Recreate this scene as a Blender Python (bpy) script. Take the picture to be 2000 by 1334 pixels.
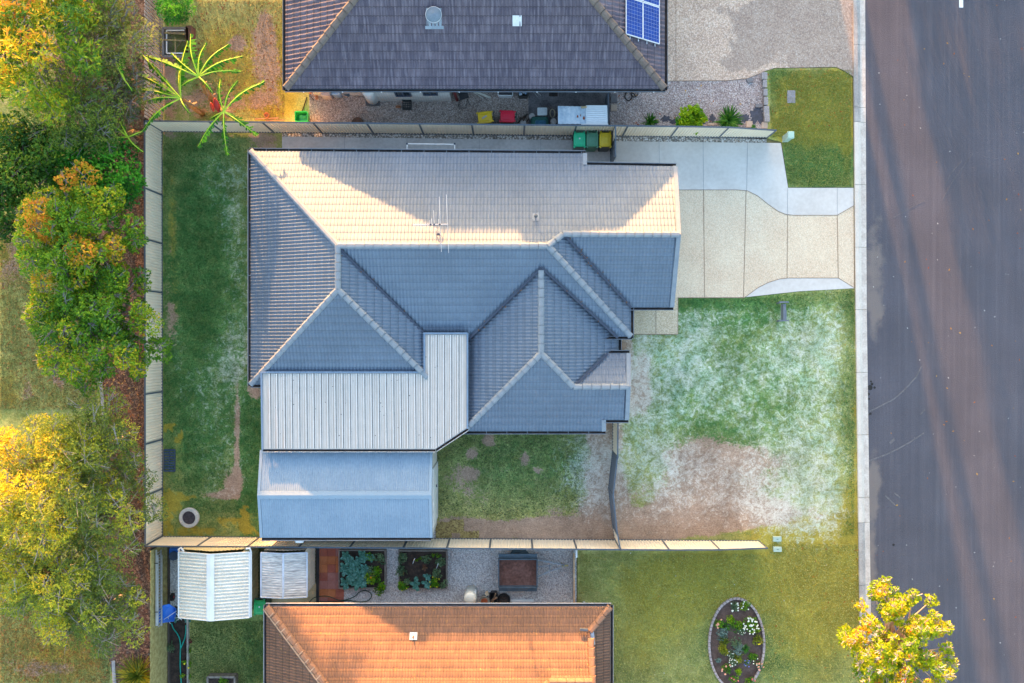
import bpy, math, random
import numpy as np
from mathutils import Vector
random.seed(7); RNG = np.random.default_rng(7)
PI = math.pi
for o in list(bpy.data.objects): bpy.data.objects.remove(o)
SC = bpy.context.scene
COL = SC.collection
# ---------------------------------------------------------------- camera, sky, sun, exposure
H = 37.0
cam = bpy.data.cameras.new('camera'); camo = bpy.data.objects.new('camera', cam); COL.objects.link(camo)
camo.location = (0, 0, H); camo.rotation_euler = (0, 0, 0)
cam.sensor_width = 36; cam.lens = 36*H/50.0; cam.clip_end = 2000
SC.camera = camo
SUN_EL = math.radians(4.4); SUN_AZ = math.atan2(-0.22, 1.0)      # azimuth clockwise from +Y
w = bpy.data.worlds.new('World'); SC.world = w; w.use_nodes = True
nt = w.node_tree; sky = nt.nodes.new('ShaderNodeTexSky'); sky.sky_type = 'NISHITA'; sky.sun_disc = False
sky.sun_elevation = SUN_EL; sky.sun_rotation = SUN_AZ % (2*PI)
sky.air_density = 1.0; sky.dust_density = 3.0; sky.ozone_density = 1.4
bg = nt.nodes['Background']; nt.links.new(sky.outputs[0], bg.inputs[0]); bg.inputs[1].default_value = 0.15
sl = bpy.data.lights.new('sun', 'SUN'); so = bpy.data.objects.new('sun', sl); COL.objects.link(so)
sl.energy = 2.0; sl.angle = math.radians(0.6); sl.color = (1.0, 0.47, 0.15)
so.rotation_euler = Vector((-math.sin(SUN_AZ)*math.cos(SUN_EL), -math.cos(SUN_AZ)*math.cos(SUN_EL), -math.sin(SUN_EL))).to_track_quat('-Z', 'Y').to_euler()
so.location = (-20, 80, 30)
vs_ = SC.view_settings; vs_.view_transform = 'Standard'; vs_.look = 'None'; vs_.gamma = 1; vs_.exposure = 3.48
SC.display_settings.display_device = 'sRGB'

# ---------------------------------------------------------------- helpers
def kz(z): return (H-z)/H
def P(px, py, z=0.0):
    k = kz(z)/40.0
    return ((px-1000)*k, (667-py)*k, z)
def P2(px, py, z=0.0): return P(px, py, z)[:2]

class MB:
    def __init__(s): s.v = []; s.f = []; s.uv = None
    def add(s, vs, fs):
        n = len(s.v); s.v += [tuple(v) for v in vs]; s.f += [tuple(i+n for i in f) for f in fs]; return s
    def box(s, x, y, z0, sx, sy, sz, rz=0.0, tx=1.0, ty=1.0):
        c, q = math.cos(rz), math.sin(rz); vs = []
        for z, a, b in ((z0, 1, 1), (z0+sz, tx, ty)):
            for i, j in ((-.5, -.5), (.5, -.5), (.5, .5), (-.5, .5)):
                X = i*sx*a; Y = j*sy*b; vs.append((x+X*c-Y*q, y+X*q+Y*c, z))
        return s.add(vs, [(3, 2, 1, 0), (4, 5, 6, 7), (0, 1, 5, 4), (1, 2, 6, 5), (2, 3, 7, 6), (3, 0, 4, 7)])
    def beam(s, a, b, wd, ht):
        a = Vector(a); b = Vector(b); d = (b-a).normalized()
        up = Vector((0, 0, 1)) if abs(d.z) < .95 else Vector((0, 1, 0))
        sd = d.cross(up).normalized(); u = sd.cross(d).normalized(); vs = []
        for p in (a, b):
            for i, j in ((-.5, -.5), (.5, -.5), (.5, .5), (-.5, .5)): vs.append(p+sd*(i*wd)+u*(j*ht))
        return s.add(vs, [(0, 1, 2, 3), (7, 6, 5, 4), (4, 5, 1, 0), (5, 6, 2, 1), (6, 7, 3, 2), (7, 4, 0, 3)])
    def tube(s, pts, rad, n=6, cap=True):
        pts = [Vector(p) for p in pts]
        if not hasattr(rad, '__len__'): rad = [rad]*len(pts)
        vs = []; m = len(pts)
        for i, p in enumerate(pts):
            d = (pts[min(i+1, m-1)]-pts[max(i-1, 0)])
            d = d.normalized() if d.length > 1e-9 else Vector((0, 0, 1))
            up = Vector((0, 0, 1)) if abs(d.z) < .9 else Vector((1, 0, 0))
            a = d.cross(up).normalized(); b = a.cross(d)
            for j in range(n):
                t = 2*PI*j/n; vs.append(p+a*(math.cos(t)*rad[i])+b*(math.sin(t)*rad[i]))
        fs = [(i*n+j, i*n+(j+1) % n, (i+1)*n+(j+1) % n, (i+1)*n+j) for i in range(m-1) for j in range(n)]
        if cap: fs += [tuple(range(n))[::-1], tuple((m-1)*n+j for j in range(n))]
        return s.add(vs, fs)
    def loft(s, rings, cap0=True, cap1=True):
        n = len(rings[0]); vs = [p for r in rings for p in r]
        fs = [(i*n+j, i*n+(j+1) % n, (i+1)*n+(j+1) % n, (i+1)*n+j) for i in range(len(rings)-1) for j in range(n)]
        if cap0: fs.append(tuple(range(n))[::-1])
        if cap1: fs.append(tuple((len(rings)-1)*n+j for j in range(n)))
        return s.add(vs, fs)
    def cyl(s, x, y, prof, n=20):         # prof: (r,z) list
        return s.loft([[(x+r*math.cos(2*PI*j/n), y+r*math.sin(2*PI*j/n), z) for j in range(n)] for r, z in prof])
    def prism(s, pts, z0, z1, cap0=True):
        n = len(pts); vs = [(p[0], p[1], z0) for p in pts]+[(p[0], p[1], z1) for p in pts]
        fs = [(j, (j+1) % n, n+(j+1) % n, n+j) for j in range(n)]+[tuple(n+j for j in range(n))]
        if cap0: fs.append(tuple(range(n))[::-1])
        return s.add(vs, fs)
    def build(s, name, mat, parent=None, smooth=False, local=False):
        o = (0, 0, 0)
        if parent is not None and not local: o = wloc(parent)
        me = bpy.data.meshes.new(name)
        me.from_pydata([(v[0]-o[0], v[1]-o[1], v[2]-o[2]) for v in s.v], [], s.f)
        me.update()
        return link(name, me, mat, parent, smooth)
def wloc(o):
    x = Vector((0, 0, 0))
    while o is not None: x = x+o.location; o = o.parent
    return x
def link(name, me, mat, parent=None, smooth=False):
    if mat: me.materials.append(mat)
    if smooth: me.polygons.foreach_set('use_smooth', [True]*len(me.polygons))
    ob = bpy.data.objects.new(name, me); COL.objects.link(ob); ob.parent = parent
    return ob
def fix(ob):
    import bmesh
    b = bmesh.new(); b.from_mesh(ob.data); bmesh.ops.recalc_face_normals(b, faces=b.faces); b.to_mesh(ob.data); b.free(); return ob
def npmesh(name, V, F, mat, parent=None, attrs=None, uv=None, smooth=False, world=True):
    V = np.asarray(V, dtype=np.float32); F = np.asarray(F, dtype=np.int32)
    if parent is not None and world: V = V-np.array(wloc(parent), dtype=np.float32)
    me = bpy.data.meshes.new(name); k = F.shape[1]
    me.vertices.add(len(V)); me.vertices.foreach_set('co', V.ravel())
    me.loops.add(F.size); me.loops.foreach_set('vertex_index', F.ravel())
    me.polygons.add(len(F)); me.polygons.foreach_set('loop_start', np.arange(0, F.size, k, dtype=np.int32))
    me.polygons.foreach_set('loop_total', np.full(len(F), k, dtype=np.int32))
    me.update(calc_edges=True)
    for an, (dom, arr) in (attrs or {}).items():
        a = me.attributes.new(an, 'FLOAT', dom); a.data.foreach_set('value', np.asarray(arr, dtype=np.float32))
    if uv is not None:
        l = me.uv_layers.new(name='UVMap'); l.data.foreach_set('uv', np.asarray(uv, dtype=np.float32)[F.ravel()].ravel())
    me.validate()
    return link(name, me, mat, parent, smooth)
def tag(o, label=None, cat=None, group=None, kind=None):
    if label: o['label'] = label
    if cat: o['category'] = cat
    if group: o['group'] = group
    if kind: o['kind'] = kind
    return o
def thing(name, label, cat, loc=(0, 0, 0), rz=0.0, group=None):
    o = bpy.data.objects.new(name, None); COL.objects.link(o); o.location = loc; o.rotation_euler = (0, 0, rz)
    o.empty_display_size = .3
    return tag(o, label, cat, group)
def dup(root, loc, rz=0.0, label=None, scale=1.0, mats=None):
    def cp(o, par):
        c = o.copy(); COL.objects.link(c); c.parent = par
        for ch in list(o.children): cp(ch, c)
        return c
    r = cp(root, None); r.location = loc; r.rotation_euler = (0, 0, rz); r.scale = (scale,)*3
    if label: r['label'] = label
    return r
def rrect(w_, d_, r, z, n=4, cx=0, cy=0):
    out = []
    for sx, sy, a0 in ((1, 1, 0), (-1, 1, PI/2), (-1, -1, PI), (1, -1, 1.5*PI)):
        for i in range(n+1):
            a = a0+PI/2*i/n
            out.append((cx+sx*(w_/2-r)+r*math.cos(a), cy+sy*(d_/2-r)+r*math.sin(a), z))
    return out

# ---------------------------------------------------------------- materials
def nodes(name):
    m = bpy.data.materials.new(name); m.use_nodes = True; t = m.node_tree
    return m, t, t.nodes['Principled BSDF']
def N(t, typ, **kw):
    n = t.nodes.new(typ)
    for k, v in kw.items():
        if k in n.inputs.keys(): n.inputs[k].default_value = v
        else: setattr(n, k, v)
    return n
def L(t, a, b): t.links.new(a, b)
def c4(c): return (c[0], c[1], c[2], 1)
def noise(t, vec, scale, detail=4, rough=.55, dist=0.0):
    n = N(t, 'ShaderNodeTexNoise'); n.inputs['Scale'].default_value = scale; n.inputs['Detail'].default_value = detail
    n.inputs['Roughness'].default_value = rough; n.inputs['Distortion'].default_value = dist
    L(t, vec, n.inputs['Vector']); return n.outputs['Fac']
def ramp(t, fac, stops):
    r = N(t, 'ShaderNodeValToRGB'); e = r.color_ramp.elements
    while len(e) < len(stops): e.new(.5)
    for i, (p, c) in enumerate(stops): e[i].position = p; e[i].color = c4(c)
    L(t, fac, r.inputs[0]); return r.outputs[0]
def math_(t, op, a, b=0.0, c=None, clamp=False):
    n = N(t, 'ShaderNodeMath', operation=op); n.use_clamp = clamp
    for i, x in enumerate((a, b, c)):
        if x is None: continue
        if isinstance(x, (int, float)): n.inputs[i].default_value = x
        else: L(t, x, n.inputs[i])
    return n.outputs[0]
def mixc(t, fac, a, b, mode='MIX'):
    n = N(t, 'ShaderNodeMix', data_type='RGBA', blend_type=mode)
    for i, x in ((0, fac), (6, a), (7, b)):
        if isinstance(x, (int, float)): n.inputs[i].default_value = x
        elif isinstance(x, tuple): n.inputs[i].default_value = c4(x)
        else: L(t, x, n.inputs[i])
    return n.outputs[2]
def thr(t, val, lo, hi):
    n = N(t, 'ShaderNodeMapRange'); n.interpolation_type = 'SMOOTHSTEP'; L(t, val, n.inputs[0])
    n.inputs[1].default_value = lo; n.inputs[2].default_value = hi; return n.outputs[0]
def bump(t, b, height, strength, dist):
    n = N(t, 'ShaderNodeBump'); n.inputs['Strength'].default_value = strength; n.inputs['Distance'].default_value = dist
    L(t, height, n.inputs['Height']); L(t, n.outputs[0], b.inputs['Normal'])
def M(name, c1, c2=None, scale=2.0, rough=.7, fine=20.0, famt=.25, bmp=0.0, metal=0.0, spec=.3, stretch=None):
    m, t, b = nodes(name)
    tc = N(t, 'ShaderNodeTexCoord').outputs['Object']
    if stretch:
        mp = N(t, 'ShaderNodeMapping'); mp.inputs['Scale'].default_value = stretch; L(t, tc, mp.inputs[0]); tc = mp.outputs[0]
    c2 = c2 or tuple(x*.8 for x in c1)
    f = thr(t, noise(t, tc, scale), .35, .65)
    col = mixc(t, f, c1, c2)
    fn = noise(t, tc, fine, 3)
    col = mixc(t, famt, col, ramp(t, fn, [(.3, (.25,)*3), (.7, (.75,)*3)]), 'OVERLAY')
    L(t, col, b.inputs['Base Color']); b.inputs['Roughness'].default_value = rough; b.inputs['Metallic'].default_value = metal
    b.inputs['Specular IOR Level'].default_value = spec
    if bmp: bump(t, b, fn, bmp, .02)
    return m
def leafmat(name, stops, trans=.3):
    m, t, b = nodes(name)
    a = N(t, 'ShaderNodeAttribute', attribute_name='tint')
    col = ramp(t, a.outputs['Fac'], stops)
    b.inputs['Roughness'].default_value = .55; b.inputs['Specular IOR Level'].default_value = .25
    L(t, col, b.inputs['Base Color'])
    tr = N(t, 'ShaderNodeBsdfTranslucent'); L(t, col, tr.inputs[0])
    mx = N(t, 'ShaderNodeMixShader'); mx.inputs[0].default_value = trans
    L(t, b.outputs[0], mx.inputs[1]); L(t, tr.outputs[0], mx.inputs[2]); L(t, mx.outputs[0], t.nodes['Material Output'].inputs[0])
    return m
def tilemat(name, c1, c2, cstreak, tile=(.3, .33), streak=.3, rough=.6, lichen=None, lapshade=.5):
    m, t, b = nodes(name)
    uv = N(t, 'ShaderNodeUVMap').outputs[0]
    sx = N(t, 'ShaderNodeSeparateXYZ'); L(t, uv, sx.inputs[0])
    row = math_(t, 'FLOOR', math_(t, 'DIVIDE', sx.outputs[1], tile[1]))
    off = math_(t, 'MULTIPLY', math_(t, 'MODULO', row, 2.0), .5)
    cx = math_(t, 'FLOOR', math_(t, 'ADD', math_(t, 'DIVIDE', sx.outputs[0], tile[0]), off))
    cb = N(t, 'ShaderNodeCombineXYZ'); L(t, cx, cb.inputs[0]); L(t, row, cb.inputs[1])
    wn = N(t, 'ShaderNodeTexWhiteNoise', noise_dimensions='2D'); L(t, cb.outputs[0], wn.inputs['Vector'])
    col = mixc(t, wn.outputs[0], c1, c2)
    mp = N(t, 'ShaderNodeMapping'); mp.inputs['Scale'].default_value = (5.0, .5, 1); L(t, uv, mp.inputs[0])
    st = thr(t, noise(t, mp.outputs[0], 2.0, 4, .6), .45, .7)
    col = mixc(t, math_(t, 'MULTIPLY', st, streak), col, cstreak)
    fr = noise(t, uv, 14.0, 3)
    col = mixc(t, .18, col, ramp(t, fr, [(.3, (.3,)*3), (.7, (.7,)*3)]), 'OVERLAY')
    big = noise(t, uv, .35, 3)
    col = mixc(t, .25, col, ramp(t, big, [(.35, (.35,)*3), (.65, (.65,)*3)]), 'OVERLAY')
    if lichen: col = mixc(t, math_(t, 'MULTIPLY', thr(t, noise(t, uv, 4.0, 6, .7), .58, .72), .6), col, lichen)
    sp = math_(t, 'MULTIPLY', thr(t, noise(t, uv, 1.3, 8, .8), .56, .72), .28)
    col = mixc(t, sp, col, tuple(x*.45 for x in c1))
    # butt joint between neighbouring tiles
    fx = math_(t, 'FRACT', math_(t, 'ADD', math_(t, 'DIVIDE', sx.outputs[0], tile[0]), off))
    jn = math_(t, 'LESS_THAN', fx, .035)
    col = mixc(t, math_(t, 'MULTIPLY', jn, .2), col, tuple(x*.3 for x in c1))
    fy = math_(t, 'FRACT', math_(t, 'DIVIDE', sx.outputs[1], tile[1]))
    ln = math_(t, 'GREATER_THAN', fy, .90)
    col = mixc(t, math_(t, 'MULTIPLY', ln, lapshade), col, tuple(x*.25 for x in c1))  # dark band paints the contact shade at each tile lap
    L(t, col, b.inputs['Base Color']); b.inputs['Roughness'].default_value = rough; b.inputs['Specular IOR Level'].default_value = .3
    return m

def lawnmat():
    m, t, b = nodes('lawn')
    tc = N(t, 'ShaderNodeTexCoord').outputs['Object']
    A = {k: N(t, 'ShaderNodeAttribute', attribute_name=k).outputs['Fac'] for k in ('frost', 'soil', 'dry', 'lush')}
    n1 = noise(t, tc, 1.3, 5, .6); n2 = noise(t, tc, 9.0, 5, .7); n3 = noise(t, tc, 30.0, 3, .7); n0 = noise(t, tc, .45, 3, .5)
    nn = math_(t, 'ADD', math_(t, 'MULTIPLY', n1, .5), math_(t, 'MULTIPLY', n2, .5))
    olive = mixc(t, thr(t, nn, .38, .62), (.25, .255, .075), (.42, .39, .15))
    green = mixc(t, thr(t, nn, .36, .64), (.042, .125, .036), (.115, .235, .07))
    nv = thr(t, noise(t, tc, 2.4, 9, .75, .3), .36, .66)
    lushv = math_(t, 'SUBTRACT', math_(t, 'MULTIPLY', A['lush'], 1.12), math_(t, 'MULTIPLY', nv, .38), clamp=True)
    col = mixc(t, lushv, olive, green)
    def m_(a, lo=.42, hi=.62, wt=.5, nz=nn): return thr(t, math_(t, 'ADD', math_(t, 'MULTIPLY', a, 1-wt*.3), math_(t, 'MULTIPLY', math_(t, 'SUBTRACT', nz, .5), 1.9)), lo, hi)
    dryc = mixc(t, n2, (.26, .20, .02), (.40, .31, .05))
    col = mixc(t, math_(t, 'MULTIPLY', m_(A['dry'], .3, .75), .85), col, dryc)
    smp = N(t, 'ShaderNodeMapping'); smp.inputs['Scale'].default_value = (.7, 7, 1); L(t, tc, smp.inputs[0])
    soilc = mixc(t, math_(t, 'ADD', math_(t, 'MULTIPLY', n2, .5), math_(t, 'MULTIPLY', noise(t, smp.outputs[0], 2.0, 5, .7), .5)), (.24, .15, .10), (.46, .33, .25))
    col = mixc(t, m_(A['soil'], .38, .62), col, soilc)
    n4 = noise(t, tc, 7.0, 8, .72, .8)
    n5 = noise(t, tc, 2.6, 9, .74, 1.2)
    fsum = math_(t, 'ADD', math_(t, 'MULTIPLY', A['frost'], .95), math_(t, 'ADD', math_(t, 'MULTIPLY', math_(t, 'SUBTRACT', n5, .5), 3.4), math_(t, 'MULTIPLY', math_(t, 'SUBTRACT', n4, .5), 2.6)))
    fr = math_(t, 'MULTIPLY', thr(t, fsum, .38, 1.6), thr(t, A['frost'], .02, .3))
    tone = thr(t, n1, .35, .65)
    frc = mixc(t, A['soil'], mixc(t, tone, (.34, .46, .34), (.58, .60, .52)), (.62, .54, .46))
    col = mixc(t, math_(t, 'MULTIPLY', fr, .9), col, frc)
    col = mixc(t, .6, col, ramp(t, n3, [(.3, (.25,)*3), (.7, (.78,)*3)]), 'OVERLAY')
    n6 = noise(t, tc, 14.0, 4, .7)
    col = mixc(t, .5, col, ramp(t, n6, [(.35, (.3,)*3), (.68, (.75,)*3)]), 'OVERLAY')
    col = mixc(t, .45, col, ramp(t, n0, [(.35, (.33,)*3), (.65, (.68,)*3)]), 'OVERLAY')
    n7 = noise(t, tc, 1.7, 7, .75, .5)
    col = mixc(t, .45, col, ramp(t, n7, [(.35, (.30,)*3), (.62, (.68,)*3)]), 'OVERLAY')
    L(t, col, b.inputs['Base Color']); b.inputs['Roughness'].default_value = .95; b.inputs['Specular IOR Level'].default_value = .1
    bump(t, b, n3, .7, .05)
    return m
def gravelmat(name, cols, scale, dark=.5, big=.6, patch=None, bmp=.5):
    m, t, b = nodes(name)
    tc = N(t, 'ShaderNodeTexCoord').outputs['Object']
    v = N(t, 'ShaderNodeTexVoronoi'); v.inputs['Scale'].default_value = scale; L(t, tc, v.inputs['Vector'])
    sp = N(t, 'ShaderNodeSeparateColor'); L(t, v.outputs['Color'], sp.inputs[0])
    n = len(cols)
    col = ramp(t, sp.outputs[0], [(i/(n-1), c) for i, c in enumerate(cols)])
    d = thr(t, v.outputs['Distance'], .35, .75)
    col = mixc(t, math_(t, 'MULTIPLY', d, dark), col, tuple(x*.25 for x in cols[0]))
    bg_ = noise(t, tc, .8, 5)
    col = mixc(t, big, col, ramp(t, bg_, [(.3, (.38,)*3), (.7, (.62,)*3)]), 'OVERLAY')
    if patch:
        a = N(t, 'ShaderNodeAttribute', attribute_name='stain').outputs['Fac']
        f = thr(t, math_(t, 'ADD', a, math_(t, 'MULTIPLY', math_(t, 'SUBTRACT', noise(t, tc, 1.6, 5, .6), .5), 1.0)), .4, .6)
        col = mixc(t, math_(t, 'MULTIPLY', f, .75), col, mixc(t, .55, col, patch))
    L(t, col, b.inputs['Base Color']); b.inputs['Roughness'].default_value = .9; b.inputs['Specular IOR Level'].default_value = .15
    bump(t, b, math_(t, 'SUBTRACT', 1.0, v.outputs['Distance']), bmp, .02)
    return m
# ---------------------------------------------------------------- ground
import bmesh
def interp_blobs(blobs, px, py):
    s = np.zeros_like(px)
    for cx, cy, rx, ry, a in blobs:
        d = np.sqrt(((px-cx)/rx)**2+((py-cy)/ry)**2)
        s += a*np.clip(1.35-d*.85, 0, 1)
    return np.clip(s, -1, 1.2)
def sheet(name, pts, z, mat, cell=None, attrs=None, kind='structure', parent=None, world=False):
    """flat polygon (photo px at ground level unless world) cut into a grid so that wear masks can be stored on it"""
    b = bmesh.new(); w_ = pts if world else [P2(*p) for p in pts]
    f = b.faces.new([b.verts.new((x, y, z)) for x, y in w_])
    bmesh.ops.recalc_face_normals(b, faces=b.faces)
    if cell:
        xs = [p[0] for p in w_]; ys = [p[1] for p in w_]
        for ax, lo, hi in ((0, min(xs), max(xs)), (1, min(ys), max(ys))):
            v = lo+cell
            while v < hi-.01:
                co = [0, 0, z]; co[ax] = v; no = [0, 0, 0]; no[ax] = 1
                bmesh.ops.bisect_plane(b, geom=b.verts[:]+b.edges[:]+b.faces[:], plane_co=co, plane_no=no); v += cell
    me = bpy.data.meshes.new(name); b.to_mesh(me); b.free()
    if me.polygons[0].normal.z < 0: me.flip_normals()
    if attrs:
        co = np.empty(len(me.vertices)*3, np.float32); me.vertices.foreach_get('co', co); co = co.reshape(-1, 3)
        px = co[:, 0]*40+1000; py = 667-co[:, 1]*40
        for k, fn in attrs.items():
            a = me.attributes.new(k, 'FLOAT', 'POINT'); a.data.foreach_set('value', np.asarray(fn(px, py), dtype=np.float32))
    o = link(name, me, mat, parent)
    if kind: o['kind'] = kind
    return o

LAWN = lawnmat()
FROST = [(1400,950,130,60,.38),(1330,890,60,40,.3),(1640,800,40,200,.2),(405,335,34,34,.36),(450,375,40,70,.5),(468,345,16,22,.5),(465,470,35,70,.45),(470,600,34,100,.48),(462,690,50,60,.5),(400,740,80,50,.25),(430,810,65,90,.42),(440,920,50,50,.32),(440,965,40,20,.4),(350,650,20,50,.2),(345,690,14,30,.2),
         (1150,870,60,50,.6),(1170,920,50,50,.7),(1130,950,60,60,.45),(1170,980,40,60,.45),
         (1440,700,190,110,.50),(1290,740,80,110,.42),(1520,800,150,150,.34),(1420,860,190,100,.3),(1260,900,70,110,.6),(1400,1000,190,60,.30),
         (1590,850,70,220,.27),(1580,960,100,90,.55),(1330,690,90,60,.35),(1380,620,60,40,.45),(1620,640,60,80,.5),(1500,650,60,60,.3),(1250,700,25,60,.5),(1560,1000,90,50,.5),(1230,770,40,60,.4),
         (1450,660,60,40,-.3),(1370,850,70,30,-.35),(1500,790,40,30,-.3),(1664,800,22,300,-.45),(1440,588,220,16,-.3)]
SOIL = [(55,760,16,40,.6),(115,740,14,26,.8),(60,1180,60,30,.4),(150,1260,50,50,.4),(20,1290,60,40,.45),(30,500,50,60,.6),(20,640,16,100,.35),(40,100,200,160,.5),(100,1310,60,20,.5),(515,120,22,90,.75),(470,90,18,60,.4),(460,85,16,14,.8),(520,60,20,40,.5),(400,200,60,40,.7),(330,150,16,90,.8),(345,30,30,20,.6),(490,200,50,16,.5),(545,150,16,60,.5),(1210,690,20,50,.5),(1400,925,110,50,.62),(1360,985,130,45,.75),(1420,1005,120,30,.6),(1300,1030,110,22,.9),(1480,890,40,30,.3),(1260,1030,60,30,.7),(1520,1010,60,25,.4),(1370,880,90,40,.6),(1560,930,70,50,.35),
        (1180,900,40,90,.8),(1190,1000,40,70,.8),(1000,1038,220,20,1.0),(1120,1025,90,28,.7),(900,1030,60,28,.7),(930,975,40,20,.3),(1060,960,90,40,.32),(900,950,50,30,.32),(990,905,50,30,.25),(900,920,40,30,.4),(1180,845,30,30,.9),
        (960,860,14,12,.7),(923,883,14,12,.7),(920,925,14,12,.6),(1025,893,10,14,.6),(1050,917,10,8,.6),(950,850,12,20,.5),(1075,892,12,12,.5),
        (463,850,7,100,.9),(455,945,22,28,.95),(425,968,34,8,.8),(497,765,16,18,.9),(484,680,8,60,.5),(484,420,6,50,.4),(350,400,10,90,.35),(345,650,20,60,.35),(330,560,14,140,.45),
        (520,285,30,30,.7),(400,265,120,12,.5),(1240,720,30,60,.5),(1255,770,20,60,.7),(1210,665,20,20,.7),(1215,700,15,30,.8),(1225,790,15,30,.6),(1620,1010,50,30,.4)]
DRY = [(560,200,50,40,.6),(535,140,40,80,.45),(500,200,50,40,.5),(440,60,60,70,.45),(560,60,30,70,.5),(480,130,60,60,.5),(400,120,60,60,.3),(1400,1110,180,60,.35),(1330,1180,120,90,.3),(1580,1200,110,140,.3),(1580,220,90,80,.35),(1560,1040,100,22,.8),(1610,1040,80,30,.9),(1640,1100,40,120,.7),(1560,1130,120,110,.42),(1450,1130,90,60,.3),(1300,1130,130,80,.35),(1280,1230,110,90,.4),(1240,1300,60,60,.3),(1600,1250,80,110,.45),(1670,900,12,220,.6),(1660,1020,16,60,.8),
       (1620,200,70,60,.6),(1560,190,50,40,.5),(1600,245,70,50,.5),(1640,160,30,30,.7),(1540,160,40,20,.3),(1655,300,12,60,.6),(1520,250,20,30,.5),
       (335,985,25,60,1.1),(345,1000,40,60,.5),(330,1030,30,40,1.0),(365,1038,60,14,.8),(420,1040,60,14,.8),(480,1020,22,40,1.1),(335,835,15,14,1.0),(375,860,14,25,.8),(335,920,14,40,.6),(435,1015,14,30,.6),(468,990,20,20,.5),(490,1040,40,12,1.0),(455,1000,30,18,.5),(340,560,14,150,.5),(335,390,10,80,.4),(380,268,60,12,.4),(500,275,40,20,.4),
       (430,1240,30,30,.3),(400,1290,40,30,.2),(470,1280,30,30,.3),(1010,930,60,40,.2),
       (40,1250,160,120,.4),(20,600,30,160,.45),(10,780,30,60,.4),(130,1290,80,60,.4),(10,480,40,60,.5)]
def lush_(px, py):
    s = np.full_like(px, .15)
    s = np.maximum(s, interp_blobs([(400,620,110,420,1.2),(500,940,30,160,1.2)], px, py))
    s = np.maximum(s, interp_blobs([(1020,900,190,90,.72)], px, py))
    s = np.maximum(s, interp_blobs([(1430,760,250,200,.85),(1600,310,90,70,1.2),(1520,160,30,40,.9),(1350,600,320,40,.5)], px, py))
    s = np.maximum(s, interp_blobs([(440,1260,70,90,.4),(500,1280,30,90,.6),(120,700,30,120,.7)], px, py))
    s = np.maximum(s, interp_blobs([(1400,1130,120,40,.5),(1500,1240,60,90,.55),(1380,1230,40,90,.55),(1560,1300,90,50,.35),(1180,1120,60,60,.3)], px, py))
    s = np.where(px < 316, np.maximum(s, .5), s)
    return np.clip(s, 0, 1)
TURF = [(320,962,338,1044,1.0),(338,962,356,1000,.8),(338,1012,350,1044,.3),(356,966,382,976,.9),(320,828,340,846,1.0),(341,842,358,864,.9),(320,918,338,930,.6),(341,918,357,924,.4),(386,1030,420,1044,.8),(350,1030,386,1044,.9),(420,1012,470,1022,.8),(468,985,486,1044,1.0),(486,1034,510,1044,.9),(432,1022,444,1044,.6),(420,975,430,1044,.4),(450,968,468,984,.4)]
def dry_(px, py):
    s = interp_blobs(DRY, px, py)
    inb = (px < 515) & (py > 800) & (px > 318); s = np.where(inb, np.where((py > 1000)|((px < 360)&(py > 860)), .42, 0.0), s)
    px = px+3*np.sin(py*.31)+2*np.sin(py*.9+px*.2); py = py+3*np.sin(px*.27)+2*np.sin(px*.8)
    for x0, y0, x1, y1, v in TURF: s = np.where((px > x0) & (px < x1) & (py > y0) & (py < y1), np.maximum(s, v), s)
    return s
LA = dict(frost=lambda x, y: interp_blobs(FROST, x, y), soil=lambda x, y: interp_blobs(SOIL, x, y), dry=dry_, lush=lush_)

EARTH = M('earth', (.10, .075, .05), (.07, .055, .035), 1.5, .95, 12, .5, .4)
g = MB(); g.add([(-900, -900, -.02), (900, -900, -.02), (900, 900, -.02), (-900, 900, -.02)], [(0, 1, 2, 3)])
GB = M('far_grass', (.08, .10, .03), (.14, .12, .05), .15, .95, 3, .5, .2)
tag(g.build('ground', GB), kind='structure')

# park grass, left
PARK = M('park_grass', (.12, .135, .038), (.24, .18, .065), .55, .95, 16, .7, .5)
sheet('park_grass', [(-600,-700),(318,-700),(318,2200),(-600,2200)], 0, PARK)
sheet('park_lawn', [(-160,-120),(316,-120),(316,1440),(-160,1440)], .002, LAWN, .35, LA)
# leaf litter mulch bed along the back fences
MULCH = gravelmat('bark_mulch', [(.10,.065,.05),(.17,.10,.07),(.08,.055,.045),(.23,.15,.11),(.18,.14,.115)], 14, .6, .8)
sheet('mulch_bed', [(140,-60),(302,-60),(302,2200),(222,2200),(222,1330),(205,1250),(200,1100),(198,760),(205,600),(190,430),(150,300),(100,120)], .004, MULCH)
EDGE = M('edging_concrete', (.33,.32,.33), (.25,.24,.25), 3, .8, 25, .3)
e = MB()
for a, b_ in (((197,740),(203,806)), ((222,1290),(228,1400)), ((103,0),(118,28)), ((118,28),(141,66)), ((96,-60),(103,0)), ((141,66),(170,150)), ((203,806),(205,900))):
    e.beam((*P2(*a), .02), (*P2(*b_), .02), .16, .06)
tag(e.build('path_edging', EDGE), kind='structure')

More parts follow.
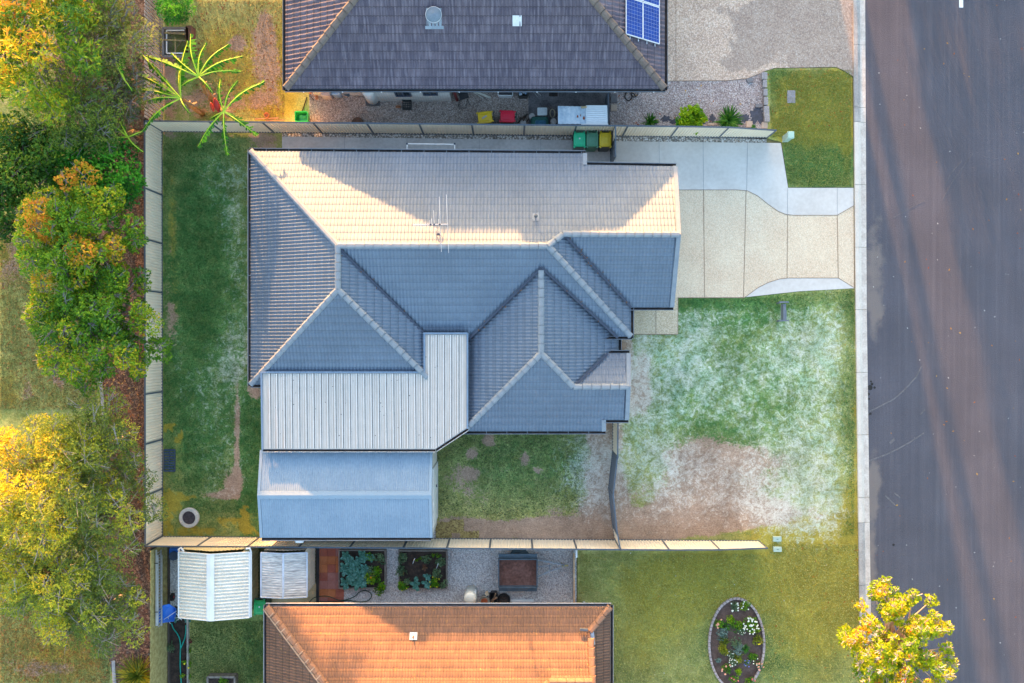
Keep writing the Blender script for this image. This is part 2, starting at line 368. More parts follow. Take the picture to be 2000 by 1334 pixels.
# the block's own lawns
sheet('back_lawn', [(317,254),(551,256),(551,330),(560,330),(560,1060),(317,1050)], .004, LAWN, .16, LA)
sheet('side_lawn', [(846,790),(1202,790),(1202,1057),(846,1054)], .004, LAWN, .16, LA)
sheet('front_lawn', [(1200,600),(1232,600),(1232,653),(1324,653),(1324,581),(1455,581),(1560,569.5),(1669,563),(1681,1334),(1700,2200),(1128,2200),(1128,1060),(1202,1058)], .004, LAWN, .2, LA)
sheet('verge_lawn', [(1494,140),(1512,134),(1633,132),(1650,141),(1665,152),(1667,366),(1540,366),(1527,278),(1496,270)], .004, LAWN, .16, LA)
sheet('neighbour_lawn', [(368,1190),(560,1190),(560,2200),(368,2200)], .004, LAWN, .3, LA)
DRYG = M('dry_grass', (.20,.16,.06), (.36,.22,.09), .8, .95, 14, .8, .5)
sheet('neighbour_yard', [(318,-300),(640,-300),(640,172),(612,180),(604,240),(318,240)], .004, LAWN, .2, LA)

# gravels and slabs
GR1 = gravelmat('side_gravel', [(.30,.23,.20),(.46,.38,.34),(.21,.16,.14),(.56,.49,.45),(.34,.25,.21)], 22, .5, .6)
sheet('gravel', [(604,165),(1035,165),(1035,245),(604,241)], .008, GR1)
GR2 = gravelmat('front_gravel', [(.33,.26,.25),(.50,.42,.40),(.22,.16,.16),(.60,.55,.54),(.36,.26,.22)], 22, .5, .7)
sheet('gravel', [(1192,140),(1297,158),(1420,157),(1460,153),(1484,143),(1494,140),(1498,272),(1192,262)], .008, GR2)
SLAB = M('old_slab', (.16,.15,.16), (.09,.085,.09), 1.4, .9, 14, .6, .2)
sheet('old_slab', [(1032,165),(1192,165),(1192,246),(1032,246)], .012, SLAB)
GR3 = gravelmat('bluish_gravel', [(.50,.48,.49),(.66,.64,.64),(.34,.31,.32),(.76,.73,.72),(.52,.44,.40)], 22, .5, .5)
sheet('gravel', [(619,1066),(1126,1070),(1126,1200),(619,1200)], .008, GR3)
sheet('gravel', [(326,1062),(370,1062),(370,1186),(326,1186)], .008, GR3)
sheet('gravel', [(838,870),(851,870),(851,1056),(838,1056)], .008, GR3)
PEB = gravelmat('pebbles', [(.42,.36,.30),(.66,.62,.58),(.25,.20,.17),(.75,.72,.70),(.50,.40,.32)], 13, .8, .3, bmp=1.0)
sheet('pebble_strip', [(551,256),(1200,263),(1480,268),(1497,268),(1497,281),(1203,277),(551,267)], .008, PEB)
PINE = M('garden_soil', (.026,.018,.015), (.055,.036,.028), 5, .95, 25, .6, .8)
sheet('garden_soil', [(332,1184),(368,1184),(368,2200),(332,2200)], .008, PINE)

# neighbour's exposed aggregate driveway (worn dark patches)
ST = [(1590,60,95,90,1.0),(1480,45,30,30,.9),(1470,110,30,20,.7),(1440,70,40,60,.5),(1320,80,30,15,.5),(1640,130,30,50,.6),(1540,20,60,40,.6),(1370,10,60,20,.5),(1420,130,60,20,.3)]
AGN = gravelmat('weathered_aggregate', [(.56,.41,.31),(.70,.54,.43),(.44,.31,.24),(.76,.63,.53)], 17, .35, .4, patch=(.13,.11,.11), bmp=.25)
sheet('neighbour_driveway', [(1240,-900),(1665,-900),(1667,150),(1650,139),(1633,131),(1512,133),(1494,139),(1484,143),(1460,153),(1420,157),(1297,158),(1240,158)], .016, AGN, .5,
      dict(stain=lambda x, y: interp_blobs(ST, x, y)))
# our driveway: cream exposed aggregate, pale concrete borders
curve = [(1203,371),(1320,371),(1440,371),(1460,373),(1480,383),(1500,399),(1520,413),(1535,419),(1550,420.5),(1635,420.5),(1667,402)]
AG = gravelmat('cream_aggregate', [(.70,.54,.39),(.74,.60,.45),(.64,.49,.35),(.77,.66,.52)], 24, .25, .35, bmp=.2)
dw = sheet('driveway', curve+[(1668,562),(1637,543),(1540,543),(1522,545),(1500,552),(1480,562),(1455,580.5),(1324,581),(1230,581),(1203,581)], .012, AG)
CONC = M('pale_concrete', (.54,.50,.47), (.60,.56,.53), .7, .75, 6, .12)
CONC2 = M('path_concrete', (.46,.44,.44), (.54,.52,.52), .8, .8, 7, .2)
cp = sheet('concrete_drive', [(1203,276),(1525,279.5),(1539,367),(1667,367)]+curve[::-1], .016, CONC)
sheet('concrete_drive', [(1455,580.5),(1480,562),(1500,552),(1522,545),(1540,543),(1637,543),(1668,561),(1668,563),(1560,569)], .016, CONC)
sheet('path', [(551,267),(1203,275),(1203,372),(1140,372),(1140,330),(551,330)], .012, CONC2)
sheet('porch_slab', [(1225,581),(1324,581),(1324,653),(1225,653)], .016, gravelmat('porch_aggregate', [(.60,.48,.33),(.70,.58,.42),(.50,.38,.26),(.74,.64,.50)], 24, .3, .35, bmp=.2))
JT = M('joint', (.30,.22,.16), (.24,.17,.12), 3, .9)
j = MB()
def jl(pts, wd=.028, z=.020):
    for a, b_ in zip(pts[:-1], pts[1:]): j.beam((*P2(*a), z), (*P2(*b_), z), wd, .004)
for pts in ([(1374,371),(1376,581)], [(1457,372),(1454,500),(1452,581)], [(1538,420),(1537,543)], [(1635,420),(1637,543)], [(1281,600),(1281,653)], [(1324,581),(1324,653),(1225,653)], curve[1:], [(1324,581.5),(1454,581.5)],
            [(1668,562),(1637,543),(1540,543),(1522,545),(1500,552),(1480,562),(1455,580.5)], [(1668.5,403),(1669,562)]): jl(pts)
j.build('joint', JT, dw, local=True)
j = MB()
for pts in ([(1287,276),(1288,330)], [(1373,277),(1374,371)], [(1460,279),(1458,373)], [(1538,367),(1538,420)], [(1635,367),(1635,420)], [(673,266),(673,300)], [(795,268),(795,300)], [(936,270),(936,300)], [(1056,271),(1056,300)]): jl(pts, .014)
j.build('joint', M('saw_cut', (.26,.27,.30), None, 3, .9), cp, local=True)
j = MB(); jl([(1297,158.5),(1420,157.5),(1460,153.5),(1484,143.5)], .03, .02); jl([(1320,-400),(1320,158)], .02, .02)
tag(j.build('joint_strip', JT), kind='structure')

# road, kerb and channel
def roadmat():
    m, t, b = nodes('asphalt')
    tc = N(t, 'ShaderNodeTexCoord').outputs['Object']
    mp = N(t, 'ShaderNodeMapping'); mp.inputs['Scale'].default_value = (3.0, .06, 1); L(t, tc, mp.inputs[0])
    s = noise(t, mp.outputs[0], 1.6, 5, .65)
    col = ramp(t, s, [(.3, (.084,.085,.110)), (.5, (.094,.094,.120)), (.75, (.116,.114,.140))])
    f = noise(t, tc, 26.0, 3, .7)
    col = mixc(t, .55, col, ramp(t, f, [(.3, (.3,)*3), (.72, (.72,)*3)]), 'OVERLAY')
    bg_ = noise(t, tc, .35, 4)
    col = mixc(t, .35, col, ramp(t, bg_, [(.35, (.38,)*3), (.65, (.64,)*3)]), 'OVERLAY')
    A = N(t, 'ShaderNodeAttribute', attribute_name='dust').outputs['Fac']
    d = thr(t, math_(t, 'ADD', A, math_(t, 'MULTIPLY', math_(t, 'SUBTRACT', noise(t, tc, 1.1, 6, .65), .5), 1.2)), .35, .8)
    col = mixc(t, math_(t, 'MULTIPLY', d, .6), col, (.26,.22,.20))
    L(t, col, b.inputs['Base Color']); b.inputs['Roughness'].default_value = .8; b.inputs['Specular IOR Level'].default_value = .25
    bump(t, b, f, 1.0, .06); return m
DU = [(1705,560,25,90,.75),(1712,650,12,60,.4),(1708,950,12,60,.55),(1720,890,40,60,.3),(1700,1050,14,120,.5),(1712,430,20,60,.4),(1700,1200,14,120,.5),(1760,1000,50,20,.15)]
road = sheet('road', [(1694,-3000),(1690,0),(1692,600),(1702,1334),(1712,4000),(2520,4000),(2520,-3000)], .002, roadmat(), None, None)
sheet('road_edge', [(1690,-400),(1690,0),(1692,600),(1702,1334),(1705,1600),(1775,1600),(1775,-400)], .006, bpy.data.materials['asphalt'], .4, dict(dust=lambda x, y: interp_blobs(DU, x, y)))
RMK = M('tyre_mark', (.15,.14,.15), (.105,.10,.11), 4, .8, 20, .6)
r = MB()
def arc(pts, wd):
    for a, b_ in zip(pts[:-1], pts[1:]): r.beam((*P2(*a), .0095), (*P2(*b_), .0095), wd, .003)
arc([(1697,804),(1720,793),(1745,780),(1768,760),(1790,735),(1800,715)], .07)
arc([(1697,900),(1730,888),(1755,876),(1780,862),(1805,845)], .07)
arc([(1738,866),(1747,857)], .12); arc([(1729,968),(1752,990)], .07); arc([(1747,963),(1758,972)], .07)
arc([(1745,425),(1785,402),(1805,392)], .025); arc([(1840,390),(1862,352),(1900,300)], .025); arc([(1845,360),(1860,335),(1878,315)], .025); arc([(1797,810),(1806,800)], .06)
tag(r.build('tyre_marks', RMK), kind='structure')
r = MB()
for x, y, s in ((1699,757,.13),(1703,750,.07),(1708,757,.06),(1696,770,.07),(1701,745,.05),(1700,808,.06),(1696,810,.05),(1745,1064,.06),(1697,779,.05)):
    r.cyl(*P2(x, y), [(s, .0082), (s, .011)], 14)
tag(r.build('oil_spots', M('oil', (.025,.022,.022), None, 4, .6)), kind='structure')
r = MB(); a = P2(1872.5, -60); b_ = P2(1877, 15); r.beam((P2(1877,-60)[0], a[1], .0095), (P2(1877,15)[0], b_[1], .0095), .2, .003)
tag(r.build('road_marking', M('road_paint', (.8,.8,.8), None, 4, .6)), kind='structure')

def kerb():
    KO = M('old_kerb', (.30,.28,.27), (.40,.37,.35), 1.4, .85, 14, .3); KN = M('new_kerb', (.56,.50,.45), (.62,.56,.50), 1.2, .8, 14, .2)
    KR = M('kerb_channel', (.46,.40,.36), (.56,.51,.47), 1.8, .85, 14, .3)
    def ed(y):   # left edge px, right edge px
        if y < 600: return 1665+(y/600)*5, 1689.5+(y/600)*3
        return 1670+(y-600)/734*9.5, 1692.5+(y-600)/734*10
    for nm, y0, y1, m1 in (('kerb', -400, 239, KO), ('kerb', 239, 1020, KN), ('kerb', 1020, 1900, KO)):
        for which, m in (('k', m1), ('c', KR if m1 is not KN else KR)):
            b = MB(); ys = []; y = y0
            step = 122
            while y < y1-1: ys.append((y, min(y+step, y1))); y += step
            for a, c in ys:
                a += .4; c -= .4
                for i, (u, v) in enumerate(((a, c),)):
                    l0, r0 = ed(u); l1, r1 = ed(v); mid = .56
                    def X(l, r_, f, yy, z): return (*P2(l+(r_-l)*f, yy), z)
                    if which == 'k': prof = [(0, .0), (0, .105), (.30, .11), (.50, .05), (mid, .032), (mid, 0)]
                    else: prof = [(mid+.004, 0), (mid+.004, .030), (.8, .018), (1, .022), (1, 0)]
                    vs = [X(l0, r0, f, u, z) for f, z in prof]+[X(l1, r1, f, v, z) for f, z in prof]; n = len(prof)
                    b.add(vs, [(q, q+1, n+q+1, n+q) for q in range(n-1)]+[tuple(range(n)), tuple(range(2*n-1, n-1, -1))])
            tag(fix(b.build('kerb' if which == 'k' else 'gutter_channel', m)), kind='structure')
kerb()
# far side of the street
sheet('far_verge', [(2520,-3000),(2520,4000),(5200,4000),(5200,-3000)], .003, PARK)
# ---------------------------------------------------------------- tiled roofs
T225 = math.tan(math.radians(22.5))
class Plane:
    def __init__(s, d, q, z0, t=T225):      # d downhill unit (x,y); z = z0 - t*(p.d - q)
        s.d = d; s.q = q; s.z0 = z0; s.t = t
    def z(s, x, y): return s.z0-s.t*(x*s.d[0]+y*s.d[1]-s.q)
    def hit(s, px, py):
        z = s.z0
        for _ in range(30): x, y, _z = P(px, py, z); z = s.z(x, y)
        return (x, y, z)
def wave(u, per): 
    f = (u/per) % 1.0
    return np.where(f < .62, np.sin(PI*f/.62)**.8, 0.0)
def tiles(acc, pl, poly, per=.155, amp=.042, course=.36, lap=.007, sub=6, lift=.0):
    d = np.array(pl.d, float); e = np.array((-d[1], d[0])); poly = np.array([p[:2] for p in poly], float)
    U = poly@e; Vv = poly@(-d)
    u = np.arange(math.floor(U.min()/per)*per, U.max(), per/sub); u = np.unique(np.concatenate([[U.min()+1e-4], u[(u > U.min()) & (u < U.max())], [U.max()-1e-4]]))
    lo = np.full(len(u), 1e9); hi = np.full(len(u), -1e9); n = len(poly)
    for i in range(n):
        a, b = i, (i+1) % n; ua, ub = U[a], U[b]
        if abs(ua-ub) < 1e-9: continue
        m = (u >= min(ua, ub)-1e-6) & (u <= max(ua, ub)+1e-6)
        v = Vv[a]+(Vv[b]-Vv[a])*(u-ua)/(ub-ua)
        lo[m] = np.minimum(lo[m], v[m]); hi[m] = np.maximum(hi[m], v[m])
    w_ = wave(u, per)*amp
    c = course*math.cos(math.atan(pl.t))
    v0 = Vv.min(); rows = int(math.ceil((Vv.max()-v0)/c))
    for k in range(rows):
        va = np.clip(v0+k*c, lo, hi); vb = np.clip(v0+(k+1)*c, lo, hi)
        nV = acc['n']; m = len(u)
        def put(v, h):
            p = u[:, None]*e[None]+v[:, None]*(-d)[None]
            z = pl.z(p[:, 0], p[:, 1])+h+w_+lift
            acc['V'].append(np.column_stack([p, z])); acc['UV'].append(np.column_stack([u, v/math.cos(math.atan(pl.t))-v0]))
        t_ = (v0+(k+1)*c-va)/c
        put(va, np.full(m, -lap*.4)); put(va, lap*np.clip(t_, 0, 1)); put(vb, lap*np.clip((v0+(k+1)*c-vb)/c, 0, 1))
        i = np.arange(m-1)
        ok = (np.maximum(hi[:-1]-lo[:-1], hi[1:]-lo[1:]) > 1e-4) & ((vb-va)[:-1]+(vb-va)[1:] > 1e-5)
        i = i[ok]
        for r_ in (0, 1):
            A = nV+r_*m+i; F = np.column_stack([A, A+1, A+1+m, A+m]); acc['F'].append(F)
        acc['n'] += 3*m
def new_acc(): return dict(V=[], UV=[], F=[], n=0)
def acc_build(acc, name, mat, parent):
    return npmesh(name, np.concatenate(acc['V']), np.concatenate(acc['F']), mat, parent, uv=np.concatenate(acc['UV']))
def caps(mb, a, b, wd=.27, ln=.40, h=.075, z=.05):
    """run of overlapping ridge tiles from a to b (b is the upper or far end)"""
    a = Vector(a); b = Vector(b); Ltot = (b-a).length; n = max(1, round(Ltot/ln)); d = (b-a)/n
    sd = Vector((d.y, -d.x, 0)).normalized(); up = Vector((0, 0, 1))
    prof = [(-.5, -.05), (-.42, .035), (-.2, h), (.2, h), (.42, .035), (.5, -.05)]
    for i in range(n):
        p0 = a+d*i; p1 = a+d*(i+.955); r = []
        for p, l_, s_ in ((p0, .04, 1.08), (p1, .0, .93)):
            r.append([p+sd*(x*wd*s_)+up*(zz+z+l_) for x, zz in prof])
        k = len(prof)
        mb.add([q for rr in r for q in rr], [(j_, j_+1, k+j_+1, k+j_) for j_ in range(k-1)]+[tuple(range(k))[::-1], tuple(range(k, 2*k))])
def valley(mb, a, b, wd=.10, z=.115):
    a = Vector(a); b = Vector(b); mb.beam(a+Vector((0, 0, z)), b+Vector((0, 0, z)), wd, .02)
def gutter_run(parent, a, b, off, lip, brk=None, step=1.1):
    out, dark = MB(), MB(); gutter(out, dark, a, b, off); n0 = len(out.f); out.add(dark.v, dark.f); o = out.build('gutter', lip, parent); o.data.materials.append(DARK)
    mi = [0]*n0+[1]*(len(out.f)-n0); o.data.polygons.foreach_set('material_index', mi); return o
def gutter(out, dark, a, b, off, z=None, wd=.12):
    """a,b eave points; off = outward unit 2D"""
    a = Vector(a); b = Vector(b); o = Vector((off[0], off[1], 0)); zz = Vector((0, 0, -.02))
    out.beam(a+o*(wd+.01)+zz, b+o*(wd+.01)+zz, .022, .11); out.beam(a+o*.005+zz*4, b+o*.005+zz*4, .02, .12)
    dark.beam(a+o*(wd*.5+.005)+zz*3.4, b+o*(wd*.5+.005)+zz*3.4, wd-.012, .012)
SLATE = tilemat('slate_tiles', (.138,.172,.23), (.148,.184,.245), (.18,.205,.245), (.31, .357), .10, .5, lapshade=.26)
SLATE_CAP = M('slate_capping', (.22,.245,.28), (.25,.27,.30), 3, .55, 22, .15)
CHAR = M('charcoal_trim', (.045,.055,.085), (.055,.065,.095), 3, .45, 20, .1)
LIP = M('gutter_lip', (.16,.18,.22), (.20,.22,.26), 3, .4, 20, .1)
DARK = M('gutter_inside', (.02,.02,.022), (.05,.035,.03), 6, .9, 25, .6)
WALLM = M('rendered_brick', (.50,.44,.36), (.54,.48,.40), 2, .8, 20, .2)
GLASS = M('window_glass', (.03,.04,.05), (.02,.03,.04), 1, .08, 20, .0, spec=.8)
WHITE = M('white_paint', (.72,.72,.72), (.66,.66,.67), 2, .5, 20, .1)
SOFF = M('soffit_paint', (.6,.58,.54), None, 2, .8)

def window(house, x, y, z0, wd, ht, ax):      # ax: outward unit
    f = MB(); dx, dy = ax; sx, sy = (wd, .08) if dy else (.08, wd)
    cx, cy = x+dx*.03, y+dy*.03
    if dy:
        for s_ in (-.5, .5, 0): f.box(cx+s_*wd, cy, z0, .06, .08, ht)
        for zz in (z0-.05, z0+ht): f.box(cx, cy, zz, wd+.06, .08, .05)
    else:
        for s_ in (-.5, .5, 0): f.box(cx, cy+s_*wd, z0, .08, .06, ht)
        for zz in (z0-.05, z0+ht): f.box(cx, cy, zz, .08, wd+.06, .05)
    fo = f.build('window_frame', CHAR, house)
    p = MB(); p.box(x+dx*.012, y+dy*.012, z0, sx if dy else .03, .03 if dy else sy, ht); p.build('pane', GLASS, fo)

# ---------------------------------------------------------------- the main house
house = thing('house', 'large house with blue-grey tiled hip roof in the middle of the photo', 'house', (*P2(900, 560), 0))
pN = Plane((0, 1), 4.13, 4.33); pS = Plane((0, -1), -4.13, 4.33); pW = Plane((-1, 0), 7.5, 4.33); pE2 = Plane((1, 0), -7.5, 4.33)
pS1 = Plane((0, -1), -2.25, 4.33); pE1 = Plane((1, 0), 1.547, 4.33); pGS = Plane((0, -1), -4.65, 4.09)
pW2 = Plane((-1, 0), -1.27, 3.9); pE3 = Plane((1, 0), 1.27, 3.9); pS2 = Plane((0, -1), .51, 3.9); pgN = Plane((0, 1), -2.005, 3.28)
R = {}
def roofpart(acc, pl, pix, **k):
    pts = [pl.hit(*p) for p in pix]; tiles(acc, pl, pts, **k); return pts
acc = new_acc()
roofpart(acc, pN, [(490,295),(1144,300),(1144,322),(1320,325),(1326,458),(1100,457),(1068,482),(660,481)])
roofpart(acc, pS, [(660,481),(1068,482),(1232,657),(1205,657),(1058,525),(912,668),(828,668),(828,650)])
roofpart(acc, pE1, [(1068,482),(1100,457),(1232,600),(1232,657)])
roofpart(acc, pGS, [(1100,457),(1326,458),(1315,600),(1232,600)])
roofpart(acc, pW, [(490,295),(660,481),(658,565),(490,751)])
roofpart(acc, pE2, [(660,481),(840,662),(840,742),(658,565)])
roofpart(acc, pS1, [(490,751),(658,565),(840,742),(840,751)])
roofpart(acc, pW2, [(1057,525),(905,675),(905,842),(1055,690)])
roofpart(acc, pE3, [(1057,525),(1207,660),(1208,687),(1185,690),(1120,755),(1055,690)])
roofpart(acc, pS2, [(905,842),(1055,690),(1120,755),(1228,755),(1226,820),(1182,820),(1182,842)])
roofpart(acc, pgN, [(1120,755),(1186,690),(1229,690),(1228,755)])
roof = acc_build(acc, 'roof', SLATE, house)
Z = lambda p, dz: (p[0], p[1], p[2]+dz)
A_ = pN.hit(490,295); B_ = pW.hit(659,481); B_ = (-7.5, 4.13, 4.33); C_ = (1.547, 4.13, 4.33); D_ = pGS.hit(1100,457)
E_ = pGS.hit(1327,458); F_ = (-7.5, 2.25, 4.33); G_ = pW.hit(490,751); H_ = pE2.hit(836,738)
I_ = pE1.hit(1232,657); J_ = (1.27, 3.1, 3.9); K_ = (1.27, -.51, 3.9); L_ = pW2.hit(905,842); M_ = pgN.hit(1120,755); N_ = pgN.hit(1228,755)
for a, b_ in ((A_, B_), (B_, C_), (B_, F_), (G_, F_), (H_, F_), (C_, D_), (D_, E_), (I_, C_), (J_, K_), (L_, K_), (M_, K_), (M_, N_)): cm = MB(); caps(cm, a, b_); cm.build('ridge_capping', SLATE_CAP, roof)
# verge tiles down the two gables
for pl, a, b_ in ((pN, (1320,325), (1327,458)), (pGS, (1314,600), (1327,458)), (pgN, (1229,690), (1229,755)), (pS2, (1226,820), (1229,755)), (pN, (1144,300), (1144,322)), (pS2, (1181,842), (1181,820))):
    vm = MB(); A1 = Vector(pl.hit(*a)); A2 = Vector(pl.hit(*b_)); n = max(1, round((A2-A1).length/.36)); d = (A2-A1)/n
    for i in range(n): vm.beam(A1+d*i+Vector((-.04, 0, .055)), A1+d*(i+1.02)+Vector((-.04, 0, .03)), .19, .06)
    vm.build('verge_tiles', SLATE_CAP, roof)
for pl, a, b_ in ((pS, (664,486), (828,650)), (pGS, (1103,461), (1232,600)), (pS, (1057,524), (912,666)), (pS, (1058,524), (1206,660)), (pgN, (1122,753), (1186,690))): va = MB(); valley(va, pl.hit(*a), pl.hit(*b_)); va.build('valley', CHAR, roof)
va = MB()
va.beam(Z(pGS.hit(1311,595), .045), Z(pGS.hit(1320,466), .045), .035, .03); va.build('verge_flashing', CHAR, roof); va = MB(); va.beam(Z(pS2.hit(1220,818), .045), Z(pS2.hit(1221,760), .045), .03, .03); va.build('verge_flashing', CHAR, roof)
for pl, a, b_, off in ((pN, (487,295), (1144,300), (0, 1)), (pN, (1144,322), (1321,325), (0, 1)), (pW, (490,292), (490,754), (-1, 0)), (pS1, (488,751), (520,751), (0, -1)),
                      (pGS, (1232,600), (1316,600), (0, -1)), (pE1, (1232,598), (1232,660), (1, 0)), (pS, (1080,657), (1235,657), (0, -1)), (pE3, (1208,659), (1208,688), (1, 0)),
                      (pS2, (1180,820), (1228,820), (0, -1)), (pS2, (905,842), (1183,842), (0, -1)), (pgN, (1186,690), (1230,690), (0, 1))):
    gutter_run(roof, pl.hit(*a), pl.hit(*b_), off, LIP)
def brk(a, b_, par, m_): br = MB(); br.beam(a, b_, .025, .02); br.build('gutter_bracket', m_, par)
for x in range(520, 1140, 44): q = pN.hit(x, 295+(x-490)*5/654); brk((q[0], q[1]+.0, q[2]-.01), (q[0], q[1]+.13, q[2]-.01), roof, LIP)
for y in range(330, 740, 52): q = pW.hit(490, y); brk((q[0], q[1], q[2]-.01), (q[0]-.13, q[1], q[2]-.01), roof, LIP)
for x in range(950, 1170, 40): q = pS2.hit(x, 842); brk((q[0], q[1], q[2]-.01), (q[0], q[1]-.13, q[2]-.01), roof, LIP)
foot = [(-11.4,8.15),(3.0,8.05),(3.0,7.45),(7.2,7.4),(7.2,2.0),(4.95,2.0),(4.95,.65),(4.4,.65),(4.4,-.9),(5.0,-.9),(5.0,-3.1),(3.8,-3.1),(3.8,-3.65),(-1.8,-3.65),(-1.8,.6),(-4.3,.6),(-4.3,-1.5),(-11.4,-1.5)]
wl = MB(); wl.prism(foot, 0, 2.42); wl.add([(7.2,2.0,2.42),(7.2,7.4,2.42),(7.2,7.4,2.85),(7.2,4.65,3.98),(7.2,2.0,2.88)], [(0,1,2,3,4)]); wl.add([(5.0,-3.1,2.42),(5.0,-.9,2.42),(5.0,-.9,2.75),(5.0,-2.0,3.2),(5.0,-3.1,2.74)], [(0,1,2,3,4)])
fix(wl.build('wall', WALLM, house))
sf = MB(); sf.prism([(-11.85,8.6),(3.3,8.5),(3.3,7.9),(7.25,7.9),(7.25,1.6),(5.3,1.6),(5.3,.3),(4.8,.3),(4.8,-.55),(5.1,-.55),(5.1,-3.5),(4.2,-3.5),(4.2,-4.0),(-2.1,-4.0),(-2.1,.2),(-3.9,.2),(-3.9,-1.9),(-11.85,-1.9)], 2.30, 2.33)
fix(sf.build('soffit', SOFF, house))
for x in (-9.5, -6.0, -2.0, 1.4): window(house, x, 8.14, 1.0, 1.5, 1.1, (0, 1))
for y in (6.2, 3.0, .2): window(house, -11.4, y, .9, 1.6, 1.2, (-1, 0))
window(house, 1.2, -3.65, .6, 2.1, 1.5, (0, -1)); window(house, 5.0, -2.0, .9, 1.3, 1.2, (1, 0))
gdm = MB()
for k in range(5): gdm.box(7.225, 4.75, .03+k*.44, .05, 4.8, .42)
gdm.build('garage_door', M('garage_door', (.30,.31,.33), None, 2, .5), house)
dm = MB(); dm.box(4.97, 1.3, .05, .05, .9, 2.05); dd = dm.build('door', M('front_door', (.12,.06,.03), None, 5, .5), house)
hh = MB(); hh.beam((5.03, 1.6, .9), (5.03, 1.6, 1.2), .03, .03); hh.build('handle', LIP, dd)
# pipe vent
pv = MB(); q = pN.hit(1046, 425); pv.tube([(q[0], q[1], q[2]-.05), (q[0], q[1], q[2]+.42)], .045, 10); pv.cyl(q[0], q[1], [(.075, q[2]+.42), (.085, q[2]+.45), (.02, q[2]+.5)], 10)
pvo = pv.build('vent_pipe', M('grey_pipe', (.12,.13,.15), None, 3, .5), house)
pv = MB(); pv.beam((q[0], q[1]-.16, q[2]+.1), (q[0], q[1]+.2, q[2]-.05), .3, .012); pv.build('flashing', SLATE_CAP, pvo)

# TV aerial: stands on the roof
q = pN.hit(858, 455); ALU = M('aluminium', (.62,.62,.64), (.7,.7,.7), 4, .35, 30, .1, metal=.6)
an = thing('tv_antenna', 'white multi-element television antenna on a mast beside the ridge of the grey tiled roof', 'antenna', q)
zt = q[2]+1.1
mb = MB(); mb.tube([q, (q[0], q[1], zt+.05)], .02, 6); mb.beam((q[0]-.18, q[1]+.2, q[2]+.08), (q[0], q[1], q[2]+.5), .03, .03); mb.beam((q[0]+.16, q[1]-.2, q[2]+.0), (q[0], q[1], q[2]+.5), .03, .03); mb.build('mast', ALU, an)
def AP(px, py): return P(px, py, zt)
mb = MB(); mb.tube([AP(807,439), AP(875,438)], .018, 6); bo = mb.build('boom', ALU, an)
mb = MB()
for x in np.arange(808, 838, 3.3): mb.tube([AP(x, 435.5), AP(x, 443.5)], .011, 4)
for x, a, b_ in ((840,430,450),(843,427,440),(848,411,466),(857,428,440),(860,384,492),(874,380,494)): mb.tube([AP(x-(b_-a)*.02, a), AP(x+(b_-a)*.02, b_)], .010, 5)
mb.build('element', ALU, an)
for x in (841, 848, 859): mb = MB(); mb.box(*P2(x, 439, zt), zt-.02, .08, .08, .06); mb.build('connector', CHAR, an)
mb = MB(); mb.box(*P2(856, 458, zt-.5), zt-.55, .12, .08, .12); mb.build('junction_box', CHAR, an)
# fold-down clothes airer on the north wall
t = thing('clothes_airer', 'white tubular fold-down frame jutting out from the wall over the narrow path', 'clothes line', (*P2(842, 300, 1.8), 1.8))
mb = MB(); z = 1.8
for a, b_ in (((795.5,281),(888,282)), ((795,281),(795,306)), ((888,281),(888.5,306)), ((795,306),(888,306))): mb.tube([P(*a, z), P(*b_, z)], .028, 6)
mb.build('frame', WHITE, t)
for x in (795, 888): mb = MB(); mb.box(*P2(x, 281, z), z-.03, .08, .08, .06); mb.build('corner_joint', CHAR, t)
mb = MB()
for k in range(1, 6): mb.tube([P(796, 281+k*4, z), P(888, 281+k*4, z)], .004, 3)
mb.build('line', WHITE, t)

# ---------------------------------------------------------------- patio roof
pat = thing('patio_roof', 'pale ribbed insulated patio roof joining the tiled house to the blue shed', 'patio roof', (*P2(700, 800), 0))
PAT = M('cream_panel', (.44,.385,.345), (.52,.46,.415), .9, .6, 5, .18, stretch=(2.6, .3, 1)); 
def patz(y): return 2.72+(y+5)*.055        # rises towards the house
def PP(px, py):
    z = 3.0
    for _ in range(20): x, y, _z = P(px, py, z); z = patz(y)
    return (x, y, z)
pg = [(513,729),(828,729),(828,653),(911,653),(911,836),(850,877),(514,877)]
pw = [PP(*p) for p in pg]
mb = MB(); n = len(pw); mb.add([(x, y, z-.09) for x, y, z in pw]+pw, [tuple(range(n)), tuple(range(2*n-1, n-1, -1))]+[(i, (i+1) % n, n+(i+1) % n, n+i) for i in range(n)])
po = fix(mb.build('roof_panel', PAT, pat))
BTR = M('blue_trim', (.17,.23,.32), (.20,.26,.35), 3, .4, 20, .1)
rb = MB(); sr_ = MB(); x = 526.5
while x < 905:
    y0 = 729.5 if x < 828 else 654; y1 = 876.5 if x < 850 else 877-(x-850)*41/61.0
    a = PP(x, y0); b_ = PP(x+1.5 if x < 828 else x, y1-1); rb.beam(Z(a, .026), Z(b_, .026), .05, .055)
    sr_.beam(Z(PP(x+1.6, y0), .006), Z(PP(x+3.1 if x < 828 else x+1.6, y1-1), .006), .035, .012)
    for o_ in (4.7, 9.4):
        if x+o_ < 905: 
            a = PP(x+o_, max(y0, 654 if x+o_ > 828 else y0)); b_ = PP(x+o_, (y1 if x+o_ < 850 else 877-(x+o_-850)*41/61.0)-1); rb.beam(Z(a, .003), Z(b_, .003), .03, .008)
    x += 14.15
sr_.build('rib_shadow', M('rib_shadow_paint', (.24,.22,.215), None, 4, .8), po)  # dark strips stand in for the shadow beside each rib
rb.build('rib', M('rib_white', (.66,.61,.58), (.60,.56,.53), 3, .5, 20, .2), po)
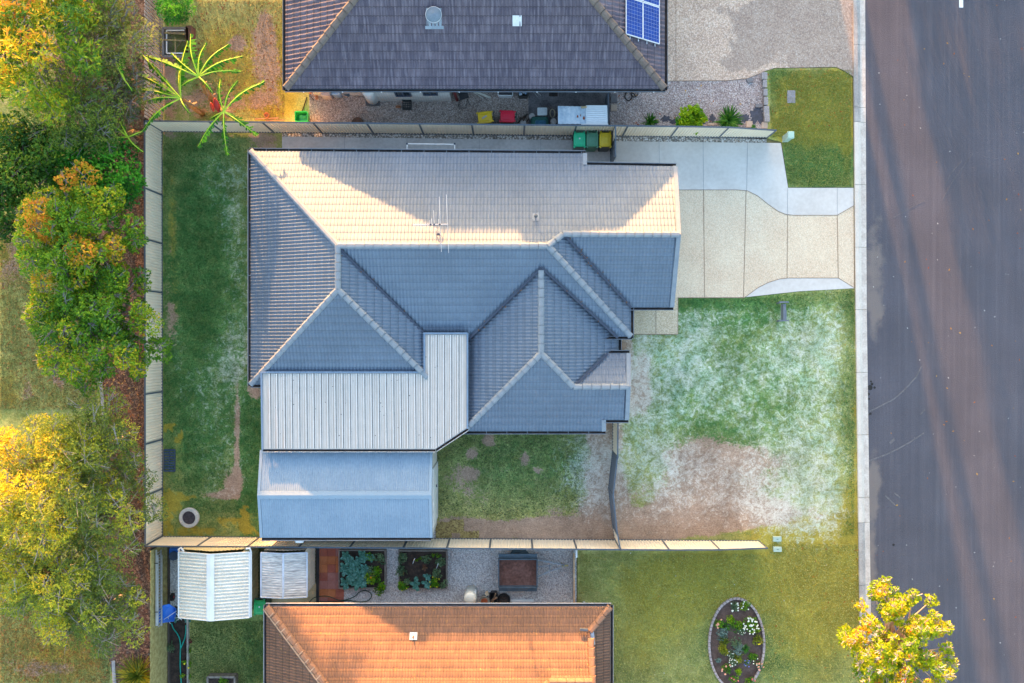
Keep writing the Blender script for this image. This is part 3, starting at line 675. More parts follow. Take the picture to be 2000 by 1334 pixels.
for a, b_ in (((511,727),(829,727)), ((829,729),(829,651)), ((827,651),(913,651)), ((913,651),(913,837)), ((511,727),(513,878))): tr = MB(); tr.beam(Z(PP(*a), -.02), Z(PP(*b_), -.02), .075, .16); tr.build('flashing', BTR, pat)
GPM = M('gutter_pale', (.5,.5,.52), None, 3, .5); gutter_run(pat, PP(513,877), PP(850,877), (0, -1), GPM); a = Vector(PP(850,877)); b_ = Vector(PP(912,836)); nn = Vector((a.y-b_.y, b_.x-a.x, 0)).normalized(); nn = -nn if nn.y > 0 else nn
gutter_run(pat, a, b_, (nn.x, nn.y), GPM)
bt = MB()
for i in range(46):
    px = random.uniform(530, 900); py = random.uniform(735 if px < 828 else 660, 866 if px < 850 else 835); bt.cyl(*PP(px, py)[:2], [(random.uniform(.012, .03), PP(px, py)[2]+.002), (.01, PP(px, py)[2]+.012)], 7)
bt.build('fallen_debris', M('dark_debris', (.05,.055,.06), None, 4, .8), pat)
for px, py in ((520, 872), (680, 872), (845, 872)): x, y, z = PP(px, py); mb = MB(); mb.box(x, y, 0, .09, .09, z-.09); mb.build('post', WHITE, pat)

# ---------------------------------------------------------------- steel shed
shed = thing('shed', 'blue-grey corrugated steel shed with low gable roof beside the patio roof', 'shed', (*P2(680, 965), 0))
ZE, ZR = 2.38, 2.74; x0 = -490*.936/40+.02; x1 = -158*.936/40; yt = P2(0, 879, ZE)[1]; yr = P2(0, 967, ZR)[1]; yb = P2(0, 1050, ZE)[1]
def corr(mb, A, B, C, D, per=.10, amp=.017, ext=0):
    """corrugated sheet: A->B along eave, D->C along the top; waves run from A to D"""
    A, B, C, D = map(Vector, (A, B, C, D)); n = int((B-A).length/per)*4
    nor = (B-A).cross(D-A).normalized()
    if nor.z < 0: nor = -nor
    vs = []; 
    for i in range(n+1):
        f = i/n; h = amp*math.cos(i*PI/2)
        vs += [A.lerp(B, f)+nor*h, D.lerp(C, f)+nor*h]
    mb.add(vs, [(2*i, 2*i+2, 2*i+3, 2*i+1) for i in range(n)])
SB = M('blue_steel', (.21,.28,.36), (.24,.31,.39), 1.0, .4, 8, .12, metal=.0, spec=.5)
mb = MB(); corr(mb, (x0, yt, ZE), (x1, yt, ZE), (x1, yr, ZR), (x0, yr, ZR)); corr(mb, (x0, yb, ZE), (x1, yb, ZE), (x1, yr, ZR), (x0, yr, ZR))
ro = mb.build('roof', SB, shed, smooth=True)
SBT = M('blue_flashing', (.24,.31,.38), (.26,.33,.40), 2, .4, 20, .1, spec=.5)
mb = MB()
mb.add([(x0-.05, yr+.19, ZR-.01), (x1+.05, yr+.19, ZR-.01), (x1+.05, yr, ZR+.035), (x0-.05, yr, ZR+.035), (x0-.05, yr-.19, ZR-.01), (x1+.05, yr-.19, ZR-.01)], [(0,1,2,3), (3,2,5,4)])
for x in (x0, x1-.0): mb.beam((x, yt, ZE+.02), (x, yr, ZR+.02), .13, .02); mb.beam((x, yb, ZE+.02), (x, yr, ZR+.02), .13, .02)
for x, s_ in ((x0-.06, -1), (x1+.06, 1)): mb.beam((x, yt, ZE-.06), (x, yr, ZR-.06), .012, .17); mb.beam((x, yb, ZE-.06), (x, yr, ZR-.06), .012, .17)
mb.build('ridge_flashing', SBT, ro)
sc = MB()
for yy, zz in ((yt*.5+yr*.5, (ZE+ZR)/2), (yb*.5+yr*.5, (ZE+ZR)/2), (yr+.16, ZR), (yr-.16, ZR), (yt-.12, ZE+.03), (yb+.12, ZE+.03)):
    for i in range(28): sc.cyl(x0+.2+i*(x1-x0-.4)/27, yy, [(.014, zz+.008), (.01, zz+.022)], 6)
sc.build('screw', LIP, ro)
wx0, wx1, wyt, wyb = x0+.06, -3.74, yt-.06, yb+.06; wx1 = x1+.04
SHC = M('cream_steel', (.55,.52,.47), (.60,.57,.52), 1, .5, 10, .15)
mb = MB(); mb.prism([(wx0, wyb), (wx1, wyb), (wx1, wyt), (wx0, wyt)], 0, ZE-.02); 
for x in (wx0, wx1): mb.add([(x, wyb, ZE-.02), (x, wyt, ZE-.02), (x, yr, ZR-.06)], [(0,1,2)])
fix(mb.build('wall', SHC, shed))
mb = MB()
for k in range(9): mb.box(wx1+.03, yr-.25, .05+k*.24, .05, 2.7, .225)
rd = mb.build('roller_door', M('white_roller', (.68,.67,.65), None, 2, .5), shed)
mb = MB(); mb.box(wx1+.08, yr+.1, 1.0, .05, .12, .08); mb.build('handle', CHAR, rd)
gutter_run(shed, (x0, yb, ZE), (x1, yb, ZE), (0, -1), LIP); gutter_run(shed, (x0, yt, ZE), (x1, yt, ZE), (0, 1), LIP)
mb = MB(); q = P2(585, 1052, 2.2); mb.loft([rrect(.40, .2, .08, 2.12, cx=q[0], cy=q[1]-.08), rrect(.42, .22, .09, 2.24, cx=q[0], cy=q[1]-.08), rrect(.2, .1, .04, 2.3, cx=q[0], cy=q[1]-.05)]); fix(mb.build('floodlight', WHITE, shed, smooth=True))

# leaves and twigs caught in the roof valleys
LDB = M('valley_leaves', (.22,.10,.04), (.10,.05,.02), 20, .9, 30, .5)
for pl, a, b_, n_ in ((pGS, (1103,461), (1232,600), 26), (pS, (1057,524), (912,666), 16), (pS, (1058,524), (1206,660), 10), (pS, (664,486), (828,650), 10)):
    A1 = Vector(pl.hit(*a)); A2 = Vector(pl.hit(*b_)); db = MB()
    for k in range(n_):
        f = random.gauss(.35, .12) if k % 2 else random.random(); f = min(.98, max(.02, f)); p = A1.lerp(A2, f)+Vector((random.uniform(-.12, .12), random.uniform(-.12, .12), .12)); s_ = random.uniform(.02, .06); ang = random.random()*6.28
        db.add([(p.x+s_*math.cos(ang+q)*(1 if q_ % 2 else .45), p.y+s_*math.sin(ang+q)*(1 if q_ % 2 else .45), p.z+.004*q_) for q_, q in enumerate((0, 1.57, 3.14, 4.71))], [(0, 1, 2, 3)])
    tag(db.build('valley_debris', LDB, roof), kind='stuff')
# ---------------------------------------------------------------- sheet-metal fences
FCREAM = M('fence_cream', (.78,.67,.53), (.82,.71,.57), .8, .55, 6, .12)
FSLATE = M('fence_slate', (.075,.095,.125), (.09,.11,.14), 3, .45, 20, .1)
def metal_fence(name, label, cat, pts, hts, grp=None, per=.137, pm=FCREAM, side=1, postcol=FSLATE):
    t = thing(name, label, cat, (*pts[0], 0), 0, grp)
    for i in range(len(pts)-1):
        a = Vector((*pts[i], 0)); b = Vector((*pts[i+1], 0)); h0, h1 = hts[i], hts[i+1]
        d = (b-a); Ln = d.length; d = d/Ln; nr = Vector((-d.y, d.x, 0))*side
        n = max(4, int(Ln/per)); vs = []; prof = [(0, 0), (.32, 0), (.44, .03), (.78, .03), (.90, 0)]
        for k in range(n):
            for f, o in prof:
                s = (k+f)/n; p = a+d*(Ln*s)+nr*(o-.015); h = h0+(h1-h0)*s
                vs += [(p.x, p.y, .07), (p.x, p.y, h-.03)]
        m = len(vs)//2; mb = MB(); mb.add(vs, [(2*j, 2*j+2, 2*j+3, 2*j+1) for j in range(m-1)]); mb.build('panel', pm, t)
        mb = MB(); up = Vector((0, 0, 1)); mb.beam(a+up*(h0-.02), b+up*(h1-.02), .062, .05); mb.build('top_rail', postcol, t)
        mb = MB(); mb.beam(a+up*.06, b+up*.06, .05, .07); mb.build('bottom_rail', postcol, t)
    for p, h in zip(pts, hts):
        mb = MB(); mb.box(p[0], p[1], 0, .072, .072, h+.012); mb.build('post', postcol, t)
    return t
X0 = P2(317, 0)[0]
ys = [257, 382, 476.5, 572, 668, 765, 858, 954, 1046.5]
metal_fence('metal_fence', 'long cream and slate metal fence between the back lawn and the trees', 'fence', [P2(317+(y-257)/800, y) for y in ys], [1.8]*9, side=-1)
xs = [317.6, 437, 536, 630, 730, 827.5, 925, 1023, 1119.5, 1215, 1309, 1403.6, 1497]
metal_fence('metal_fence', 'cream metal fence separating the concrete side path from the dark-roofed neighbour', 'fence', [P2(x, 257+(x-317)*.0102) for x in xs[:]], [1.8]*11+[1.74, 1.32], side=-1)
xs = [318, 414, 508, 603, 698, 797.6, 878.5, 958.3, 1038, 1120, 1202, 1292, 1387, 1480]
metal_fence('metal_fence', 'cream metal fence dividing the shed and lawns from the vegetable beds', 'fence', [P2(x, 1047.5+(x-318)*.0073) for x in xs], [1.8]*12+[1.7, 1.36], side=1)
FG = M('gate_grey', (.13,.15,.19), (.15,.17,.21), 2, .5, 12, .1)
metal_fence('side_fence', 'short cream metal fence between the house corner and the grey gate', 'fence', [P2(1197, 818), P2(1196.5, 882)], [1.8, 1.8], side=1)
metal_fence('side_gate', 'grey double metal gate standing slightly ajar beside the front lawn', 'gate', [P2(1196, 884), P2(1188.5, 953), P2(1196, 1024)], [1.75]*3, pm=FG, per=.1)
metal_fence('side_fence', 'narrow cream metal fence from the grey gate down to the long boundary fence', 'fence', [P2(1196.5, 1026), P2(1201, 1053)], [1.8, 1.8], side=1)
metal_fence('side_fence', 'short cream metal fence beside the three wheelie bins', 'fence', [P2(1192.5, 266), P2(1192.5, 290)], [1.8, 1.8], side=1)
metal_fence('side_gate', 'slim slate gate between the three wheelie bins and the front concrete', 'gate', [P2(1192.5, 291), P2(1192.5, 322)], [1.75, 1.75], pm=FG)

# timber fences
def paling_fence(name, label, pts, h, mat, rmat, side=1, gap=.35, wd=.1, grp=None):
    t = thing(name, label, 'fence', (*pts[0], 0), 0, grp)
    pal, ral, pst = MB(), MB(), MB()
    for a, b in zip(pts[:-1], pts[1:]):
        a = Vector((*a, 0)); b = Vector((*b, 0)); Ln = (b-a).length; d = (b-a)/Ln; nr = Vector((-d.y, d.x, 0))*side; step = wd*(1+gap); n = int(Ln/step); rz = math.atan2(d.y, d.x)
        for k in range(n):
            p = a+d*(k+.5)*step; pal.box(p.x, p.y, .03, wd*random.uniform(.92, 1), .018, h-.03+random.uniform(-.03, .03), rz+random.uniform(-.03, .03))
        for z in (.3, h*.55, h-.25): ral.beam(a+nr*.035+Vector((0, 0, z)), b+nr*.035+Vector((0, 0, z)), .04, .075)
        k = 0
        while k < Ln: p = a+d*k+nr*.09; pst = MB(); pst.box(p.x, p.y, 0, .09, .09, h-.05, rz); pst.build('post', rmat, t); k += 2.4
    pal.build('palings', mat, t); ral.build('rails', rmat, t); return t
WOODD = M('weathered_timber', (.30,.25,.24), (.42,.36,.34), 7, .9, 30, .5)
WOODG = M('mossy_timber', (.30,.25,.10), (.44,.38,.17), 5, .9, 26, .5)
TRD = M('timber_rail', (.09,.07,.06), None, 5, .9)
paling_fence('paling_fence', 'dark weathered gapped timber paling fence behind the dry neighbouring yard', [P2(319, 252), P2(319, -300)], 1.9, WOODD, TRD, gap=.45, wd=.115, side=1)
paling_fence('paling_fence', 'greenish mossy timber fence beside the white shed and hung ladder', [P2(329, 1056), P2(328, 1760)], 1.85, WOODG, TRD, gap=.03, wd=.11, side=-1)

# ---------------------------------------------------------------- northern neighbour
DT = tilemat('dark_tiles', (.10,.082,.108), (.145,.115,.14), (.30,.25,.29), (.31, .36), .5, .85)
DTC = M('dark_capping', (.15,.115,.10), (.19,.15,.13), 3, .85, 22, .3)
WBR = None
def brickmat(name, c1, c2, mortar):
    m, t, b = nodes(name); tc = N(t, 'ShaderNodeTexCoord').outputs['Object']
    mp = N(t, 'ShaderNodeMapping'); mp.inputs['Rotation'].default_value = (PI/2, 0, 0); L(t, tc, mp.inputs[0])
    br = N(t, 'ShaderNodeTexBrick'); L(t, mp.outputs[0], br.inputs[0]); br.inputs['Color1'].default_value = c4(c1); br.inputs['Color2'].default_value = c4(c2); br.inputs['Mortar'].default_value = c4(mortar)
    br.inputs['Scale'].default_value = 1; br.inputs['Brick Width'].default_value = .24; br.inputs['Row Height'].default_value = .086; br.inputs['Mortar Size'].default_value = .01
    L(t, br.outputs[0], b.inputs['Base Color']); b.inputs['Roughness'].default_value = .85; return m
WBR = brickmat('white_brick', (.62,.59,.56), (.54,.51,.48), (.34,.31,.29))
n_h = thing('house', 'neighbouring house with dark weathered tiled roof and solar panels at the top of the photo', 'house', (*P2(925, 60), 0))
NE = 11.40; NW_, NX = -10.2, 6.88; NT = 20.8; ZN = 2.82
qS = Plane((0, -1), -NE, ZN); qN = Plane((0, 1), NT, ZN); qW = Plane((-1, 0), -NW_, ZN); qE = Plane((1, 0), NX, ZN)
rn = (NT-NE)/2; zr = ZN+T225*rn; rl = (NW_+rn, NE+rn); rr = (NX-rn, NE+rn)
acc = new_acc()
tiles(acc, qS, [(NW_, NE), (NX, NE), rr, rl], per=.155, amp=.055, course=.37, lap=.03)
tiles(acc, qN, [(NW_, NT), (NX, NT), rr, rl], per=.155, amp=.055, course=.37, lap=.03, sub=3)
tiles(acc, qW, [(NW_, NE), rl, (NW_, NT)], per=.205, amp=.05, course=.37, lap=.03)
tiles(acc, qE, [(NX, NE), rr, (NX, NT)], per=.205, amp=.05, course=.37, lap=.03)
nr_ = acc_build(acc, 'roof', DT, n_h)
a3 = lambda p, z: (p[0], p[1], z)
for a, b_ in ((a3((NW_, NE), ZN), a3(rl, zr)), (a3((NX, NE), ZN), a3(rr, zr)), (a3((NW_, NT), ZN), a3(rl, zr)), (a3((NX, NT), ZN), a3(rr, zr)), (a3(rl, zr), a3(rr, zr))): mb = MB(); caps(mb, a, b_, wd=.34, ln=.42, h=.11, z=.05); mb.build('ridge_capping', DTC, nr_)
for a, b_, o in (((NW_-.05, NE), (NX+.05, NE), (0, -1)), ((NW_, NE-.05), (NW_, NT), (-1, 0)), ((NX, NE-.05), (NX, NT), (1, 0)), ((NW_, NT), (NX, NT), (0, 1))): gutter_run(nr_, a3(a, ZN), a3(b_, ZN), o, FSLATE)
for x in range(10): br = MB(); br.box(NW_+.8+x*1.3*1.35, NE-.15, ZN-.03, .05, .04, .05); br.build('gutter_bracket', WHITE, nr_)
for x in range(4): br = MB(); br.box(NX+.14, NE+.6+x*1.4, ZN-.03, .04, .05, .05); br.build('gutter_bracket', WHITE, nr_)
mb = MB(); mb.prism([(-9.6,12.0),(-6.9,12.0),(-6.9,11.72),(-2.95,11.72),(-2.95,12.3),(.9,12.3),(4.6,12.3),(6.3,12.3),(6.3,20.2),(-9.6,20.2)], 0, ZN-.06); fix(mb.build('wall', WBR, n_h))
mb = MB(); mb.prism([(NW_,NE+.01),(NX,NE+.01),(NX,NT),(NW_,NT)], ZN-.10, ZN-.07); fix(mb.build('soffit', SOFF, n_h))
window(n_h, -5.15, 11.72, .95, .7, 1.1, (0, -1)); window(n_h, -3.85, 11.72, 1.1, .65, .9, (0, -1)); window(n_h, 2.6, 12.3, .9, 1.6, 1.1, (0, -1))
window(n_h, 6.3, 14.5, .8, 1.9, 1.4, (1, 0)); window(n_h, 6.3, 18.2, .8, 1.9, 1.4, (1, 0)); window(n_h, -9.6, 15.5, .8, 1.9, 1.4, (-1, 0))
# roof ventilator and flashed pipe
q = qS.hit(848, 36); vt = thing('roof_ventilator', 'round grey roof ventilator on a square base on the dark tiled roof', 'ventilator', q)
mb = MB(); mb.beam((q[0], q[1]-.36, q[2]-.10), (q[0], q[1]+.36, q[2]+.20), .66, .03); mb.beam((q[0], q[1]-.42, q[2]-.11), (q[0], q[1]-.30, q[2]-.07), .80, .03); mb.build('base', M('galvanised', (.28,.32,.36), (.34,.38,.42), 4, .4, 20, .2, metal=.2), vt)
mb = MB(); mb.cyl(q[0], q[1]+.06, [(.25, q[2]-.05), (.25, q[2]+.2), (.33, q[2]+.22), (.34, q[2]+.27), (.31, q[2]+.31), (.22, q[2]+.35), (.07, q[2]+.37), (.03, q[2]+.39)], 28); mb.build('cowl', M('ventilator_grey', (.15,.19,.23), (.18,.22,.27), 3, .45, 20, .2), vt, smooth=True)
mb = MB(); mb.cyl(q[0], q[1]+.06, [(.355, q[2]+.20), (.355, q[2]+.26), (.335, q[2]+.265), (.335, q[2]+.2)], 28); mb.build('rim', ALU, vt)
q = qS.hit(1010, 42); vt = thing('roof_flashing', 'small bright metal flashing sheet on the dark tiled roof', 'flashing', q)
mb = MB(); corr(mb, (q[0]-.2, q[1]-.2, q[2]-.01), (q[0]+.2, q[1]-.2, q[2]-.01), (q[0]+.2, q[1]+.2, q[2]+.16), (q[0]-.2, q[1]+.2, q[2]+.16), per=.14, amp=.02); mb.build('sheet', WHITE, vt)
mb = MB(); mb.tube([(q[0], q[1]+.03, q[2]), (q[0], q[1]+.03, q[2]+.22)], .04, 8); mb.build('pipe', WHITE, vt)
# solar panels on the east slope
def solarmat():
    m, t, b = nodes('solar_cells'); uv = N(t, 'ShaderNodeUVMap').outputs[0]; sx = N(t, 'ShaderNodeSeparateXYZ'); L(t, uv, sx.inputs[0])
    fx = math_(t, 'FRACT', math_(t, 'MULTIPLY', sx.outputs[0], 6)); fy = math_(t, 'FRACT', math_(t, 'MULTIPLY', sx.outputs[1], 10))
    gx = math_(t, 'LESS_THAN', fx, .06); gy = math_(t, 'LESS_THAN', fy, .08)
    wn = N(t, 'ShaderNodeTexWhiteNoise', noise_dimensions='2D'); cb = N(t, 'ShaderNodeCombineXYZ'); L(t, math_(t, 'FLOOR', math_(t, 'MULTIPLY', sx.outputs[0], 6)), cb.inputs[0]); L(t, math_(t, 'FLOOR', math_(t, 'MULTIPLY', sx.outputs[1], 10)), cb.inputs[1]); L(t, cb.outputs[0], wn.inputs['Vector'])
    col = mixc(t, wn.outputs[0], (.004,.03,.20), (.007,.045,.27)); col = mixc(t, math_(t, 'MULTIPLY', math_(t, 'MAXIMUM', gx, gy), .55), col, (.30,.38,.55))
    L(t, col, b.inputs['Base Color']); b.inputs['Roughness'].default_value = .25; b.inputs['Specular IOR Level'].default_value = .4; return m
SOLM = solarmat()
def solar(x, y, zz, label):
    # x,y: lower-south corner in plan; 1.0 m (up slope) x 1.65 m long
    sx_, sy_ = .78, 1.62; c0 = [(x, y), (x+sx_, y-.09), (x+sx_, y-.09+sy_), (x, y+sy_)]
    pts = [(a, b_, qE.z(a, b_)+.14) for a, b_ in c0]; t = thing('solar_panel', label, 'solar panel', pts[0], 0, 'solar panels on the dark tiled roof')
    me = bpy.data.meshes.new('cells'); o = pts[0]; me.from_pydata([tuple(p[i]-o[i]+(.02 if i == 2 else 0) for i in range(3)) for p in pts], [], [(0, 1, 2, 3)]); l = me.uv_layers.new(name='UVMap'); l.data.foreach_set('uv', [0,0,1,0,1,1,0,1]); link('cells', me, SOLM, t)
    mb = MB()
    for i in range(4): mb.beam(pts[i], pts[(i+1) % 4], .045, .05)
    mb.build('frame', ALU, t)
    mb = MB()
    for f in (.25, .75):
        p = Vector(pts[0]).lerp(Vector(pts[1]), f); mb.beam(p+Vector((0, -.14, -.06)), p+Vector((0, 1.6, -.06)), .035, .03)
    mb.build('mounting_rail', ALU, t)
xa, ya = qE.hit(1222, 69)[:2]; yl = 'blue solar panel on the dark roof, %s of the four'
solar(xa, ya+.0, 0, yl % 'lower left'); solar(xa+.80, ya-.09, 0, yl % 'lower right'); solar(xa, ya+1.68, 0, yl % 'upper left'); solar(xa+.80, ya+1.59, 0, yl % 'upper right')

# ---------------------------------------------------------------- southern neighbour
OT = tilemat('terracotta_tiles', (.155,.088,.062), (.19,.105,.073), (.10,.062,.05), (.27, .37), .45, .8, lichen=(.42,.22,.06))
OTC = M('terracotta_capping', (.24,.125,.08), (.28,.15,.095), 3, .8, 22, .3)
s_h = thing('house', 'neighbouring house with orange-brown terracotta tiled roof at the bottom of the photo', 'house', (*P2(850, 1300), 0))
SE = -12.02; SW_ = P2(521, 0, 2.6)[0]; SX = P2(1192, 0, 2.6)[0]; SB_ = -21.5; ZS = 2.6
uN = Plane((0, 1), SE, ZS); uS = Plane((0, -1), -SB_, ZS); uW = Plane((-1, 0), -SW_, ZS); uE = Plane((1, 0), SX, ZS)
rs = (SE-SB_)/2; zs = ZS+T225*rs; l_ = (SW_+rs, SE-rs); XG = P2(1152, 0, 3.0)[0]
acc = new_acc(); kw = dict(per=.13, amp=.045, course=.37, lap=.03)
tiles(acc, uN, [(SW_, SE), (SX, SE), (XG, SE-(SX-XG)), (XG, SE-rs), l_], **kw)
tiles(acc, uW, [(SW_, SE), l_, (SW_, SB_)], **kw)
tiles(acc, uS, [(SW_, SB_), (SX, SB_), (XG, SB_+(SX-XG)), (XG, SE-rs), l_], sub=3, **kw)
tiles(acc, uE, [(SX, SE), (XG+.0, SE-(SX-XG)), (XG+.0, SB_+(SX-XG)), (SX, SB_)], **kw)
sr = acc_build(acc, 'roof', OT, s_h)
mb = MB()
hz = ZS+T225*(SX-XG)
for a, b_, kk in (((SW_, SE, ZS), (*l_, zs), dict(ln=.55, h=.10)), ((SX, SE, ZS), (XG, SE-(SX-XG), hz), dict(ln=.42, h=.10)), ((SW_, SB_, ZS), (*l_, zs), dict(h=.1)), ((*l_, zs), (XG, SE-rs, zs), dict(h=.1)), ((XG+.03, SE-(SX-XG)-.25, hz+.12), (XG+.03, SE-rs, zs), dict(h=.08))):
    mb = MB(); caps(mb, a, b_, wd=.3, **kk); mb.build('ridge_capping', OTC, sr)
mt = MB()           # pale mortar bedding showing along the hip
a = Vector((SW_, SE, ZS+.07)); b_ = Vector((*l_, zs+.07)); d = (b_-a); n = 16; sd = Vector((d.y, -d.x, 0)).normalized()
for i in range(n):
    p0 = a+d*(i/n); p1 = a+d*((i+1)/n); mt.beam(p0+sd*.17, p1+sd*.17+Vector((0, 0, .01)), .05, .05); mt.beam(p1-sd*.14+Vector((0,0,.09)), p1+sd*.15+Vector((0,0,.09)), .045, .04)
mt.build('mortar', M('mortar', (.55,.34,.22), None, 4, .9), sr)
gb = MB(); gb.add([(XG+.0, SE-(SX-XG), hz), (XG, SE-rs, zs), (XG, SB_+(SX-XG), hz)], [(0, 1, 2)]); gb.build('gable', WALLM, s_h)
mb = MB(); mb.box(*P2(1140, 1228, 3.1), 3.15, .35, .09, .10, -.1); mb.build('bracket', FSLATE, s_h)
mb = MB(); q = uE.hit(1156, 1245); mb.box(q[0], q[1], q[2]+.04, .22, .6, .03, .1); mb.build('lead_flashing', M('lead', (.42,.46,.52), None, 5, .5), s_h)
# small gablet whose ridge shows at the bottom edge
yg = uN.hit(1100, 1325)[1]; zg = uN.z(0, yg)+.30; xa = uN.hit(1072, 1325)[0]
acc = new_acc(); gp = Plane((0, 1), yg, zg); tiles(acc, gp, [(xa, yg), (XG+.02, yg), (XG+.02, yg+.22), (xa+.1, yg+.22)], **kw); gp = Plane((0, -1), -yg, zg); tiles(acc, gp, [(xa, yg), (XG+.02, yg), (XG+.02, yg-1.6), (xa-.8, yg-1.6)], **kw)
sg = acc_build(acc, 'gablet', OT, s_h); mb = MB(); caps(mb, (xa, yg, zg), (XG+.02, yg, zg), wd=.3, ln=.42, h=.1); caps(mb, (xa-.55, yg-.65, zg-.25), (xa, yg, zg), wd=.28, ln=.42, h=.1); mb.build('ridge_capping', OTC, sg)
PGM = M('pale_gutter', (.30,.30,.33), None, 3, .45)
for a, b_, o in (((SW_-.05, SE), (SX+.05, SE), (0, 1)), ((SW_, SE+.05), (SW_, SB_), (-1, 0)), ((SX, SE+.05), (SX, SB_), (1, 0))): gutter_run(sr, a3(a, ZS), a3(b_, ZS), o, PGM)
RBR = brickmat('tan_brick', (.42,.26,.16), (.36,.22,.14), (.4,.36,.3))
mb = MB(); mb.prism([(SW_+.55, SB_+.5), (SX-.5, SB_+.5), (SX-.5, SE-.98), (SW_+.75, SE-.98)], 0, ZS-.08); fix(mb.build('wall', RBR, s_h))
mb = MB(); mb.prism([(SW_, SB_), (SX, SB_), (SX, SE), (SW_, SE)], ZS-.10, ZS-.07); fix(mb.build('soffit', SOFF, s_h))
for x in (-7, -3, 1): window(s_h, x, SE-.98, 1.0, 1.4, 1.0, (0, 1))
window(s_h, SX-.5, -15.5, .8, 1.8, 1.3, (1, 0)); window(s_h, SW_+.55, -16, .8, 1.8, 1.3, (-1, 0))
q = uN.hit(808, 1241); vt = thing('roof_flashing', 'small pale vent flashing on the orange tiled roof', 'flashing', q)
mb = MB(); corr(mb, (q[0]-.17, q[1]-.15, q[2]+.13), (q[0]+.17, q[1]-.15, q[2]+.13), (q[0]+.17, q[1]+.15, q[2]+.02), (q[0]-.17, q[1]+.15, q[2]+.02), per=.11, amp=.02); mb.build('sheet', WHITE, vt)
mb = MB(); mb.tube([(q[0], q[1]-.02, q[2]), (q[0], q[1]-.02, q[2]+.25)], .035, 8); mb.build('pipe', M('rusty_pipe', (.3,.13,.06), None, 4), vt)
# ---------------------------------------------------------------- small sheds next door
def small_shed(label, ridgepx, left, right, top, bot, ze, zr_, roofm, wallm, capm, wx, footx, footy, per, amp, slotted=False):
    rx = P2(ridgepx, 0, zr_)[0]; xl = P2(left, 0, ze)[0]; xr = P2(right, 0, ze)[0]; yt_ = P2(0, top, ze)[1]; yb_ = P2(0, bot, ze)[1]
    t = thing('garden_shed', label, 'shed', ((xl+xr)/2, (yt_+yb_)/2, 0))
    mb = MB(); corr(mb, (xl, yb_, ze), (xl, yt_, ze), (rx, yt_, zr_), (rx, yb_, zr_), per=per, amp=amp); corr(mb, (xr, yb_, ze), (xr, yt_, ze), (rx, yt_, zr_), (rx, yb_, zr_), per=per, amp=amp)
    r_ = mb.build('roof', roofm, t)
    mb = MB(); c = .18 if not slotted else .05
    mb.add([(rx-c, yb_-.02, zr_-.0), (rx, yb_-.02, zr_+.035), (rx+c, yb_-.02, zr_-.0), (rx-c, yt_+.02, zr_-.0), (rx, yt_+.02, zr_+.035), (rx+c, yt_+.02, zr_-.0)], [(0, 1, 4, 3), (1, 2, 5, 4)])
    for y in (yb_, yt_): mb.beam((xl, y, ze+.0), (rx, y, zr_+.0), .03, .09); mb.beam((xr, y, ze+.0), (rx, y, zr_+.0), .03, .09)
    mb.beam((xl, yb_, ze), (xl, yt_, ze), .05, .07); mb.beam((xr, yb_, ze), (xr, yt_, ze), .05, .07)
    mb.build('trim', capm, r_)
    X1, X0_ = P2(footx, 0)[0], xl+.12; Y0 = yb_+.08
    Y1 = yt_+.12 if not slotted else yt_+.1
    mb = MB()
    n = int((Y1-Y0)/.16)
    for xw in (X0_, X1):
        vs = []
        for i in range(n*4+1):
            f = i/(n*4); o_ = .012*math.cos(i*PI/2); vs += [(xw+o_, Y0+(Y1-Y0)*f, .02), (xw+o_, Y0+(Y1-Y0)*f, ze-.05)]
        mb.add(vs, [(2*i, 2*i+2, 2*i+3, 2*i+1) for i in range(n*4)])
    n = int((X1-X0_)/.16)
    for yw in (Y0, Y1):
        vs = []
        for i in range(n*4+1):
            f = i/(n*4); o_ = .012*math.cos(i*PI/2); x = X0_+(X1-X0_)*f; top_ = (ze+(zr_-ze)*(1-abs(x-rx)/max(rx-X0_, X1-rx)))-.06; vs += [(x, yw+o_, .02), (x, yw+o_, top_)]
        mb.add(vs, [(2*i, 2*i+2, 2*i+3, 2*i+1) for i in range(n*4)])
    mb.build('wall', wallm, t)
    mb = MB(); mb.box((X0_+X1)/2-.3, Y0-.02, .05, 1.2, .04, ze-.3); mb.build('door', wallm, t)
    return t, (xl, xr, yt_, yb_, rx)
WRF = M('white_roof', (.60,.55,.48), (.70,.65,.57), .8, .6, 16, .5)
YW = M('tan_steel', (.58,.48,.27), (.62,.52,.31), 1, .6, 10, .2)
ws, wd_ = small_shed('white corrugated garden shed against the mossy timber fence', 411, 349, 487, 1078, 1206, 2.1, 2.5, WRF, YW, WHITE, 0, 505, 1204, .15, .028)
GRF = M('weathered_fibro', (.36,.34,.33), (.50,.47,.45), 1.5, .85, 9, .9, stretch=(.3, 3, 1)); TW = M('pale_tan_steel', (.62,.53,.43), (.66,.57,.47), 1, .6, 10, .15)
gs, gd_ = small_shed('grey weathered flat-sheet garden shed beside the red paving', 553, 510, 600, 1079, 1166, 1.85, 2.02, GRF, TW, M('blue_white_trim', (.52,.56,.66), None, 3, .5), 0, 616, 1149, .11, .006, True)
xl, xr, yt_, yb_, rx = wd_
for p in ([(xl+.25, yt_+.02, 2.12), (xl+.1, yt_+.2, 2.1), (xl-.02, yt_+.1, 2.06), (xl-.02, yt_, 2.0)], [(xr-.15, yt_+.15, 2.1), (xr+.02, yt_+.18, 2.1), (xr+.06, yt_, 2.06), (xr+.05, yb_, 2.03)]): mb = MB(); mb.tube(p, .045, 8); mb.build('downpipe', WHITE, ws)
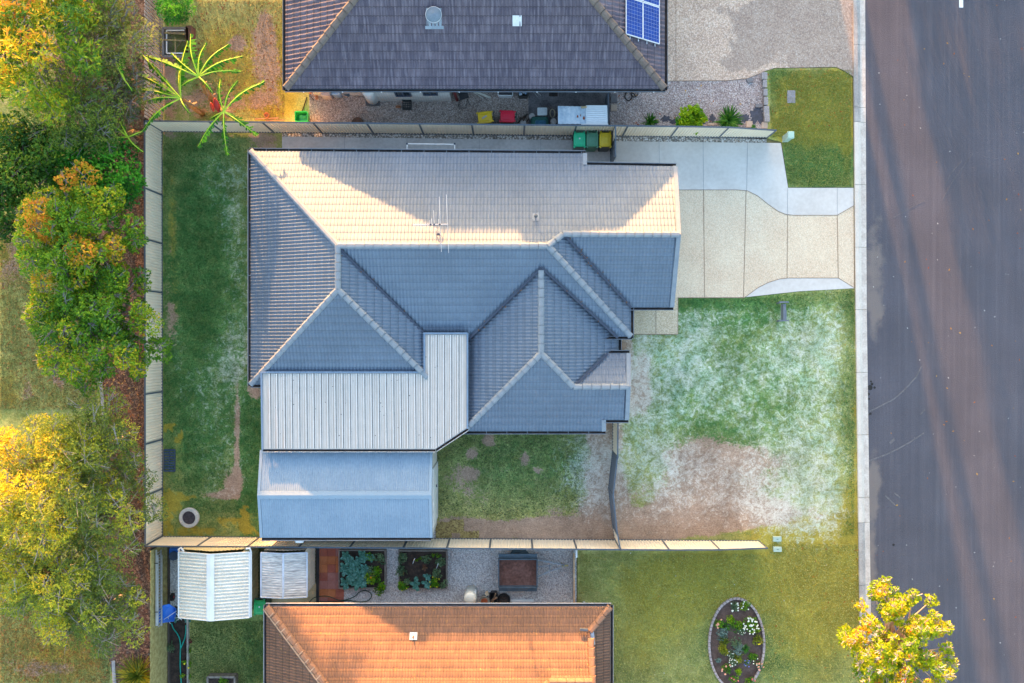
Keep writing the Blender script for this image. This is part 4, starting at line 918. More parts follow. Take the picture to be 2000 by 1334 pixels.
# paving next to the sheds
PV = []
PAVR = [M('red_paver', (.30,.085,.06), (.35,.11,.075), 2, .85, 14, .2), M('dusty_paver', (.32,.13,.11), (.36,.16,.14), 2, .85, 14, .2), M('orange_paver', (.42,.13,.05), (.46,.16,.07), 2, .85, 14, .2)]
for mi, m_ in enumerate(PAVR):
    mb = MB(); rr_ = random.Random(3)
    for i in range(4):
        for j_ in range(8):
            pick = rr_.choice([0, 0, 1, 1, 2]); px = 632+i*16; py = 1078+j_*16
            if px > 668 and py < 1152: continue
            if px > 675: continue
            if pick == mi: x, y = P2(px, py); mb.box(x, y, .012, .393, .393, .03)
    tag(mb.build('paving', m_), kind='structure')
TP = M('tan_paver', (.42,.33,.19), (.48,.38,.23), 2, .85, 14, .2)
mb = MB()
for i in range(6):
    for j_ in range(4): x, y = P2(536+i*16.5, 1146+j_*14); mb.box(x, y, .012, .405, .34, .02)
tag(mb.build('paving', TP), kind='structure')
mb = MB(); a = P2(621, 1066); b_ = P2(621, 1180); mb.beam((*a, .05), (*b_, .05), .13, .08); tag(mb.build('drain_channel', M('black_drain', (.03,.03,.035), None, 3, .5)), 'black channel drain between the grey garden shed and the red paving', 'drain')
mb = MB(); mb.beam((*P2(368.5, 1184), .08), (*P2(369.5, 1500), .08), .08, .16); tag(mb.build('garden_edging', M('edging_timber', (.36,.33,.29), (.26,.23,.20), 4, .9, 20, .4)), 'grey timber edging along the narrow soil bed beside the lawn', 'edging')
mb = MB(); mb.beam((*P2(331, 1064), .08), (*P2(332, 1500), .08), .06, .16); tag(mb.build('garden_edging', TRD), 'dark timber plinth board along the foot of the mossy fence', 'edging')

# ladder hung on the timber fence
lad = thing('ladder', 'long aluminium extension ladder hung along the mossy timber fence', 'ladder', P(311, 1140, 1.2))
xw = P2(329, 0)[0]+.10
rl_ = MB()
for z, dx in ((1.47, .0), (1.02, .0), (1.43, .06), (1.06, .06)):
    rl_.beam((xw+dx, P2(0, 1074, z)[1]-(.25 if dx else 0), z), (xw+dx, P2(0, 1222, z)[1], z), .05, .075)
rl_.build('rail', ALU, lad)
mb = MB(); y = P2(0, 1078, 1.2)[1]
while y > P2(0, 1220, 1.2)[1]: mb.beam((xw, y, 1.02), (xw, y, 1.47), .03, .03); mb.beam((xw+.06, y-.1, 1.06), (xw+.06, y-.1, 1.43), .03, .03); y -= .28
mb.build('rung', ALU, lad)
mb = MB()
for yy in (1100, 1195): mb.beam((xw-.06, P2(0, yy, 1.5)[1], 1.53), (xw+.1, P2(0, yy, 1.5)[1], 1.53), .03, .02)
mb.build('hook', DARK, lad)

# wheelbarrow leaning on the fence
BLUE = M('blue_plastic', (.012,.13,.55), (.015,.15,.6), 2, .4, 10, .1, spec=.5)
wb = thing('wheelbarrow', 'blue wheelbarrow tipped on its side against the mossy fence and ladder', 'wheelbarrow', (*P2(328, 1200), 0))
cx, cy = P2(327, 1198, .8)
def lean(ring): return [(cx+x*.55+(z-.35)*-.75*.6, cy+y, .75+x*-.7*.6+(z-.35)*.2) for x, y, z in ring]
mb = MB()
outer = [(-.28,-.36,.0),(.30,-.40,.0),(.34,.20,.0),(.12,.46,.0),(-.10,.46,.0),(-.30,.20,.0)]
mb.loft([[(cx+x*.95, cy+y, .95-x*.75) for x, y, _ in outer], [(cx+.1+x*.6, cy+y*.62, .70-x*.5) for x, y, _ in outer]], cap0=False); tb = fix(mb.build('tray', BLUE, wb)); sm_ = tb.modifiers.new('s', 'SOLIDIFY'); sm_.thickness = .02
mb = MB()
for s_ in (-1, 1): mb.tube([(cx+.05, cy+.45, .35), (cx+.1+s_*.14, cy-.1, .60-s_*.15), (cx+.30+s_*.16, cy-.50, .55-s_*.25)], .02, 6)
mb.tube([(cx+.3, cy-.25, .7), (cx+.48, cy-.36, .35), (cx+.3, cy-.45, .5)], .016, 6); mb.tube([(cx-.28, cy-.36, .95), (cx+.42, cy+.1, .75)], .016, 6)
mb.build('frame', ALU, wb)
mb = MB(); mb.loft([[(cx+.02+d_, cy+.62+.19*math.cos(2*PI*k/16), .3+.19*math.sin(2*PI*k/16)) for k in range(16)] for d_ in (-.05, .05)]); wl_ = fix(mb.build('wheel', DARK, wb)); mb = MB(); mb.tube([(cx-.05, cy+.62, .3), (cx+.09, cy+.62, .3)], .05, 8); mb.build('hub', M('red_hub', (.45,.02,.03), None, 2, .5), wl_)
mb = MB(); mb.cyl(*P2(339, 1086, .9), [(.20, 0), (.23, .5), (.22, .88), (.20, .9), (.19, .84), (.1, .83)], 22); t = thing('barrel', 'black round barrel beside the white garden shed', 'barrel', (*P2(339, 1086), 0)); mb.build('drum', M('black_plastic', (.03,.035,.045), (.04,.045,.06), 2, .4, 12, .2, spec=.5), t, smooth=True)
mb = MB(); mb.cyl(*P2(339, 1086, .9), [(.205, .86), (.215, .9), (.21, .93), (.05, .94)], 22); mb.build('lid', M('dark_blue_lid', (.05,.07,.11), None, 2, .4), t)
t = thing('tarpaulin', 'small folded blue tarpaulin behind the white garden shed', 'tarpaulin', (*P2(352, 1070), 0)); mb = MB(); mb.loft([rrect(.5, .35, .06, .0, cx=P2(354, 0)[0], cy=P2(0, 1068)[1]), rrect(.45, .3, .08, .8, cx=P2(354, 0)[0], cy=P2(0, 1068)[1]), rrect(.3, .2, .05, .86, cx=P2(355, 0)[0], cy=P2(0, 1068)[1])]); fix(mb.build('sheet', BLUE, t))

# ---------------------------------------------------------------- wheelie bins
def pl(c, nm): return M(nm, c, tuple(x*.88 for x in c), 2.5, .42, 18, .15, spec=.5)
TYRE = M('tyre', (.02,.02,.022), None, 3, .8)
def wheelie_bin(px, py, label, lidc, bodyc, rz=0, grp=None, sc_=1.0, badge=None, ins=None):
    zl = 1.04*sc_; x, y = P2(px, py, zl)
    t = thing('wheelie_bin', label, 'bin', (x, y, 0), rz, grp)
    s = sc_
    mb = MB(); mb.loft([rrect(.50*s, .60*s, .05, .05, cx=0, cy=-.02), rrect(.55*s, .67*s, .06, .80*s), rrect(.56*s, .66*s, .06, .96*s), rrect(.57*s, .68*s, .06, 1.0*s)])
    fix(mb.build('body', bodyc, t, local=True))
    mb = MB(); mb.loft([rrect(.55*s, .66*s, .10, .985*s, cy=.01), rrect(.57*s, .68*s, .12, .995*s, cy=.01), rrect(.57*s, .68*s, .12, 1.02*s, cy=.01), rrect(.52*s, .63*s, .11, 1.05*s, cy=.01), rrect(.40*s, .50*s, .06, 1.062*s, cy=-.02), rrect(.37*s, .46*s, .06, 1.055*s, cy=-.02), rrect(.30*s, .36*s, .06, 1.075*s, cy=-.03), rrect(.20*s, .26*s, .05, 1.082*s, cy=-.03)])
    ld = fix(mb.build('lid', lidc, t, local=True)); 
    mb = MB()
    for sx in (-1, 1): mb.beam((sx*.21*s, -.38*s, 1.01*s), (sx*.29*s, -.30*s, 1.02*s), .05, .05)
    mb.beam((-.22*s, .30*s, 1.055*s), (-.22*s, .40*s, 1.03*s), .06, .03); mb.beam((.22*s, .30*s, 1.055*s), (.22*s, .40*s, 1.03*s), .06, .03)
    mb.build('lug', lidc, ld, local=True)
    mb = MB(); mb.tube([(-.24*s, .43*s, 1.0*s), (.24*s, .43*s, 1.0*s)], .018, 8); mb.beam((-.22*s, .33*s, .98*s), (-.22*s, .44*s, 1.0*s), .03, .04); mb.beam((.22*s, .33*s, .98*s), (.22*s, .44*s, 1.0*s), .03, .04); mb.build('handle', bodyc, t, local=True)
    for sx in (-1, 1):
        mb = MB(); mb.loft([[(sx*.24*s+d_, .30*s+.1*math.cos(2*PI*k/16), .1+.1*math.sin(2*PI*k/16)) for k in range(16)] for d_ in (-.03, .03)]); fix(mb.build('wheel', TYRE, t, local=True))
    if badge:
        mb = MB(); 
        if badge == 'round': mb.cyl(0, .05*s, [(.04*s, 1.079*s), (.035*s, 1.086*s)], 12)
        else: mb.box(.0, -.02, 1.078*s, .07, .24, .006, .45)
        mb.build('sticker', M('sticker', (.6,.65,.62), None, 2, .5) if badge == 'round' else M('foil_sticker', (.35,.35,.38), None, 2, .5), ld, local=True)
    return t
GB_ = pl((.02,.06,.045), 'bin_green_body'); DG = pl((.03,.035,.035), 'bin_dark_body')
TEAL = pl((.01,.42,.20), 'teal_lid'); OLD = pl((.06,.20,.12), 'green_lid'); YEL = pl((.62,.40,.008), 'yellow_lid'); RED = pl((.60,.006,.035), 'red_lid')
G3 = 'three wheelie bins in a row by the fence'
wheelie_bin(1132, 273, 'wheelie bin with bright teal-green lid, leftmost of three by the fence', TEAL, GB_, .0, G3, badge='round')
wheelie_bin(1157, 273, 'wheelie bin with dull dark green lid in the middle of three by the fence', OLD, pl((.03,.13,.075), 'bin_mid_body'), .0, G3)
wheelie_bin(1182.5, 273, 'wheelie bin with grubby yellow lid, rightmost of three by the fence', pl((.55,.40,.01), 'old_yellow_lid'), DG, .0, G3)
wheelie_bin(947, 229, 'wheelie bin with yellow lid standing on the side gravel of the dark-roofed house', YEL, DG, -1.45, 'bins on the neighbour gravel', badge='foil')
wheelie_bin(991, 227, 'wheelie bin with red lid standing on the side gravel of the dark-roofed house', RED, GB_, -1.6, 'bins on the neighbour gravel')
wheelie_bin(507, 1187, 'wheelie bin with green lid on the grass between the white shed and the orange roof', pl((.01,.36,.10), 'grass_green_lid'), GB_, .0, None, badge='round')

# ---------------------------------------------------------------- trailer, tank and clutter on the southern gravel
STEEL = M('trailer_steel', (.07,.10,.13), (.10,.13,.16), 3, .5, 14, .3); RUST = M('rusty_tray', (.14,.06,.045), (.20,.095,.075), 1.8, .8, 9, .6)
tx0, ty0 = P2(974, 1147, .75); tx1, ty1 = P2(1049, 1092, .75)
tr_ = thing('box_trailer', 'box trailer with rusty brown floor parked on the gravel by the fence', 'trailer', ((tx0+tx1)/2, (ty0+ty1)/2, 0))
mb = MB(); mb.box((tx0+tx1)/2, (ty0+ty1)/2, .50, tx1-tx0, ty1-ty0, .04); mb.build('floor', RUST, tr_)
mb = MB()
for a, b_ in (((tx0, ty0), (tx1, ty0)), ((tx0, ty1), (tx1, ty1)), ((tx0, ty0), (tx0, ty1)), ((tx1, ty0), (tx1, ty1))): mb.beam((*a, .66), (*b_, .66), .05, .30)
mb.beam((tx0, ty0-.14, .60), (tx1, ty0-.14, .60), .2, .04); mb.beam((tx0, ty1+.12, .62), (tx1, ty1+.12, .62), .2, .05)
mb.build('side_panel', STEEL, tr_)
mb = MB(); mb.add([(tx0+.5, ty1+.15, .62), (tx0+1.5, ty1+.15, .62), (tx0+1.3, ty1+.38, .5), (tx0+.7, ty1+.38, .5), (tx0+.5, ty1+.15, .5), (tx0+1.5, ty1+.15, .5)], [(0,3,2,1), (3,0,4), (1,2,5)]); mb.build('mudguard', M('dark_guard', (.03,.05,.06), None, 3, .5), tr_)
for yy in (ty1+.18, ty0-.16):
    mb = MB(); mb.loft([[((tx0+tx1)/2+.30*math.cos(2*PI*k/20), yy+d_, .30+.30*math.sin(2*PI*k/20)) for k in range(20)] for d_ in (-.08, .08)]); fix(mb.build('wheel', TYRE, tr_))
mb = MB(); hx, hy = P2(1104, 1104, .5)
ym = (ty0+ty1)/2; mb.beam((tx1, ty1-.1, .48), (hx, hy, .5), .06, .06); mb.beam((tx1, ym-.25, .48), (hx, hy, .5), .06, .06); mb.beam((tx1, ty1-.45, .48), (hx-.7, hy-.02, .48), .04, .04); mb.beam((hx-.75, hy+.17, .48), (hx-.75, hy-.25, .48), .04, .04); mb.build('drawbar', M('galvanised_bar', (.30,.32,.35), None, 3, .5), tr_)
mb = MB(); mb.box(hx+.05, hy, .50, .18, .08, .08); mb.cyl(hx-.15, hy, [(.03, .1), (.03, .75)], 8); mb.build('coupling', M('brassy', (.45,.35,.15), None, 3, .4, metal=.5), tr_)
# white drum tank lying against the wall
t = thing('water_tank', 'white rounded cylindrical tank on the gravel at the edge of the orange roof', 'tank', (*P2(916, 1172), 0)); mb = MB(); cx, cy = P2(918, 1176, 1.0)
mb.cyl(*P2(919, 1164, .8), [(.27, 0), (.30, .06), (.30, 1.1), (.28, 1.19), (.2, 1.24), (.05, 1.26)], 26); mb.build('body', M('tank_white', (.60,.58,.52), None, 1, .4, 6, .05, spec=.5), t, smooth=True)
mb = MB(); x, y = P2(927, 1158, .9); mb.box(x, y, .55, .14, .1, .35, .3); mb.build('valve_box', WHITE, t)
t = thing('plant_pot', 'tall round pot filled with rusty-orange potting mix beside the white tank', 'pot', (*P2(946, 1175), 0)); x, y = P2(946, 1175, .6); mb = MB(); mb.cyl(x, y, [(.17, 0), (.24, .5), (.27, .66), (.25, .66), (.235, .6)], 22); mb.build('pot', M('glazed_pot', (.30,.26,.18), (.2,.22,.22), 3, .5), t)
mb = MB(); mb.cyl(x, y, [(.233, .58), (.1, .62)], 20); mb.build('potting_mix', M('orange_mix', (.30,.075,.03), (.2,.05,.02), 14, .95, 30, .5), t)
t = thing('storage_tub', 'black open tub holding timber offcuts between the pot and the tyre', 'tub', (*P2(965, 1166), 0)); x, y = P2(964, 1168, .5); BLK = M('black_rubber', (.028,.03,.034), (.04,.04,.045), 3, .6)
mb = MB(); mb.loft([rrect(.32, .42, .08, 0, cx=x, cy=y), rrect(.42, .55, .1, .5, cx=x, cy=y), rrect(.37, .5, .09, .5, cx=x, cy=y), rrect(.28, .38, .07, .08, cx=x, cy=y)]); fix(mb.build('tub', BLK, t))
mb = MB(); mb.beam((x-.2, y-.25, .3), (x+.16, y+.1, .7), .09, .04); mb.beam((x-.05, y-.25, .3), (x+.1, y+.24, .6), .06, .05); tag(mb.build('timber_offcuts', M('offcut', (.22,.13,.09), (.3,.2,.13), 4, .9)), 'brown timber offcuts standing in the black tub', 'timber')
mb = MB(); mb.box(*P2(951, 1160, .7), .55, .16, .18, .14, .4); tag(mb.build('brick', M('tan_brick_single', (.42,.34,.24), None, 4, .9)), 'tan brick resting on the pot beside the black tub', 'brick')
t = thing('spare_wheel', 'black car tyre with dark spoked rim at the edge of the orange roof', 'wheel', (*P2(984, 1174), 0)); x, y = P2(984, 1174, .3)
mb = MB(); mb.cyl(x, y, [(.18, .02), (.30, .03), (.32, .12), (.30, .22), (.24, .23), (.20, .20), (.19, .12)], 28); mb.build('tyre', TYRE, t, smooth=True)
mb = MB(); mb.cyl(x, y, [(.19, .1), (.19, .14), (.07, .15), (.05, .18)], 20)
for k in range(6): a = k*PI/3; mb.beam((x, y, .17), (x+.18*math.cos(a), y+.18*math.sin(a), .16), .04, .03)
mb.build('rim', M('dark_rim', (.06,.06,.065), None, 3, .4, metal=.5), t)
mb = MB(); mb.beam((*P2(997, 1172), .05), (*P2(1042, 1172), .05), .1, .09); mb.beam((*P2(1000, 1176), .05), (*P2(1038, 1177), .05), .07, .05); tag(mb.build('pipe_offcuts', WHITE), 'white pipe offcuts lying on the gravel near the trailer', 'pipes')
# low divider with white pipe between gravel and front lawn
t = thing('low_fence', 'low timber-capped divider between the bluish gravel and the neighbouring lawn', 'fence', (*P2(1123, 1120), 0)); mb = MB(); mb.beam((*P2(1121, 1080, .9), .9), (*P2(1121.5, 1182, .9), .9), .06, .05); mb.build('cap_rail', M('rail_tan', (.50,.36,.22), (.38,.2,.1), 2, .7), t)
mb = MB(); 
for k in range(26): a = P2(1120.5, 1080+k*4, .0); b_ = P2(1121, 1080+k*4, .9); mb.box(b_[0], b_[1], 0, .02, .1, .88)
mb.build('boards', M('grey_boards', (.35,.33,.33), None, 3, .8), t)
mb = MB(); mb.tube([P(1126, 1073, 1.4), P(1126, 1088, 1.4), P(1124, 1089, .1)], .04, 8); mb.build('downpipe', WHITE, t)
mb = MB(); mb.box(*P2(1141, 1181), 0, .1, .35, .9, .1); mb.box(*P2(1151, 1183, 1.8), 1.7, .14, .1, .08); tag(mb.build('meter_post', WHITE), 'small white meter post at the edge of the orange roof by the lawn', 'post')

# garden hoses
HG = M('dark_hose', (.01,.055,.04), None, 3, .5); HT = M('teal_hose', (.01,.33,.26), None, 3, .5)
def smooth_path(pts, n=6):
    out = []; p = [pts[0]]+pts+[pts[-1]]
    for i in range(1, len(p)-2):
        for k in range(n):
            s = k/n; a = [.5*((2*p[i][j])+(-p[i-1][j]+p[i+1][j])*s+(2*p[i-1][j]-5*p[i][j]+4*p[i+1][j]-p[i+2][j])*s*s+(-p[i-1][j]+3*p[i][j]-3*p[i+1][j]+p[i+2][j])*s**3) for j in (0, 1)]; out.append(a)
    out.append(pts[-1]); return out
def hose(name, label, pts, m, r_=.022, z=.04):
    mb = MB(); mb.tube([(*P2(*p), z) for p in smooth_path(pts)], r_, 6); return tag(mb.build(name, m, smooth=True), label, 'hose')
hose('garden_hose', 'dark green hose looping across the red paving and gravel below the vegetable beds', [(604,1176),(616,1166),(640,1164),(665,1172),(690,1166),(702,1156),(712,1153),(722,1156),(726,1164),(718,1173),(700,1175),(680,1172),(662,1174),(630,1174),(606,1178)], HG)
hose('garden_hose', 'teal hose running down the narrow soil bed beside the mossy fence', [(336,1216),(340,1227),(348,1238),(353,1252),(353,1275),(353,1300),(355,1334),(356,1380)], HT, .03, .06)
hose('garden_hose', 'teal hose joining from the shrubs by the white shed in the soil bed', [(364,1220),(364,1232),(362,1245),(357,1258),(353,1268)], HT, .03, .06)
hose('garden_hose', 'dark hose coiled on the gravel under the eave of the dark roof', [(1228,178),(1222,183),(1221,192),(1228,197),(1234,191),(1232,182),(1238,184),(1241,190)], DARK, .025)
hose('garden_hose', 'black cable looped on the gravel near the corner of the dark roof', [(1243,178),(1246,184),(1241,190),(1236,189),(1233,184)], DARK, .015)

# ---------------------------------------------------------------- clutter beside the northern neighbour
def crate(name, label, cat, px, py, w_, d_, h, m, rz=0, lid=None, zc=None, rim=.03, open_=True):
    x, y = P2(px, py, h); t = thing(name, label, cat, (x, y, 0), rz)
    mb = MB()
    if open_: mb.loft([rrect(w_*.85, d_*.85, .04, 0), rrect(w_, d_, .05, h), rrect(w_-rim*2, d_-rim*2, .04, h), rrect(w_*.8, d_*.8, .03, h*.25)])
    else: mb.loft([rrect(w_*.92, d_*.92, .03, 0), rrect(w_, d_, .03, h*.85), rrect(w_, d_, .03, h), rrect(w_*.94, d_*.94, .03, h+.02)])
    fix(mb.build('tub' if open_ else 'body', m, t, local=True))
    if lid: mb = MB(); mb.loft([rrect(w_*1.04, d_*1.04, .05, h), rrect(w_*1.04, d_*1.04, .05, h+.03), rrect(w_*.8, d_*.8, .04, h+.045)]); fix(mb.build('lid', lid, t, local=True))
    return t
BRG = pl((.02,.48,.10), 'bright_green')
t = crate('storage_tub', 'bright green open tub behind the fence on the orange dry grass', 'tub', 588, 227, .62, .50, .55, BRG)
mb = MB(); mb.box(.05, -.02, .2, .35, .28, .12); mb.box(.1, .03, .32, .15, .1, .05); mb.build('insert', pl((.05,.42,.12), 'pale_green'), t, local=True)
crate('air_unit', 'beige square box under the left eave of the dark roof', 'box', 636, 178, .46, .45, .6, M('beige_box', (.45,.38,.36), None, 2, .5), open_=False)
crate('storage_tub', 'pale blue lidded tub under the eave of the dark roof', 'tub', 656, 178, .42, .36, .5, pl((.25,.38,.55), 'pale_blue'), lid=pl((.28,.42,.58), 'pale_blue_lid'))
t = thing('bucket', 'blue-grey round bucket under the eave of the dark roof', 'bucket', (*P2(676, 178), 0)); x, y = P2(676, 179, .35); mb = MB(); mb.cyl(x, y, [(.14, 0), (.17, .35), (.155, .35), (.13, .05)], 18); mb.build('pail', pl((.10,.17,.25), 'bucket_blue'), t, smooth=True)
x, y = P2(721, 180, 1.0); t = thing('hot_water_tank', 'white cylindrical hot water tank against the white brick wall', 'water heater', (x, y, 0))
mb = MB(); mb.cyl(0, 0, [(.30, .05), (.31, .1), (.31, 1.35), (.28, 1.42), (.1, 1.45)], 28); mb.build('cylinder', M('tank_cream', (.58,.56,.54), None, 1, .4, 6, .05, spec=.5), t, smooth=True, local=True)
mb = MB(); mb.box(0, 0, 0, .7, .7, .06); mb.build('base', SLAB, t, local=True)
mb = MB(); mb.tube([(.36, .1, .0), (.36, .12, 1.3)], .03, 6); mb.tube([(.44, .1, .0), (.44, .12, 1.2)], .025, 6); mb.build('pipe', FSLATE, t, local=True)
def milk_crate(px, py, label, m, s=.40, h=.3):
    t = thing('crate', label, 'crate', (*P2(px, py, h), 0)); mb = MB()
    for sx, sy in ((1, 0), (-1, 0), (0, 1), (0, -1)):
        for k in range(4):
            z = .03+k*h/4; mb.beam((sx*s/2-(s/2 if sy else 0), sy*s/2-(s/2 if sx else 0), z), (sx*s/2+(s/2 if sy else 0), sy*s/2+(s/2 if sx else 0), z), .02, .035)
    for k in range(5): mb.beam((-s/2, -s/2+s*k/4, .03), (s/2, -s/2+s*k/4, .03), .02, .02); mb.beam((-s/2+s*k/4, -s/2, .034), (-s/2+s*k/4, s/2, .034), .02, .02)
    for a in (-1, 1):
        for b_ in (-1, 1): mb.box(a*s/2, b_*s/2, 0, .04, .04, h)
    mb.build('basket', m, t, local=True); return t
milk_crate(794, 203, 'black plastic crate on the gravel below the white brick wall', DG)
def cored_brick(px, py, label, rz=0):
    t = thing('cored_brick', label, 'brick', (*P2(px, py), 0), rz, 'loose orange bricks near the dark-roofed house'); mb = MB(); mb.box(0, 0, .0, .23, .11, .076); bb = mb.build('block', M('orange_brick', (.40,.17,.09), None, 5, .9), t, local=True); mb = MB()
    for k in (-1, 0, 1): mb.cyl(k*.07, 0, [(.022, .0765), (.02, .078)], 8)
    mb.build('core_hole', DARK, t, local=True)
cored_brick(778, 209, 'orange brick with core holes lying beside the black plastic crate')
cored_brick(607, 179, 'orange brick lying nearest the left corner of the dark roof', 1.3); cored_brick(617, 183, 'orange brick lying beside the beige square box under the eave', 1.5); cored_brick(619, 190, 'orange brick lying at the gravel corner below the beige box', 1.5)
# chair, poles, open box, bundle
t = thing('outdoor_chair', 'black folded outdoor chair leaning out from under the dark roof', 'chair', (*P2(905, 190), 0)); x, y = P2(905, 186, .5); mb = MB(); mb.box(x, y+.05, .42, .44, .42, .04, .3); mb.build('seat', BLK, t); mb = MB(); mb.beam((x-.15, y+.25, .45), (x-.1, y+.35, .9), .42, .03); mb.build('backrest', BLK, t)
for a, b_ in ((-.2, -.2), (.2, -.15), (-.2, .22), (.2, .25)): mb = MB(); mb.tube([(x+a, y+b_, .42), (x+a*1.4, y+b_*1.5-.08, 0)], .015, 6); mb.build('leg', BLK, t)
mb = MB(); mb.tube([(x-.15, y-.25, .6), (x-.2, y-.55, .1), (x+.12, y-.5, .1), (x+.18, y-.2, .5)], .016, 6); mb.build('frame', BLK, t)
mb = MB(); mb.tube([P(886, 176, 1.2), P(893, 196, .05)], .07, 8); tag(mb.build('red_pole', M('dull_red', (.16,.03,.03), None, 3, .6)), 'dull red roll leaning beside the black outdoor chair', 'roll')
mb = MB(); mb.beam(P(922, 176, .8), P(958, 191, .05), .10, .03); mb.beam(P(918, 176, .9), P(944, 192, .05), .03, .03); tag(mb.build('white_board', M('white_board', (.55,.53,.47), None, 3, .6)), 'long white boards leaning out from under the dark roof', 'boards')
t = crate('toy_box', 'white box with black contents under the middle eave of the dark roof', 'box', 987, 179, .75, .38, .45, WHITE); mb = MB(); mb.loft([rrect(.65, .3, .1, .2), rrect(.6, .26, .1, .5), rrect(.3, .14, .06, .55)]); tag(fix(mb.build('black_bag', BLK, None, local=True)), 'black bag stuffed in the white box under the eave', 'bag').location = (t.location.x, t.location.y, 0)
crate('storage_tub', 'dark tub of pale junk under the eave next to the old slab', 'tub', 1022, 180, .50, .42, .45, DG)
t = thing('junk_pile', 'crumpled pale and blue plastic sheets in the dark tub', 'plastic sheet', (*P2(1022, 180, .45), .3)); mb = MB()
for k in range(9): mb.beam((random.uniform(-.2, .2), random.uniform(-.15, .15), .1+.02*k), (random.uniform(-.2, .2), random.uniform(-.15, .15), .2), .1, .03)
mb.build('sheet', M('pale_junk', (.45,.5,.55), (.15,.28,.45), 6, .5), t, local=True)
mb = MB(); mb.tube([P(1040, 178, .8), P(1050, 189, .05)], .02, 6); mb.tube([P(1045, 177, .8), P(1056, 186, .05)], .02, 6); tag(mb.build('metal_rods', ALU), 'pair of metal rods leaning by the old dark slab', 'rods')
mb = MB(); mb.box(*P2(1081, 183, .1), .014, .42, .2, .03); tag(mb.build('door_mat', DARK), 'black mat on the old dark slab under the eave', 'mat')
crate('washing_box', 'white open box behind the green bag by the fence', 'box', 1059, 218, .46, .36, .55, M('box_white', (.48,.52,.54), None, 2, .5), lid=M('box_white_lid', (.55,.6,.62), None, 2, .5))
def bucket(px, py, label, m1, m2, r_=.14):
    x, y = P2(px, py, .35); t = thing('bucket', label, 'bucket', (x, y, 0), 0, 'white lidded buckets by the fence'); mb = MB(); mb.cyl(0, 0, [(r_*.85, 0), (r_, .34)], 20); mb.build('pail', m1, t, local=True, smooth=False); mb = MB(); mb.cyl(0, 0, [(r_*1.05, .33), (r_*1.05, .37), (r_*.8, .375), (r_*.78, .36), (r_*.1, .365)], 20); mb.build('lid', m2, t, local=True)
BW = M('bucket_white', (.50,.47,.46), (.4,.37,.35), 8, .6)
bucket(1039, 227, 'white lidded bucket behind the corner of the dark green bag', WHITE, BW); bucket(1022, 240, 'white lidded bucket right against the fence beside the brown sticks', WHITE, BW); bucket(1081, 237, 'white lidded bucket between the green bag and the tin lean-to', WHITE, BW)
t = thing('garden_bag', 'dark green bag with a blue cover lying against the fence', 'bag', (*P2(1054, 234), 0)); x, y = P2(1054, 236, .45); mb = MB(); mb.loft([rrect(.82, .42, .08, 0, cx=x, cy=y), rrect(.86, .48, .12, .35, cx=x, cy=y), rrect(.7, .34, .1, .47, cx=x, cy=y)]); fix(mb.build('bag', M('bottle_green', (.02,.09,.08), (.03,.12,.10), 5, .7, 20, .4), t)); mb = MB(); mb.loft([rrect(.6, .26, .08, .4, cx=x+.05, cy=y-.1), rrect(.5, .2, .08, .54, cx=x+.05, cy=y-.1)]); fix(mb.build('cover', M('slate_blue_cloth', (.03,.10,.17), (.04,.14,.22), 6, .8, 20, .4), t))
mb = MB()
for k in range(6): mb.beam(P(1012+k*3, 236+random.uniform(-6, 6), .05), P(1018+k*3, 228+random.uniform(-6, 6), .5), .05, .04)
tag(mb.build('sticks', M('stick_brown', (.16,.11,.08), (.05,.05,.05), 6, .9)), 'brown sticks and rags beside the white bucket at the fence', 'sticks')
t = thing('coiled_rope', 'beige coiled rope hung between the bucket and the tin lean-to', 'rope', (*P2(1079, 222), 0)); mb = MB(); x, y = P2(1079, 221, .5)
for k in range(3): mb.tube([(x+(.1+k*.015)*math.cos(a), y+.2*math.sin(a), .45+k*.02) for a in np.linspace(0, 2*PI, 16)], .015, 5)
mb.build('coil', M('rope', (.35,.31,.22), None, 8, .9), t)
# tin lean-to
TIN = M('tin_roof', (.42,.52,.62), (.60,.68,.76), 1.2, .4, 9, .4); RUSTP = M('rust_patch', (.30,.07,.025), (.2,.05,.02), 12, .9, 30, .5)
lt = thing('lean_to', 'low lean-to of bluish corrugated tin with rust patches against the fence', 'lean-to', (*P2(1135, 225), 0))
z0_, z1_ = 1.35, 1.55
a0, a1, a2, a3_ = P(1090, 242, z1_), P(1147, 242, z1_), P(1147, 208, z0_), P(1088, 207, z0_)
mb = MB(); corr(mb, a0, a1, (a1[0], a2[1], z0_), (a0[0], a3_[1], z0_), per=.2, amp=.012); ro_ = mb.build('tin_sheet', TIN, lt); ro_['label'] = 'bluish rusty tin sheet'
b0, b1 = P(1147, 243, z1_+.03), P(1187, 243, z1_+.03); yy_ = P(1147, 206, z0_+.03)[1]
mb = MB(); corr(mb, (b0[0]-.05, b0[1], b0[2]), (b0[0]-.05, yy_, z0_+.03), (b1[0], yy_, z0_+.03), b1, per=.1, amp=.012); rw_ = mb.build('tin_sheet', M('tin_white', (.66,.69,.73), (.72,.75,.78), 1, .4, 12, .15), lt); rw_['label'] = 'newer white tin sheet'
mb = MB()
for px, py, sx, sy in ((1128,228,.09,.22), (1134,225,.05,.12), (1140.5,231,.10,.20)): x, y, z = P(px, py, 1.49); mb.add([(x+sx*.5*math.cos(a)*random.uniform(.6, 1.2), y+sy*.5*math.sin(a)*random.uniform(.7, 1.1), z1_+(y-a0[1])*(z0_-z1_)/(a3_[1]-a0[1])+.017) for a in np.linspace(0, 2*PI, 13)[:-1]], [tuple(range(12))])
mb.build('rust', RUSTP, ro_)
